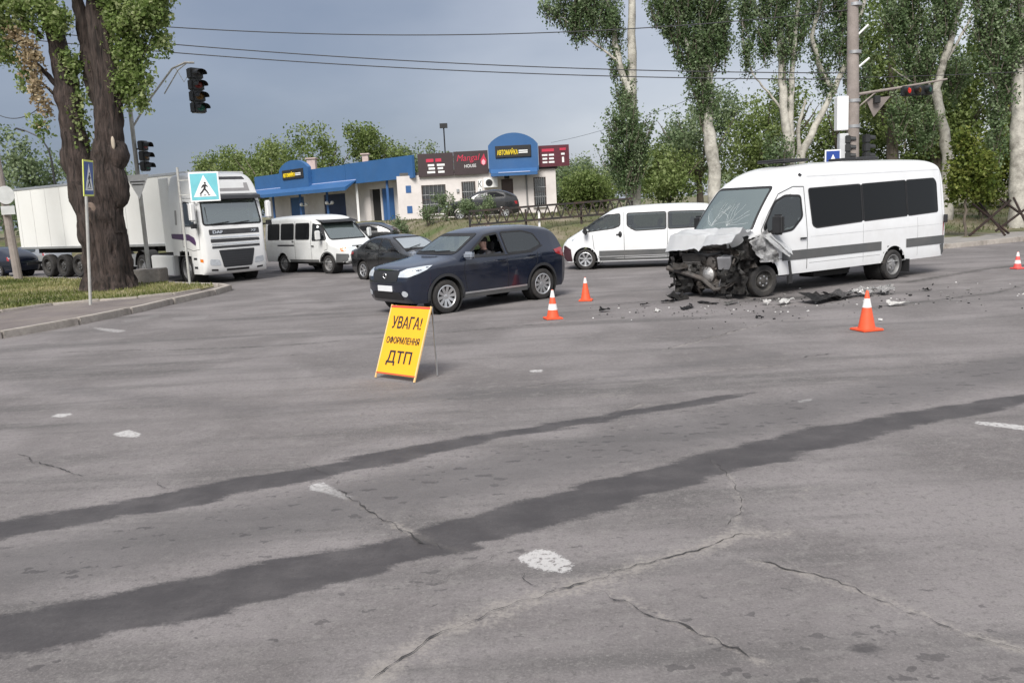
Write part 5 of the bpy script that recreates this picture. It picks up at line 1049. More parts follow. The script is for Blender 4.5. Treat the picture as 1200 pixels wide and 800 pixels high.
fw_ = [(.76, 1.115), (.16, 1.5), (-.18, 1.54), (-.27, 1.095)]; rw_ = [(-.36, 1.095), (-.29, 1.545), (-.9, 1.54), (-1.2, 1.46), (-1.36, 1.22), (-1.0, 1.105)]
wsg = [(-.68, 1.19), (.68, 1.19), (.58, 1.53), (-.58, 1.53)]
for sg in (-1, 1):
    if sg > 0:
        c.holes.append(('y', 1, offset_poly(round_poly(fw_, .05), -.012), True)); c.strip('window_frame', round_poly(fw_, .05), .04, 'y', 1, M_rub, .006, None, True)
    else: c.pane('side_window', fw_, 'y', sg, G_side, hole=True)
    c.pane('side_window', rw_, 'y', sg, G_side, hole=True)
    c.strip('window_trim', [(.8, 1.085), (-.3, 1.065), (-1.05, 1.08), (-1.4, 1.2)], .022, 'y', sg, M_rub, .009)
    for ln in ([(.82, 1.04), (.86, .8), (.8, .45), (.72, .36)], [(-.31, 1.03), (-.33, .7), (-.32, .37)], [(-1.2, 1.06), (-1.18, .85), (-1.0, .62), (-.92, .4)]): c.strip('door_seam', ln, .012, 'y', sg, M_rub, .003)
    c.strip('sill_trim', [(.86, .37), (-.86, .37)], .035, 'y', sg, M_alloy, .012); c.strip('cladding', [(.88, .31), (-.88, .31)], .09, 'y', sg, M_greyclad, .006)
    for cx in (1.33, -1.33): arch_lip(c, cx, .36, .41, .06, mat('dark_arch_plastic', (.03, .031, .034), .5, var=.2), sg, .3)
    handle(suv, c, -.16, .97, sg, M_navy); handle(suv, c, -1.02, 1.0, sg, M_navy)
    mirror(suv, (.8, sg * 1.0, 1.14), (.15, .22, .16), mat('mirror_silver', (.3, .33, .38), .25, .4, coat=1.), sg)
    c.decal('headlamp', [(-1.22, .8), (-1.18, .9), (-1.02, .96), (-.8, .985), (-.62, 1.0), (-.54, 1.0), (-.64, .93), (-.8, .86), (-1.0, .8)], 'd', sg, M_lamp, .008, step=.05)
    c.decal('tail_lamp', [(-2.12, 1.07), (-1.98, 1.12), (-1.72, 1.08), (-1.78, .99), (-2.08, .9)], 'y', sg, M_tail, .008)
    c.decal('fog_lamp', [(sg * .62 + .08 * math.cos(t), .47 + .06 * math.sin(t)) for t in np.linspace(0, 6.28, 13)[:-1]], 'x', 1, M_lamp, .008)
ws = c.pane('windscreen', wsg, 'x', 1, G_wind, hole=lambda p: p[0] > -.1 and p[2] > 1.16, rim=.06, r=.06)
c.pane('rear_window', [(-.6, 1.17), (.6, 1.17), (.52, 1.52), (-.52, 1.52)], 'x', -1, G_side, r=.06)
body = c.finish(M_navy)
c.decal('grille', [(-.42, .72), (.42, .72), (.48, .91), (-.48, .91)], 'x', 1, M_black, .006, r=.03); c.strip('grille_bar', [(-.42, .93), (.42, .93)], .022, 'x', 1, M_chrome, .012); c.decal('lower_grille', [(-.55, .34), (.55, .34), (.48, .5), (-.48, .5)], 'x', 1, M_black, .006, r=.03)
em = MB(); h, n = c.hit((0, .82), 'x', 1); ring = [h + Vector((.02, .055 * math.cos(t), .05 * math.sin(t))) for t in np.linspace(0, 2 * math.pi, 17)]; em.tube(ring, .009, 6, False); em.build('emblem', M_chrome, suv)
pl = MB(); pl.box((2.225, 0, .565), (.02, .52, .115)); pl.build('number_plate', M_plate, suv, bevel=.004)
wp = MB()
for y0, y1 in ((-.5, .02), (.05, .52)):
    a, b = c.hit((y0, 1.2), 'x', 1)[0], c.hit((y1, 1.22), 'x', 1)[0]; wp.tube([a + Vector((.03, 0, .02)), b + Vector((.03, 0, .02))], .009, 5)
wp.build('wiper', M_rub, suv)
for x in (1.33, -1.33):
    for sg in (-1, 1): wheel(suv, x, sg * .79, .345, .22, 'alloy', 10, sg)
q = MB(); q.box((0, 0, .36), (3.5, 1.15, .2)); q.build('underbody', M_under, suv, smooth=None)
cabin(suv, -1.7, 1.0, 1.5, .5, .88, 1.12, .36); seats(suv, (.0, -.85), .72, 1.1)

# the driver, seated, left arm towards the wheel
def driver():
    o_w = suv.matrix_basis
    def J(x, y, z): return (x, y, z)
    jt = dict(pel=(-.08, .37, .8), sp=(-.12, .37, 1.0), ch=(-.13, .37, 1.15), nk=(-.11, .37, 1.27), hd0=(-.1, .37, 1.33), hd1=(-.085, .37, 1.4), hd2=(-.09, .37, 1.47),
      ls=(-.12, .54, 1.18), le=(.1, .6, 1.02), lw=(.32, .5, 1.1), lh=(.42, .47, 1.13), rs=(-.12, .2, 1.18), re=(.08, .15, 1.0), rw=(.3, .24, 1.08), rh=(.41, .27, 1.12),
      lk=(.38, .47, .84), lf=(.62, .47, .62), rk=(.38, .27, .84), rf=(.62, .27, .62))
    ed = [('pel', 'sp'), ('sp', 'ch'), ('ch', 'nk'), ('nk', 'hd0'), ('hd0', 'hd1'), ('hd1', 'hd2'), ('ch', 'ls'), ('ls', 'le'), ('le', 'lw'), ('lw', 'lh'), ('ch', 'rs'), ('rs', 're'), ('re', 'rw'), ('rw', 'rh'), ('pel', 'lk'), ('lk', 'lf'), ('pel', 'rk'), ('rk', 'rf')]
    rad = dict(pel=(.16, .12), sp=(.15, .11), ch=(.16, .11), nk=(.055, .055), hd0=(.07, .075), hd1=(.082, .1), hd2=(.07, .085), ls=(.07, .07), le=(.048, .048), lw=(.032, .03), lh=(.04, .026), rs=(.07, .07), re=(.048, .048), rw=(.032, .03), rh=(.04, .026), lk=(.075, .075), lf=(.05, .05), rk=(.075, .075), rf=(.05, .05))
    nm = list(jt); V = [jt[k] for k in nm]; E_ = [(nm.index(a), nm.index(b)) for a, b in ed]; R_ = [rad[k] for k in nm]
    for wy, sg in (((.42, .47, 1.13), 1), ((.41, .27, 1.12), -1)):      # fingers curl round the rim
        hi = nm.index('lh' if sg > 0 else 'rh')
        for f in range(4):
            k = len(V); b0 = (wy[0] + .03, wy[1] + (f - 1.5) * .02, wy[2] + .02); V += [b0, (b0[0] + .035 - .003 * f, b0[1], b0[2] - .01), (b0[0] + .02, b0[1], b0[2] - .04)]; R_ += [(.01, .01), (.009, .009), (.008, .008)]; E_ += [(hi, k), (k, k + 1), (k + 1, k + 2)]
        k = len(V); V += [(wy[0] + .0, wy[1] - sg * .045, wy[2] + .01), (wy[0] + .03, wy[1] - sg * .05, wy[2] - .02)]; R_ += [(.011, .011), (.009, .009)]; E_ += [(hi, k), (k, k + 1)]
    me = bpy.data.meshes.new('person'); me.from_pydata(V, E_, [])
    o = bpy.data.objects.new('person_tmp', me); COL.objects.link(o)
    md = o.modifiers.new('s', 'SKIN'); md.use_smooth_shade = True
    for i, r in enumerate(R_): me.skin_vertices[0].data[i].radius = r; me.skin_vertices[0].data[i].use_root = (i == 0)
    o.modifiers.new('d', 'SUBSURF').levels = 2
    dg = bpy.context.evaluated_depsgraph_get(); m2 = bpy.data.meshes.new_from_object(o.evaluated_get(dg)); bpy.data.objects.remove(o)
    m2.materials.clear(); m2.materials.append(mat('skin', (.62, .38, .3), .55, var=.08)); m2.materials.append(mat('dark_shirt', (.03, .028, .032), .85, var=.2))
    for p in m2.polygons:
        cc = p.center; p.material_index = 0 if (cc.z > 1.265 or cc.x > .3 and cc.z > .95) else 1; p.use_smooth = True
    for v in m2.vertices:                                             # nose, brow and chin
        if v.co.z > 1.32:
            f = v.co.x + .09
            if f > .05 and abs(v.co.y - .37) < .03: v.co.x += .022 * math.exp(-((v.co.z - 1.405) / .022) ** 2) + .008 * math.exp(-((v.co.z - 1.345) / .02) ** 2)
    root = link('person', m2); root.matrix_world = suv.matrix_basis @ Matrix.Translation((.08, .1, -.07))
    tag(root, 'driver in dark clothes sitting at the open window of the navy SUV', 'person')
    q = MB(); q.ball((-.105, .37, 1.475), (.1, .085, .075), 16, 10); q.ball((-.145, .37, 1.42), (.065, .08, .085), 14, 10); q.build('hair', mat('dark_hair', (.02, .016, .014), .7, var=.3), root)
    for s_ in (-1, 1):
        q = MB(); q.ball((-.02, .37 + s_ * .033, 1.425), (.012, .014, .009), 8, 6); q.build('eye', mat('eye_dark', (.05, .04, .04), .3), root)
        q = MB(); q.ball((-.1, .37 + s_ * .082, 1.405), (.02, .01, .032), 8, 6); q.build('ear', mat('skin', (.42, .25, .19)), root)
    q = MB(); q.ball((-.016, .37, 1.362), (.01, .026, .006), 8, 6); q.build('mouth', mat('lip', (.3, .12, .1), .5), root)
driver()

# ---------------------------------------------------------------- black saloon behind the SUV
sed = thing('sedan', 'black saloon half hidden behind the navy SUV', 'car', (-3.24, 27.38, 0), R(-49), None, 1.0)
c = Car(sed)
c.loft([(2.1, .25), (2.2, .4), (2.2, .58), (2.12, .7), (1.8, .82), (1.2, .92), (.95, .96), (.55, 1.17), (.2, 1.33), (-.1, 1.4), (-.6, 1.425), (-1.05, 1.38), (-1.35, 1.25), (-1.68, 1.06), (-1.95, 1.03), (-2.15, 1.0), (-2.22, .8), (-2.2, .5), (-2.1, .28)],
  lambda x: (min(1.95, max(-1.95, x)), .22), [(-2.3, .6), (-2.1, .76), (-1.6, .84), (-.5, .86), (.8, .86), (1.5, .85), (1.95, .77), (2.15, .62), (2.3, .5)], [(.2, .93), (.35, .98), (.7, 1.0), (.88, .985), (.95, .955), (1.2, .84), (1.42, .7)], lambda x, z: (.13, 2.8), 150, 26)
for cx in (1.3, -1.3): c.arches.append((cx, .31, .36)); wells(sed, cx, .35, .3, .31, .55)
for sg in (-1, 1):
    c.pane('side_window', [(.62, .97), (.12, 1.27), (-.2, 1.31), (-.25, .955)], 'y', sg, G_side, r=.04, hole=True); c.pane('side_window', [(-.33, .955), (-.29, 1.31), (-.7, 1.31), (-1.0, 1.24), (-1.2, 1.0), (-1.05, .965)], 'y', sg, G_side, r=.04, hole=True)
    for ln in ([(.72, .94), (.75, .7), (.7, .3)], [(-.29, .94), (-.31, .6), (-.3, .3)], [(-1.1, .96), (-1.05, .75), (-.88, .5)]): c.strip('door_seam', ln, .012, 'y', sg, M_rub, .003)
    handle(sed, c, -.12, .84, sg, M_blackp); handle(sed, c, -.95, .85, sg, M_blackp); mirror(sed, (.66, sg * .95, 1.0), (.13, .2, .14), M_blackp, sg)
    c.decal('tail_lamp', [(-2.16, .98), (-1.85, .98), (-1.9, .82), (-2.16, .8)], 'y', sg, M_tail, .006); c.decal('headlamp', [(sg * .42, .6), (sg * .5, .7), (sg * .76, .72), (sg * .74, .62)], 'x', 1, M_lamp, .008)
c.pane('windscreen', [(-.62, .995), (.62, .995), (.5, 1.33), (-.5, 1.33)], 'x', 1, G_pale, r=.05, hole=lambda p: p[0] > -.2 and p[2] > .97); c.pane('rear_window', [(-.6, 1.06), (.6, 1.06), (.5, 1.33), (-.5, 1.33)], 'x', -1, G_side, r=.05)
c.finish(M_blackp)
for x in (1.3, -1.3):
    for sg in (-1, 1): wheel(sed, x, sg * .745, .3, .19, 'alloy', 6, sg)
q = MB(); q.box((-2.08, 0, 1.09), (.22, 1.3, .03)); [q.box((-2.08, y, 1.05), (.1, .04, .07)) for y in (-.5, .5)]; q.build('spoiler', M_blackp, sed, bevel=.008)
q = MB(); q.box((0, 0, .32), (3.4, 1.05, .18)); q.build('underbody', M_under, sed, smooth=None)
cabin(sed, -1.6, .9, 1.4, .42, .8, .98, .36); seats(sed, (.0, -.8), .55, .95)
wp = MB()
for y0, y1 in ((-.45, .05), (.1, .5)): wp.tube([c.hit((y0, 1.0), 'x', 1)[0] + Vector((.03, 0, .02)), c.hit((y1, 1.08), 'x', 1)[0] + Vector((.03, 0, .02))], .012, 5)
wp.build('wiper', M_rub, sed)

# ---------------------------------------------------------------- old white minibus beside the truck
gz = thing('minibus', 'older white minibus with grey bumper between the truck and the black saloon', 'van', (-6.98, 33.0, 0), R(-43), None, 1.0)
c = Car(gz)
c.loft([(2.45, .38), (2.58, .5), (2.6, .72), (2.5, .9), (2.2, 1.02), (1.75, 1.14), (1.58, 1.2), (1.2, 1.55), (.85, 1.9), (.72, 2.02), (.45, 2.12), (-.2, 2.17), (-1.6, 2.17), (-2.5, 2.13), (-2.66, 2.05), (-2.72, 1.6), (-2.74, .9), (-2.72, .45), (-2.6, .4)],
  lambda x: (min(2.3, max(-2.55, x)), .42), [(-2.8, .9), (-2.6, .96), (-1, .985), (1.0, .985), (1.6, .96), (2.1, .9), (2.4, .82), (2.55, .7), (2.7, .6)], [(.3, .96), (.5, 1.0), (1.2, 1.0), (1.3, .985), (1.9, .91), (2.2, .86)], lambda x, z: (.2, 3.2) if x < .9 else (.16, 3.0), 170, 28)
for cx in (1.45, -1.45): c.arches.append((cx, .36, .42)); wells(gz, cx, .41, .36, .36, .58)
for sg in (-1, 1):
    c.pane('side_window', [(1.42, 1.24), (.92, 1.78), (.62, 1.84), (.58, 1.22)], 'y', sg, G_side, r=.06, hole=True)
    for a, b in ((.4, -.5), (-.62, -1.5), (-1.62, -2.45)): c.pane('side_window', [(a, 1.27), (a, 1.86), (b, 1.86), (b, 1.27)], 'y', sg, G_tint, r=.07)
    for ln in ([(1.5, 1.2), (1.48, .9), (1.3, .85)], [(.5, 1.95), (.5, .5)], [(-.56, 1.95), (-.56, .5)], [(.48, 1.12), (-2.4, 1.12)]): c.strip('door_seam', ln, .014, 'y', sg, M_rub if ln[0][0] != .48 else M_cream, .003)
    c.strip('door_rail', [(-.6, 1.05), (-1.75, 1.05)], .05, 'y', sg, M_black, .01); c.strip('sill', [(.95, .47), (-.95, .47)], .1, 'y', sg, M_greyclad, .008)
    handle(gz, c, .62, 1.02, sg, M_black, .16); handle(gz, c, -.66, 1.2, sg, M_black, .12); mirror(gz, (1.25, sg * 1.18, 1.42), (.1, .2, .34), M_cream, sg)
    arch_lip(c, 1.45, .36, .42, .05, M_greyclad, sg, .42); arch_lip(c, -1.45, .36, .42, .05, M_cream, sg, .42)
    c.decal('headlamp', [(sg * .42, .82), (sg * .42, .96), (sg * .7, .95), (sg * .72, .82)], 'x', 1, M_lamp, .008, r=.03); c.decal('indicator', [(2.42, .82), (2.28, .95), (2.12, .95), (2.2, .82)], 'y', sg, M_orange, .006)
    c.decal('bumper_side', [(2.52, .4), (2.56, .72), (1.95, .74), (1.9, .42)], 'y', sg, M_greyclad, .012)
c.pane('windscreen', [(-.8, 1.24), (.8, 1.24), (.72, 1.84), (-.72, 1.84)], 'x', 1, G_wind, r=.08, hole=lambda p: p[0] > .6 and p[2] > 1.22, rim=.05)
c.finish(M_cream)
c.decal('bumper', [(-.66, .42), (.66, .42), (.66, .7), (-.66, .7)], 'x', 1, M_greyclad, .014, r=.03); c.decal('grille', [(-.36, .78), (.36, .78), (.36, .95), (-.36, .95)], 'x', 1, M_black, .006, r=.03)
q = MB(); q.prism([(.6, 2.0), (1.06, 1.9), (1.12, 1.85), (.8, 1.94)], lambda a, b, d: (a, d, b), -.8, .8); q.build('sun_visor', M_black, gz, bevel=.01)
for x in (1.45, -1.45):
    for sg in (-1, 1): wheel(gz, x, sg * .85, .34, .2, 'steel', 0, sg)
q = MB(); q.box((-.1, 0, .42), (4.2, 1.2, .2)); q.tube([(-.2, -.6, .35), (.3, -.6, .33)], .1, 8); q.build('underbody', M_under, gz, smooth=None)
cabin(gz, -2.5, 1.5, 1.7, .6, 1.32, 1.24, .42); seats(gz, (.4, -.6, -1.6), .85, 1.3)

# ---------------------------------------------------------------- white van driving behind the wreck
M_vbump = mat('dark_maroon_bumper', (.05, .02, .026), .5, var=.2)
tv = thing('van', 'low white passenger van seen side on behind the wrecked van', 'van', (4.2, 27.8, 0), R(166), None, 1.0)
c = Car(tv)
c.loft([(2.25, .25), (2.38, .4), (2.4, .62), (2.34, .82), (2.2, .98), (1.95, 1.12), (1.7, 1.26), (1.2, 1.58), (.8, 1.82), (.55, 1.91), (.1, 1.96), (-1.2, 1.97), (-2.1, 1.94), (-2.35, 1.88), (-2.46, 1.5), (-2.5, .9), (-2.5, .45), (-2.4, .3)],
  lambda x: (min(2.1, max(-2.3, x)), .24), [(-2.6, .82), (-2.4, .9), (-1, .95), (1.2, .95), (1.8, .9), (2.15, .78), (2.35, .62), (2.5, .5)], [(.2, .94), (.4, .99), (.8, 1.0), (1.1, .99), (1.25, .96), (1.8, .86), (2.0, .82)], lambda x, z: (.18, 3.0), 160, 28)
for cx in (1.55, -1.55): c.arches.append((cx, .33, .4)); wells(tv, cx, .39, .34, .33, .56)
for sg in (-1, 1):
    c.pane('side_window', [(1.62, 1.18), (1.6, 1.26), (1.15, 1.55), (.82, 1.7), (.42, 1.72), (.42, 1.36), (.6, 1.28)], 'y', sg, G_side, r=.06, hole=True)
    c.pane('side_window', [(.2, 1.72), (-1.0, 1.72), (-1.0, 1.2), (-.05, 1.18), (.2, 1.34)], 'y', sg, G_side, r=.06, hole=True); c.pane('side_window', [(-1.08, 1.72), (-2.2, 1.7), (-2.22, 1.22), (-1.08, 1.2)], 'y', sg, G_side, r=.06, hole=True)
    c.strip('side_moulding', [(1.1, .5), (-1.12, .5)], .17, 'y', sg, M_greyclad, .008); c.strip('sill', [(1.1, .33), (-1.1, .33)], .13, 'y', sg, M_greyclad, .003)
    for ln in ([(1.3, 1.1), (1.25, .6), (1.05, .3)], [(.3, 1.85), (.3, .3)], [(-1.04, 1.85), (-1.04, .3)]): c.strip('door_seam', ln, .013, 'y', sg, M_rub, .003)
    handle(tv, c, .48, 1.08, sg, M_black, .14); mirror(tv, (1.5, sg * 1.08, 1.24), (.12, .2, .26), M_black, sg); arch_lip(c, 1.55, .33, .4, .04, M_vanw, sg, .35); arch_lip(c, -1.55, .33, .4, .04, M_vanw, sg, .35)
    c.decal('headlamp', [(2.22, .9), (2.1, 1.04), (1.8, 1.08), (1.95, .92)], 'y', sg, M_lamp, .006); c.decal('bumper_side', [(2.36, .28), (2.36, .74), (2.2, .78), (2.02, .66), (1.98, .28)], 'y', sg, M_vbump, .014)
    q = MB(); h, n = c.hit((.42, 1.08), 'y', sg); q.ball((h.x, h.y, h.z), (.06, .02, .1), 10, 8); q.build('lock_cover', M_black, tv)
c.pane('windscreen', [(-.7, 1.3), (.7, 1.3), (.62, 1.78), (-.62, 1.78)], 'x', 1, G_wind, r=.08, hole=lambda p: p[0] > .5 and p[2] > 1.28)
c.decal('bumper', [(-.55, .28), (.55, .28), (.6, .74), (-.6, .74)], 'x', 1, M_vbump, .014)
c.finish(M_vanw)
for x in (1.55, -1.55):
    for sg in (-1, 1): wheel(tv, x, sg * .82, .33, .21, 'alloy', 7, sg)
q = MB(); q.box((0, 0, .36), (4.2, 1.1, .2)); q.build('underbody', M_under, tv, smooth=None)
cabin(tv, -2.3, 1.5, 1.6, .55, 1.5, 1.22, .42); seats(tv, (.45, -.5, -1.5), .85, 1.25)

# ---------------------------------------------------------------- wrecked white long van
M_wreck = mat('grimy_engine_metal', (.085, .078, .073), .6, .35, var=.6, vscale=9, bump=.8, bscale=30, dirt=(.15, .12, .1, .6), dscale=5)
M_wdark = mat('torn_black_plastic', (.02, .019, .019), .65, var=.5, vscale=7, bump=.4, bscale=20, dirt=(.1, .09, .08, .5), dscale=4)
M_walu = mat('torn_bright_metal', (.42, .41, .4), .4, .7, var=.4, vscale=8, bump=.6, bscale=20, dirt=(.08, .07, .06, .8), dscale=4)
sv = thing('wrecked_van', 'long white high roof van with its whole front end smashed in', 'van', (8.5, 20.79, 0), R(210.6), None, 1.0)
c = Car(sv)
c.loft([(4.5, .5), (4.56, .8), (4.6, 1.1), (4.62, 1.34), (4.5, 1.5), (4.1, 1.98), (3.82, 2.28), (3.7, 2.36), (3.5, 2.5), (3.25, 2.63), (2.9, 2.72), (2.2, 2.77), (.5, 2.8), (-1.4, 2.79), (-1.85, 2.74), (-1.98, 2.6), (-2.04, 2.0), (-2.07, 1.0), (-2.06, .55), (-1.98, .4)],
  lambda x: (min(4.2, max(-1.9, x)), .42), [(-2.2, .9), (-2.0, .96), (-1.6, .985), (0, .995), (3, .995), (3.8, .97), (4.3, .93), (4.55, .86), (4.7, .8)], [(.3, .97), (.55, 1.0), (1.2, 1.0), (1.45, .985), (2.3, .9), (2.6, .86), (2.8, .82)], lambda x, z: (.22, 3.0) if x < 3.5 else (.17, 3.0), 230, 34)
c.arches.append((0, .36, .44)); c.arches.append((4.3, .36, .5)); wells(sv, 0, .43, .42, .36, .5)
dk = [(4.22, 1.42), (3.86, 1.96), (3.55, 2.08), (3.1, 2.06), (3.08, 1.62), (3.4, 1.36), (4.0, 1.3)]
for sg in (-1, 1):
    c.pane('front_door_window', dk, 'y', sg, G_side, r=.07, hole=True, rim=.05)
    c.decal('window_band', [(2.8, 2.19), (-1.6, 2.29), (-1.7, 2.2), (-1.7, 1.52), (2.62, 1.38), (2.76, 1.44)], 'y', sg, M_rub, .002)
    c.pane('side_window', [(2.84, 2.2), (1.12, 2.24), (1.12, 1.42), (2.66, 1.36), (2.78, 1.42)], 'y', sg, G_tint, r=.06, rim=.03); c.pane('side_window', [(1.06, 2.24), (-.5, 2.28), (-.5, 1.46), (1.06, 1.42)], 'y', sg, G_tint, r=.03, rim=.025); c.pane('side_window', [(-.54, 2.28), (-1.62, 2.3), (-1.72, 2.2), (-1.72, 1.5), (-.54, 1.46)], 'y', sg, G_tint, r=.06, rim=.025)
    c.strip('side_moulding', [(3.72, .82), (.46, .82)], .2, 'y', sg, M_greyclad, .01); c.strip('side_moulding', [(-.46, .82), (-1.98, .82)], .2, 'y', sg, M_greyclad, .01)
    c.strip('front_door_seam', [(2.98, 2.25), (2.96, 1.2), (2.98, .5)], .016, 'y', sg, M_rub, .003); c.strip('front_door_seam', [(2.98, 2.25), (3.3, 2.26), (3.75, 2.12), (4.05, 1.75), (4.28, 1.4), (4.2, 1.0)], .016, 'y', sg, M_rub, .003)
    c.strip('crease_shade_line', [(2.85, 2.46), (-1.85, 2.5)], .016, 'y', sg, mat('crease_shadow', (.55, .56, .57), .4), .002); c.strip('crease_shade_line', [(2.85, 1.18), (-1.95, 1.2)], .012, 'y', sg, mat('crease_shadow', (.55, .56, .57), .4), .002)  # grey lines paint the shade of body creases onto the smooth side
    for ln in ([(1.1, 1.36), (1.1, .5)], [(-.9, 1.4), (-.9, .5)], [(-1.9, 2.6), (-1.93, .5)], [(2.9, .62), (.5, .62)]): c.strip('panel_seam', ln, .008, 'y', sg, mat('panel_gap', (.22, .22, .22), .6), .0015)
    handle(sv, c, 3.1, 1.16, sg, M_black, .2); arch_lip(c, 0, .36, .44, .045, M_vanw, sg, .42)
    q = MB(); q.box((4.05, sg * 1.17, 1.5), (.14, .26, .42), Matrix.Rotation(sg * .15, 3, 'Z')); mo = q.build('mirror', M_black, sv, bevel=.05, seg=3); q = MB(); q.bar((4.05, sg * 1.05, 1.36), (4.05, sg * .9, 1.28), .08, .08); q.build('mirror_arm', M_black, mo)
    c.decal('tail_lamp', [(-2.03, 1.25), (-1.93, 1.25), (-1.93, .75), (-2.04, .75)], 'y', sg, M_tail, .006); q = MB(); q.box((-1.98, sg * 1.0, 1.32), (.1, .06, .2)); q.build('hinge', M_black, sv, bevel=.01)
    c.decal('roof_marker_lamp', [(3.0, 2.5), (3.06, 2.54), (3.12, 2.5), (3.06, 2.46)], 'y', sg, M_black, .01)
c.decal('rear_bumper_corner', [(-2.03, .44), (-1.9, .44), (-1.8, .7), (-2.05, .74)], 'y', 1, M_greyclad, .012)
G_crack = glass('shattered_windscreen', (.7, .78, .76), .3, .12, (.14, .175, .175))
wsp = c.pane('windscreen', [(-.84, 1.4), (.84, 1.4), (.76, 2.27), (-.76, 2.27)], 'x', 1, G_crack, r=.08, hole=lambda p: p[0] > 3.6 and p[2] > 1.38, rim=.05)
M_frac = mat('glass_fracture', (.6, .63, .63), .5, var=.3)
for k in range(16):                                                  # fracture lines running out of the blow
    a = rnd.uniform(0, 6.28); p = (rnd.choice((-.3, .15)), 1.5); L_ = [p]
    for j in range(6):
        p = (p[0] + math.cos(a) * .09, p[1] + abs(math.sin(a)) * .08); a += rnd.uniform(-.4, .4); L_.append((max(-.78, min(.78, p[0])), min(2.2, p[1])))
    c.strip('fracture', L_, .0035, 'x', 1, M_frac, .008, wsp)
body = c.finish(M_vanw)
for sg in (-1, 1): wheel(sv, 0, sg * .88, .35, .24, 'steel', 0, sg); 
for sg in (-1, 1): wheel(sv, 0, sg * .62, .35, .2, 'steel', 0, sg)
q = MB(); q.box((1.4, 0, .46), (5.4, 1.3, .16)); q.box((1.8, .5, .36), (1.2, .4, .22)); q.box((2.2, -.4, .36), (1.0, .5, .24)); q.build('underbody', M_under, sv, smooth=None)
q = MB(); q.box((0, .0, .36), (.16, 1.6, .14)); q.build('rear_axle', M_under, sv)
q = MB(); q.box((-.5, .93, .3), (.03, .26, .3)); q.build('mud_flap', M_rub, sv)
cabin(sv, -1.9, 4.3, 1.8, .75, 4.2, 1.4, .45); seats(sv, (3.2,), 1.05, 1.6)
# --- the torn front: firewall, engine, buckled rails, radiator, hanging trim
q = MB(); q.box((4.42, 0, .85), (.34, 1.7, .95)); q.build('firewall', M_under, sv, bevel=.05)
q = MB(); q.box((4.62, .02, .78), (.62, .62, .5), Matrix.Rotation(.12, 3, 'Y')); q.box((4.6, .05, 1.07), (.5, .4, .14), Matrix.Rotation(.2, 3, 'Y'))
for i in range(4): q.tube([(4.75 - i * .12, -.3, 1.05), (4.85 - i * .12, -.42, .9), (4.8 - i * .12, -.45, .7)], .035, 7)
q.lathe([(.13, 0), (.15, .03), (.13, .06)], 16, 'x', (4.95, .18, .74)); q.lathe([(.09, 0), (.1, .03), (.09, .06)], 14, 'x', (4.95, -.14, .86)); q.build('engine', M_wreck, sv, bevel=.02)
def crumple(name, P, nu, nv, amp, fr, m, thick=.012, seed=0., parent=sv):
    """bent sheet through four corners, buckled by noise"""
    a, b, d, e = [Vector(p) for p in P]; V = []
    n = ((b - a).cross(e - a)).normalized()
    for i in range(nu + 1):
        for j in range(nv + 1):
            u, v = i / nu, j / nv; p = a.lerp(b, u).lerp(e.lerp(d, u), v)
            k = mnoise.noise((u * fr + seed, v * fr, seed)) + .6 * mnoise.noise((u * fr * 2.3, v * fr * 2.3 + seed, seed)) + .5 * abs(mnoise.noise((u * fr * 1.4 + 7, v * fr * 1.4, seed)))
            eg = (rnd.uniform(-.5, .5) if (i in (0, nu) or j in (0, nv)) else 0) * amp * .5
            V.append(p + n * amp * k + Vector((eg, eg * .5, eg * .4)))
    F_ = [(i * (nv + 1) + j, i * (nv + 1) + j + 1, (i + 1) * (nv + 1) + j + 1, (i + 1) * (nv + 1) + j) for i in range(nu) for j in range(nv)]
    bm = bmesh.new(); vs = [bm.verts.new(p) for p in V]; [bm.faces.new([vs[i] for i in f]) for f in F_]; bmesh.ops.solidify(bm, geom=bm.faces, thickness=thick)
    me = bpy.data.meshes.new(name); bm.to_mesh(me); bm.free(); me.materials.append(m); me.polygons.foreach_set('use_smooth', [True] * len(me.polygons)); me.set_sharp_from_angle(angle=R(26)); return link(name, me, parent)
crumple('inner_wing', [(4.35, .95, 1.3), (4.75, .92, 1.22), (4.7, .8, .5), (4.4, .82, .45)], 9, 9, .1, 3., M_wdark, .02, seed=61)
crumple('inner_wing', [(4.4, -.94, 1.28), (5.02, -.92, 1.12), (5.05, -.86, .3), (4.5, -.84, .4)], 9, 9, .1, 3., M_wdark, .02, seed=63)
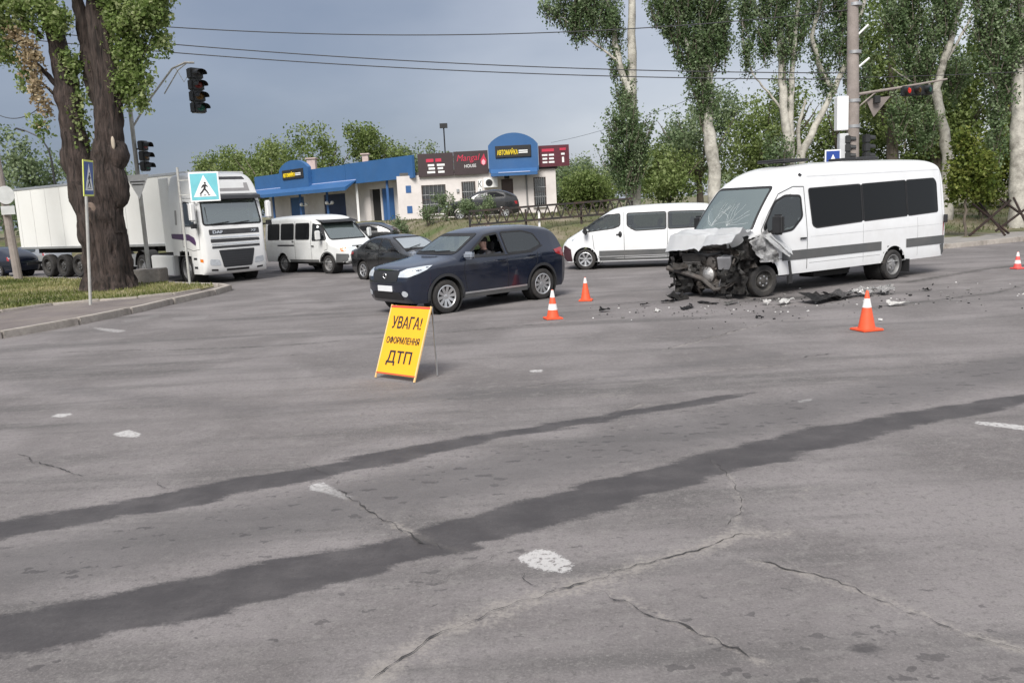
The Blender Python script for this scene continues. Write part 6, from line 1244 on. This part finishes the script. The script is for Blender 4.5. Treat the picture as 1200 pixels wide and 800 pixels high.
# bonnet: buckled, its front lip drooping
def bonnet():
    nu, nv = 26, 30; V = []
    for i in range(nu + 1):
        for j in range(nv + 1):
            u, v = i / nu, j / nv; y = -.93 + 1.86 * v
            x = 4.5 + (.78 - .16 * v + .05 * math.sin(v * 9)) * u
            ridge = max(0, 1 - abs(u - .38 - .1 * v) / .16)                # one sharp buckle across the sheet
            z = 1.42 - .1 * u + .13 * ridge * (.35 + .65 * v) - .3 * max(0, u - .8) / .2 * (1.15 - .75 * v)
            z += .035 * mnoise.noise((u * 3.1, v * 3.7, 2)) + .025 * abs(mnoise.noise((u * 7, v * 6, 4)))
            z -= .09 * max(0, 1 - abs(v - .7 + .2 * u) / .06) * u
            jag = (mnoise.noise((v * 5, 3, 1)) * .05 + mnoise.noise((v * 23, 3, 1)) * .015) * u ** 6
            V.append((x + jag, y, z + jag))
    F_ = [(i * (nv + 1) + j, i * (nv + 1) + j + 1, (i + 1) * (nv + 1) + j + 1, (i + 1) * (nv + 1) + j) for i in range(nu) for j in range(nv)]
    bm = bmesh.new(); vs = [bm.verts.new(p) for p in V]; [bm.faces.new([vs[i] for i in f]) for f in F_]; bmesh.ops.solidify(bm, geom=bm.faces, thickness=.014)
    me = bpy.data.meshes.new('bonnet'); bm.to_mesh(me); bm.free(); me.materials.append(M_vanw); me.polygons.foreach_set('use_smooth', [True] * len(me.polygons)); me.set_sharp_from_angle(angle=R(30)); return link('bonnet', me, sv)
bonnet()
crumple('wing', [(4.12, .95, 1.42), (4.75, 1.02, 1.2), (4.5, 1.12, .75), (3.88, 1.06, .72)], 14, 12, .1, 3., mat('scraped_white_panel', (.55, .55, .55), .45, .1, var=.3, vscale=5, dirt=(.06, .055, .05, .95), dscale=4), seed=3)
crumple('wing', [(3.95, 1.0, 1.35), (4.4, 1.04, 1.3), (3.75, 1.2, .82), (3.62, 1.12, .92)], 10, 10, .06, 2.4, M_vanw, seed=11)
crumple('wing', [(4.45, -.95, 1.3), (5.15, -.98, 1.05), (5.1, -1.02, .45), (4.6, -.98, .5)], 12, 10, .1, 3., M_wdark, seed=5)
crumple('bumper_piece', [(4.95, -1.0, .95), (5.28, -.75, .85), (5.2, -.72, .25), (5.0, -1.0, .3)], 10, 10, .08, 3., mat('scuffed_grey_plastic', (.12, .115, .115), .6, var=.4, vscale=6), seed=8)
crumple('radiator', [(4.98, -.62, 1.05), (4.94, .05, 1.02), (5.02, .1, .5), (5.1, -.58, .42)], 10, 12, .12, 2.6, M_wdark, .05, seed=9)
crumple('slam_panel', [(5.02, -.7, 1.16), (4.86, .78, 1.02), (4.8, .8, .9), (5.06, -.7, 1.0)], 16, 3, .12, 4., M_wreck, .03, seed=14)
crumple('fan_shroud', [(4.9, .1, 1.0), (4.8, .75, .95), (4.85, .7, .45), (5.0, .12, .4)], 10, 10, .14, 3., M_wdark, .03, seed=21)
crumple('headlamp_remains', [(4.7, .62, 1.02), (4.62, .86, .98), (4.68, .86, .74), (4.8, .6, .74)], 6, 6, .08, 3., M_walu, .03, seed=23)
crumple('headlamp_remains', [(5.08, -.5, .72), (5.12, -.3, .7), (5.16, -.3, .5), (5.14, -.5, .5)], 5, 5, .05, 3., M_walu, .03, seed=25)
crumple('wheel_liner', [(3.72, 1.0, .78), (4.85, 1.0, .86), (4.9, .6, .86), (3.75, .6, .82)], 14, 6, .08, 3., M_wdark, .02, seed=28)
crumple('undertray', [(4.4, .7, .42), (5.2, -.7, .3), (5.25, -.9, .22), (4.4, -.7, .42)], 10, 10, .1, 3., M_wdark, .02, seed=33)
for sg, x in ((1, 4.95), (-1, 5.1)): q = MB(); q.tube([(4.2, sg * .45, .5), (4.6, sg * .48, .56), (x, sg * .5, .5)], .07, 6); q.build('chassis_rail', M_wreck, sv)
for k in range(34):                                                  # hoses, wires and brackets
    y = rnd.uniform(-.85, .85); x = 4.75 + rnd.uniform(0, .35) - .1 * (y > 0); z = rnd.uniform(.3, 1.1); pts = [(x, y, z)]
    for j in range(4): pts.append((pts[-1][0] + rnd.uniform(-.12, .12), pts[-1][1] + rnd.uniform(-.14, .14), max(.06, pts[-1][2] + rnd.uniform(-.2, .08))))
    q = MB(); q.tube(pts, rnd.choice((.012, .018, .03, .04)), 6); q.build('hose', rnd.choice((M_wdark, M_wdark, M_wreck)), sv)
for k in range(30):
    y = rnd.uniform(-.9, .9); x = 4.7 + rnd.uniform(0, .38) - .1 * (y > 0); z = rnd.uniform(.08, .92); s_ = rnd.uniform(.14, .34)
    a, b = Vector((rnd.uniform(-1, 1), rnd.uniform(-1, 1), rnd.uniform(-1, 1))).normalized() * s_, Vector((rnd.uniform(-1, 1), rnd.uniform(-1, 1), rnd.uniform(-1, 1))).normalized() * s_ * .7
    p = Vector((x, y, z)); crumple('torn_fragment', [p, p + a, p + a + b, p + b], 3, 3, .05, 2.5, rnd.choice((M_wdark, M_wdark, M_wdark, M_wreck, M_wreck, M_wreck, M_walu)), .012, seed=k * 3.1)
q = MB(); q.box((5.0, -.28, .72), (.06, .62, .46), Matrix.Rotation(.18, 3, 'Z') @ Matrix.Rotation(.25, 3, 'Y')); rd_ = q.build('radiator_core', M_wdark, sv, bevel=.01)
for i in range(14): q = MB(); q.box((5.04, -.28, .52 + i * .03), (.012, .58, .01), Matrix.Rotation(.18, 3, 'Z') @ Matrix.Rotation(.25, 3, 'Y')); q.build('cooling_fin', M_walu, rd_, smooth=None)
q = MB(); q.tube([(5.2, -.95, .62), (5.14, -.3, .5), (5.12, .05, .42), (5.02, .3, .2), (5.0, .5, .22)], [.06, .055, .05, .05, .04], 8); q.build('bumper_beam', M_wreck, sv)
q = MB(); q.box((4.86, .5, .78), (.26, .3, .28), Matrix.Rotation(.4, 3, 'Z') @ Matrix.Rotation(.3, 3, 'Y')); q.build('battery', mat('grey_battery', (.2, .2, .21), .5, var=.3), sv, bevel=.015)
q = MB(); q.lathe([(.16, 0), (.17, .05), (.1, .12), (.03, .14)], 18, 'x', (4.97, .12, .5)); q.build('alternator', M_walu, sv); q = MB(); q.tube([(4.9, -.5, .98), (5.02, -.2, .96), (4.98, .1, .9), (4.9, .4, .96)], .045, 8); q.build('intake_hose', M_rub, sv)
crumple('torn_liner', [(4.62, .95, .8), (4.95, .5, .8), (5.0, .4, .12), (4.75, .9, .1)], 9, 9, .12, 3., M_wdark, .02, seed=41)
crumple('torn_liner', [(5.0, -.2, .7), (5.12, -.75, .75), (5.15, -.8, .08), (5.1, -.3, .1)], 9, 9, .12, 3., M_wdark, .02, seed=43)
crumple('torn_liner', [(4.9, .35, .8), (5.02, -.1, .8), (5.1, -.1, .2), (4.95, .35, .22)], 9, 9, .14, 3., M_wreck, .02, seed=47)
crumple('wing_edge', [(4.0, 1.02, 1.28), (4.2, 1.05, 1.3), (3.72, 1.26, .86), (3.68, 1.18, .98)], 8, 6, .03, 2., M_vanw, .012, seed=49)
for x0, x1 in ((3.0, 2.2), (.6, -.2)): q = MB(); q.box(((x0 + x1) / 2, 0, 2.835), (x0 - x1, .8, .07)); q.build('roof_hatch', M_black, sv, bevel=.02)
# front wheel pushed back and turned, the far one under the wreck
_k = M_steelrim; M_steelrim = mat('dark_rim', (.07, .066, .062), .7, .3, var=.4, vscale=8); w = wheel(sv, 4.22, .86, .34, .22, 'steel', 0, 1); w.rotation_euler = (0, .4, R(-9)); w2 = wheel(sv, 4.45, -.84, .34, .22, 'steel', 0, -1); w2.rotation_euler = (0, .4, R(14)); M_steelrim = _k  # dirty dark rims on the front wheels of the wreck
q = MB(); q.tube([(3.6, 1.06, .72), (3.6, 1.1, .45), (3.62, 1.09, .36)], .03, 6); q.box((3.62, 1.09, .33), (.12, .05, .18)); q.build('hanging_trim', M_black, sv)

# ---------------------------------------------------------------- white lorry: tractor and semitrailer
tr = thing('truck', 'white tractor unit pulling a long white box semitrailer past the big tree', 'truck', (-10.31, 30.66, 0), R(-45.5), None, 1.0)
M_trk = mat('truck_white', (.76, .76, .75), .35, var=.03, coat=.3, dirt=(.55, .53, .5, .3), dscale=.9); M_vent = mat('dark_grey_vent', (.045, .045, .048), .6, var=.2); M_grey = mat('mid_grey_panel', (.3, .29, .29), .5)
c = Car(tr)
c.loft([(1.25, .32), (1.36, .4), (1.42, .7), (1.42, 1.2), (1.38, 1.7), (1.34, 1.95), (1.28, 2.2), (1.12, 2.85), (1.04, 3.02), (.98, 3.2), (.86, 3.5), (.68, 3.7), (.4, 3.8), (-.4, 3.84), (-.8, 3.82), (-.92, 3.7), (-.95, 3.2), (-.95, 1.4), (-.95, 1.0), (-.9, .95)],
  lambda x: (min(1.1, max(-.88, x)), .36 if x > .55 else .98), [(-1, 1.23), (.6, 1.245), (1.0, 1.235), (1.2, 1.19), (1.34, 1.1), (1.45, .98)], [(.3, .98), (.6, 1.0), (1.9, 1.0), (2.9, .965), (3.3, .93), (3.9, .84)], lambda x, z: (.2, 4.0), 190, 34)
c.arches.append((0, .52, .66)); wells(tr, 0, .64, .45, .52, .72)
for sg in (-1, 1):
    c.pane('side_window', [(.98, 1.98), (.85, 2.75), (.3, 2.8), (.1, 2.72), (.1, 2.0)], 'y', sg, G_side, r=.07, hole=True)
    c.decal('quarter_panel', [(-.35, 2.55), (-.5, 2.55), (-.5, 2.05), (-.35, 2.05)], 'y', sg, M_grey, .006, r=.03)
    for ln in ([(1.12, 2.85), (1.2, 1.9), (1.16, 1.2), (.75, 1.15), (.0, 1.3)], [(0, 2.9), (-.02, 1.3)], [(1.1, 2.9), (0, 2.95)]): c.strip('door_seam', ln, .014, 'y', sg, M_rub, .003)
    c.decal('purple_stripe', [(-.9, 1.75), (-.88, 1.58), (.5, 1.5), (.95, 1.32), (1.0, 1.42), (.9, 1.6), (.5, 1.72)], 'y', sg, mat('purple_vinyl', (.07, .03, .1), .4), .005, r=.04)
    handle(tr, c, .22, 1.72, sg, M_black, .2)
    q = MB(); q.box((1.28, sg * 1.4, 2.45), (.18, .2, .62)); mo = q.build('mirror', M_trk, tr, bevel=.05, seg=3); q = MB(); q.box((1.177, sg * 1.42, 2.5), (.006, .15, .5)); q.build('mirror_glass', M_chrome, mo); q = MB(); q.box((1.28, sg * 1.38, 1.99), (.14, .17, .16)); q.bar((1.22, sg * 1.3, 2.82), (1.0, sg * 1.18, 2.85), .05); q.bar((1.24, sg * 1.36, 1.96), (1.06, sg * 1.2, 1.92), .05); q.build('mirror_arm', M_rub, mo, bevel=.01)
    c.decal('headlamp', [(sg * .62, .62), (sg * .66, .82), (sg * .98, .86), (sg * 1.0, .66)], 'x', 1, M_lamp, .008, r=.05); c.decal('fog_lamp', [(sg * .72, .44), (sg * .72, .5), (sg * .95, .52), (sg * .95, .46)], 'x', 1, M_black, .008)
    c.decal('indicator', [(1.25, .75), (1.12, .78), (1.12, .88), (1.25, .86)], 'y', sg, M_orange, .006)
    for z in (.55, .85): c.decal('step', [(.95, z), (.72, z), (.72, z + .07), (.95, z + .07)], 'y', sg, M_black, .008)
c.pane('windscreen', [(-1.06, 2.0), (1.06, 2.0), (1.0, 2.86), (-1.0, 2.86)], 'x', 1, G_wind, r=.1, hole=lambda p: p[0] > 1.0 and p[2] > 1.97, rim=.06)
c.finish(M_trk)
q = MB(); q.prism([(1.06, 3.04), (1.36, 2.96), (1.38, 2.84), (1.1, 2.92)], lambda a, b, d: (a, d, b), -1.1, 1.1); q.build('sun_visor', mat('smoked_visor', (.03, .03, .032), .3, var=.1), tr, bevel=.01)
c.decal('roof_vent', [(-.85, 3.52), (.85, 3.52), (.8, 3.62), (-.8, 3.62)], 'x', 1, M_vent, .008, r=.03); c.decal('roof_panel', [(-.9, 3.12), (.9, 3.12), (.88, 3.4), (.74, 3.4), (.72, 3.22), (-.72, 3.22), (-.74, 3.4), (-.88, 3.4)], 'x', 1, M_grey, .008)
gr = c.decal('grille', [(-.92, 1.66), (.92, 1.66), (.92, 1.84), (-.92, 1.84)], 'x', 1, M_vent, .006, r=.03); c.decal('grille', [(-.9, 1.4), (.9, 1.4), (.88, 1.5), (-.9, 1.52)], 'x', 1, M_vent, .006, r=.03); c.decal('grille', [(-.88, 1.2), (.88, 1.2), (.88, 1.28), (-.88, 1.28)], 'x', 1, M_vent, .006, r=.02); c.strip('grille_bar', [(-.9, 1.57), (.9, 1.57)], .03, 'x', 1, M_chrome, .012); c.strip('grille_bar', [(-.88, 1.34), (.88, 1.34)], .03, 'x', 1, M_chrome, .012)
lg = c.decal('lower_grille', [(-.52, .55), (.52, .55), (.66, 1.14), (-.66, 1.14)], 'x', 1, mat('grille_mesh', (.03, .032, .036), .6, var=.3, vscale=40), .01, r=.05); c.decal('lower_slot', [(-.42, .42), (.42, .42), (.42, .5), (-.42, .5)], 'x', 1, M_black, .008, r=.02)
for z in np.arange(.62, 1.12, .08): c.strip('grille_slat', [(-.53 - (z - .55) * .2, z), (.53 + (z - .55) * .2, z)], .014, 'x', 1, M_vent, .02, lg)
t = link('badge', fitted(text_mesh('badge', 'DAF', .2, M_chrome, .008, bold=.006), .36, .1), gr); h, n = c.hit((-.62, 1.75), 'x', 1); t.matrix_local = frame3(h + n * .016, (0, 1, 0), (-.06, 0, 1))
t = link('badge', fitted(text_mesh('badge', 'XF', .2, M_chrome, .008), .2, .08), gr); h, n = c.hit((.7, 1.75), 'x', 1); t.matrix_local = frame3(h + n * .016, (0, 1, 0), (-.06, 0, 1))
wp = MB()
for y0, y1 in ((-.8, -.15), (-.05, .6)): wp.tube([c.hit((y0, 2.02), 'x', 1)[0] + Vector((.04, 0, .0)), c.hit((y1, 2.08), 'x', 1)[0] + Vector((.04, 0, .0))], .014, 5)
wp.build('wiper', M_rub, tr)
cabin(tr, -.8, 1.2, 2.2, 1.35, 1.0, 2.08, .6); seats(tr, (.1,), 1.7, 2.2, .55, (-.65, .65)); q = MB(); q.box((.98, 0, 2.12), (.36, 1.5, .2)); q.ball((1.0, .1, 2.2), (.15, .7, .3)); q.build('dash_clutter', M_dash, tr, bevel=.04)
q = MB(); q.tube([(1.32 - .02, -.9, 2.1), (1.2, -.9, 2.6)], .008, 4); q.build('antenna', M_rub, tr)
for sg in (-1, 1): wheel(tr, 0, sg * 1.05, .5, .32, 'steel', 0, sg); wheel(tr, -3.8, sg * .98, .5, .56, 'steel', 0, sg)
q = MB(); q.box((-2.2, 0, .85), (5.0, .9, .26)); q.box((-1.9, 0, .5), (1.6, 1.4, .5)); q.build('chassis', M_under, tr, smooth=None)
for sg in (-1, 1): q = MB(); q.box((-1.95, sg * 1.12, .62), (1.9, .22, .72)); q.build('side_skirt', M_trk, tr, bevel=.03, seg=2)
for sg in (-1, 1):
    q = MB(); q.box((-1.35, sg * 1.12, 2.4), (.75, .05, 2.6)); q.build('air_deflector', M_trk, tr, bevel=.015)
    f = MB(); L_ = [(-3.8 + .64 * math.cos(t), .52 + .64 * math.sin(t)) for t in np.linspace(.1, math.pi - .1, 20)]; V = [(x, sg * y, z) for x, z in L_ for y in (.72, 1.24)]; f.add(V, [(2 * i, 2 * i + 1, 2 * i + 3, 2 * i + 2) for i in range(19)]); f.build('mudguard', M_black, tr, fix=False)
# trailer: a part of the truck's tree would turn with it, so it is its own coupled thing
tl = thing('semitrailer', 'long white box semitrailer coupled behind the white tractor unit', 'trailer', (-16.29, 36.8, 0), R(-34.9), None, 1.0)
M_box = mat('trailer_white_panel', (.72, .72, .7), .45, var=.03, vscale=1.2, dirt=(.5, .48, .45, .35), dscale=.6)
q = MB(); q.box((.15, 0, 2.62), (12.9, 2.55, 2.7)); bx = q.build('box', M_box, tl, bevel=.03, seg=2)
for x in np.arange(-6, 6.4, 1.2): q = MB(); q.box((x, -1.28, 2.62), (.025, .012, 2.5)); q.build('panel_joint', mat('panel_joint_grey', (.55, .55, .54), .5), bx, smooth=None)
for z in (1.31, 3.93): q = MB(); q.box((.15, -1.285, z), (12.8, .03, .1)); q.build('edge_rail', M_alloy, bx, bevel=.008)
for y in (-.62, .62):
    q = MB(); q.box((-6.33, y, 2.62), (.04, 1.2, 2.55)); d = q.build('rear_door', M_box, bx, bevel=.01)
    q = MB(); q.tube([(-6.37, y * .6, 1.4), (-6.37, y * .6, 3.9)], .02, 6); q.build('lock_bar', M_alloy, d)
q = MB(); q.box((0, 0, 1.14), (12.6, 1.0, .22)); q.box((3.6, -.95, .78), (.14, .14, 1.2)); q.box((3.6, .95, .78), (.14, .14, 1.2)); q.build('chassis', M_under, tl, smooth=None)
M_steelrim = mat('dark_rim', (.07, .066, .062))  # trailer wheels share the dark rim colour
for x in (-4.3, -3.0, -1.7):
    for sg in (-1, 1): wheel(tl, x, sg * 1.05, .5, .38, 'steel', 0, sg)
M_steelrim = _k
q = MB(); q.bar((-6.1, -1.2, .6), (-6.1, 1.2, .6), .1, .12); q.build('rear_bumper', M_black, tl); q = MB(); q.box((1.4, -1.12, .72), (3.0, .05, .5)); q.build('side_guard', M_steel, tl)
q = MB(); q.box((-.2, -1.2, .95), (.9, .1, .16)); q.build('tool_box', M_black, tl)

# ---------------------------------------------------------------- other parked cars, mostly hidden
def small_car(label, loc, rz, m, sc=1., tall=False, glassm=G_side):
    o = thing('parked_car', label, 'car', loc, rz, 'cars parked in the distance', sc); c = Car(o); k = .22 if tall else 0
    c.loft([(2.0, .25), (2.12, .45), (2.1, .65 + k), (1.7, .82 + k), (1.0, .94 + k), (.5, 1.2 + k), (.15, 1.36 + k), (-.5, 1.43 + k), (-1.2, 1.38 + k), (-1.75, 1.15 + k), (-2.0, .98 + k), (-2.12, .7), (-2.08, .3)], lambda x: (min(1.85, max(-1.85, x)), .24), [(-2.2, .6), (-2.0, .76), (-1.3, .85), (.8, .86), (1.6, .82), (2.0, .66), (2.2, .55)], [(.2, .94), (.5, 1), (.85 + k, 1), (.95 + k, .95), (1.4 + k, .72)], lambda x, z: (.14, 2.8), 90, 18)
    for cx in (1.3, -1.25): c.arches.append((cx, .31, .37)); wells(o, cx, .36, .3, .31, .54)
    for sg in (-1, 1):
        c.pane('side_window', [(.45, .98 + k), (.05, 1.2 + k), (-.2, 1.27 + k), (-.25, .97 + k)], 'y', sg, glassm, r=.04); c.pane('side_window', [(-.33, .97 + k), (-.3, 1.27 + k), (-.8, 1.26 + k), (-1.25, 1.08 + k), (-1.25, .98 + k)], 'y', sg, glassm, r=.04)
        mirror(o, (.65, sg * .94, 1.0 + k), (.12, .18, .13), m, sg); c.decal('headlamp', [(sg * .45, .6 + k * .6), (sg * .5, .7 + k * .6), (sg * .74, .72 + k * .6), (sg * .72, .62 + k * .6)], 'x', 1, M_lamp, .008); c.decal('tail_lamp', [(-2.05, .92), (-1.8, .94), (-1.85, .78), (-2.05, .74)], 'y', sg, M_tail, .006)
    c.pane('windscreen', [(-.6, 1.0 + k), (.6, 1.0 + k), (.5, 1.32 + k), (-.5, 1.32 + k)], 'x', 1, glassm, r=.05); c.finish(m)
    for x in (1.3, -1.25):
        for sg in (-1, 1): wheel(o, x, sg * .74, .31, .19, 'alloy', 6, sg)
    q = MB(); q.box((0, 0, .32), (3.3, 1.0, .16)); q.build('underbody', M_under, o, smooth=None); return o
small_car('dark blue car at the left picture edge behind the leaning pole', (-24.2, 40.4, 0), R(160), M_navy)
small_car('silver car just behind the rear of the semitrailer', (-25.2, 46, 0), R(150), mat('silver_paint', (.4, .41, .42), .3, .6, coat=1.))
small_car('black parked car below the cream wall of the building', (-1.3, 49.5, bz(-1.3, 49.5)), R(182), M_blackp, 1.0, True, G_tint)
small_car('dark car whose roof shows just behind the old minibus', (-7.6, 44.5, bz(-7.6, 44.5)), R(170), M_blackp, 1.0, True, G_tint)
small_car('dark grey car parked at the right picture edge', (23.3, 36.0, bz(23.3, 36.0)), R(95), mat('graphite_paint', (.05, .052, .055), .3, .5, coat=1.))

# ================================================================== CONES, BOARD, DEBRIS
M_cone = mat('cone_orange', (.78, .1, .035), .5, var=.1, vscale=8, dirt=(.3, .09, .05, .4), dscale=6); M_band = mat('cone_white_band', (.76, .75, .73), .5, var=.08)
def cone(label, loc, h, lean=(0, 0), bands=1, m=M_cone):
    o = thing('traffic_cone', label, 'traffic cone', loc, rnd.uniform(0, 1.5), 'orange traffic cones'); o.rotation_euler = (lean[0], lean[1], rnd.uniform(-.3, .3))
    b = MB(); b.box((0, 0, .018), (h * .58, h * .58, .036)); b.build('base', m, o, bevel=.012, seg=2)
    r = lambda z: h * .19 * (1 - z / h) + .018
    q = MB(); q.lathe([(r(.03), .03), (r(h * .5), h * .5), (r(h * .97), h * .97), (r(h) * .7, h), (0.002, h)], 24); q.build('body', m, o, smooth=40)
    for z0, z1 in ([(h * .58, h * .8)] if bands == 1 else [(h * .76, h * .98)] if bands == 0 else [(h * .32, h * .52), (h * .74, h * .98)]):
        w = MB(); w.lathe([(r(z0) + .0025, z0), (r(z1) + .0025, z1)], 24); w.build('reflective_band', M_band, o, smooth=40)
cone('orange cone with two white bands next to the rear wheel of the navy SUV', (.8, 16.1, 0), .56, (0, .02), 2)
cone('small orange cone with a white tip between the SUV and the wreck', (1.68, 18.8, 0), .52, (0, .0), 0)
cone('largest orange cone with one white band in front of the wrecked van', (5.48, 13.0, 0), .62, (0, 0), 1)
cone('little orange cone at the right picture edge beyond the wrecked van', (12.5, 20.9, 0), .42, (0, 0), 2, mat('cone_pinkish', (.72, .1, .09), .5, var=.1))
# folding warning board
wb = thing('warning_board', 'yellow folding warning board with black lettering standing on the road', 'sign board', (-1.44, 11.1, 0), R(-40))
M_bd = mat('board_yellow', (.82, .41, .018), .45, var=.05, vscale=2); M_bred = mat('board_red', (.6, .06, .05), .45); M_btxt = mat('board_text_black', (.025, .02, .03), .5)
tilt = R(23); ez = Vector((0, math.sin(tilt), math.cos(tilt))); ex = Vector((1, 0, 0)); n_ = ex.cross(ez); BW, BH = .74, .94; o0 = Vector((0, -.16, .06))
def bpl(name, x0, x1, z0, z1, d0, d1, m, par):
    q = MB(); q.prism([(x0, z0), (x1, z0), (x1, z1), (x0, z1)], lambda a, b, d: tuple(o0 + ex * a + ez * b + n_ * d), d0, d1); return q.build(name, m, par, smooth=None, bevel=.001)
pn = bpl('front_panel', -BW / 2, BW / 2, 0, BH, 0, .014, M_bd, wb); bpl('red_band', -BW / 2 + .002, BW / 2 - .002, BH - .03, BH - .004, .015, .018, M_bred, pn); bpl('red_band', -BW / 2 + .002, BW / 2 - .002, .004, .02, .015, .018, M_bred, pn)
for txt, z, w, h in (('УВАГА!', .71, .56, .17), ('ОФОРМЛЕННЯ', .465, .62, .1), ('ДТП', .225, .46, .2)):
    t = link('lettering', fitted(text_mesh('lettering', txt, .2, M_btxt, .002, bold=.002), w, h), pn); t.matrix_local = frame3(o0 + ez * z + n_ * .018, ex, ez)
for x in (-BW / 2, BW / 2):
    q = MB(); q.bar(o0 + ex * x - ez * .06 + n_ * .005, o0 + ex * x + ez * (BH + .01) + n_ * .005, .02, .02); q.build('frame_leg', mat('frame_pale_orange', (.75, .5, .22), .5), wb)
tp = o0 + ez * BH; ez2 = Vector((0, -.02, 1)).normalized()
for x in (-BW / 2 + .03, BW / 2 - .03): q = MB(); q.bar(tp + Vector((x, .04, 0)), tp + Vector((x, .04, 0)) - ez2 * (tp.z - .01), .016, .016); q.build('prop_leg', M_steel, wb)
# debris of the crash
def fragment(label, x, y, L_, W_, m, rz=None, h=.03, seed=None, name='debris_piece'):
    seed = seed if seed is not None else rnd.uniform(0, 50); n = 9; a0 = rnd.uniform(0, 6); V = []; rz = rnd.uniform(0, 3.1) if rz is None else rz
    o = thing(name, label, 'debris', (x, y, .004), rz, 'crash debris on the road')
    crumple('shard', [(-L_ / 2, -W_ / 2, h * .3), (L_ / 2, -W_ / 2 * rnd.uniform(.3, 1), h * rnd.uniform(.2, 1.6)), (L_ / 2 * rnd.uniform(.6, 1), W_ / 2, h * rnd.uniform(.3, 1)), (-L_ / 2 * rnd.uniform(.5, 1), W_ / 2, h * rnd.uniform(.2, 2))], 6, 5, h * .8, 2.5, m, .008, seed, o)
    return o
M_dpl = mat('debris_black', (.02, .019, .02), .6, var=.4); M_dgr = mat('debris_grey', (.16, .155, .15), .6, var=.3); M_dwh = mat('debris_white', (.72, .71, .69), .5, var=.06)
SHOW = [('dark angular shard nearest the two cones', 1.85, 16.75, .24, .14, M_dpl), ('small dark shard right of the orange cone pair', 2.75, 17.3, .22, .1, M_dpl), ('dark upright scrap left of the smashed bumper', 3.3, 17.7, .3, .16, M_dpl), ('small whitish scrap on the road left of the wreck', 2.85, 16.4, .2, .1, M_dwh),
  ('long black scrap lying in front of the far front corner of the wreck', 3.45, 16.55, .42, .16, M_dpl), ('flat black strip under the smashed bumper', 4.0, 17.2, .5, .14, M_dpl), ('flat grey black strip in front of the wreck', 4.4, 16.9, .5, .12, M_dgr), ('small black chip on the road left of the big cone', 4.35, 14.8, .16, .08, M_dpl),
  ('white flat panel piece on the road right of the big cone', 7.1, 15.5, .38, .16, M_dwh), ('round white scrap far right on the road', 11.6, 16.95, .3, .2, M_dwh), ('black chip beyond the white panel piece', 8.6, 17.5, .2, .12, M_dpl), ('dark strip at the right edge of the road', 10.0, 14.0, .4, .1, M_dpl), ('dark scrap at the right edge of the road near the round white one', 11.5, 17.6, .26, .16, M_dpl)]
for i, (lab, x, y, a, b_, m) in enumerate(SHOW): fragment(lab, x, y, a, b_, m, h=.05)
bz_ = Vector((6.35, 16.75, 0))
for lab, x, y, a, b_, m, h in (('torn black bumper corner lying beside the front wheel of the wreck', 6.1, 16.62, 1.0, .5, M_wdark, .16), ('crumpled grey arch panel propped beside the wreck door', 6.55, 16.95, .8, .5, mat('scuffed_grey_plastic', (.12, .115, .115)), .22), ('white torn headlamp piece in front of the wrecked wheel', 5.35, 16.5, .46, .2, M_dwh, .09), ('small white clip in front of the wrecked wheel', 5.0, 16.55, .2, .16, M_dwh, .07), ('black lip spoiler piece under the far corner of the wreck', 3.55, 18.0, .6, .26, M_wdark, .14)):
    fragment(lab, x, y, a, b_, m, rz=R(35), h=h)
hp = thing('foil_heap', 'crinkled heap of silvery grey sheet on the road beside the wreck', 'debris', (7.35, 17.1, 0), .5, 'crash debris on the road')
for k in range(9):
    p = Vector((rnd.uniform(-.35, .35), rnd.uniform(-.2, .2), rnd.uniform(.01, .1))); a, b_ = Vector((rnd.uniform(.15, .35), rnd.uniform(-.1, .1), rnd.uniform(-.05, .12))), Vector((rnd.uniform(-.1, .1), rnd.uniform(.12, .25), rnd.uniform(-.03, .1)))
    crumple('sheet', [p, p + a, p + a + b_, p + b_], 6, 6, .06, 4., mat('silvery_foil', (.5, .49, .48), .45, .4, var=.3, vscale=8), .006, k * 2.3, hp)
# splinters too small to count
mb = MB()
for k in range(330):
    if rnd.random() < .6: x, y = rnd.gauss(4.6, 1.5), rnd.gauss(16.3, .9)
    else: x, y = rnd.gauss(9.5, 2.4), rnd.gauss(16.2, 1.4)
    s_ = rnd.uniform(.01, .034) * (1 if rnd.random() < .93 else 2.); mb.box((x, y, s_ * .3 + .004), (s_, s_ * rnd.uniform(.4, 1), s_ * .5), Matrix.Rotation(rnd.uniform(0, 3), 3, 'Z') @ Matrix.Rotation(rnd.uniform(-.4, .4), 3, 'X'), rnd.choice((0, 0, 0, 1, 1, 1, 2)))
tag(mb.build('splinters', [M_dpl, M_dgr, M_dwh], None, smooth=None, fix=False), 'scatter of tiny plastic splinters over the road around the wreck', 'debris', kind='stuff')
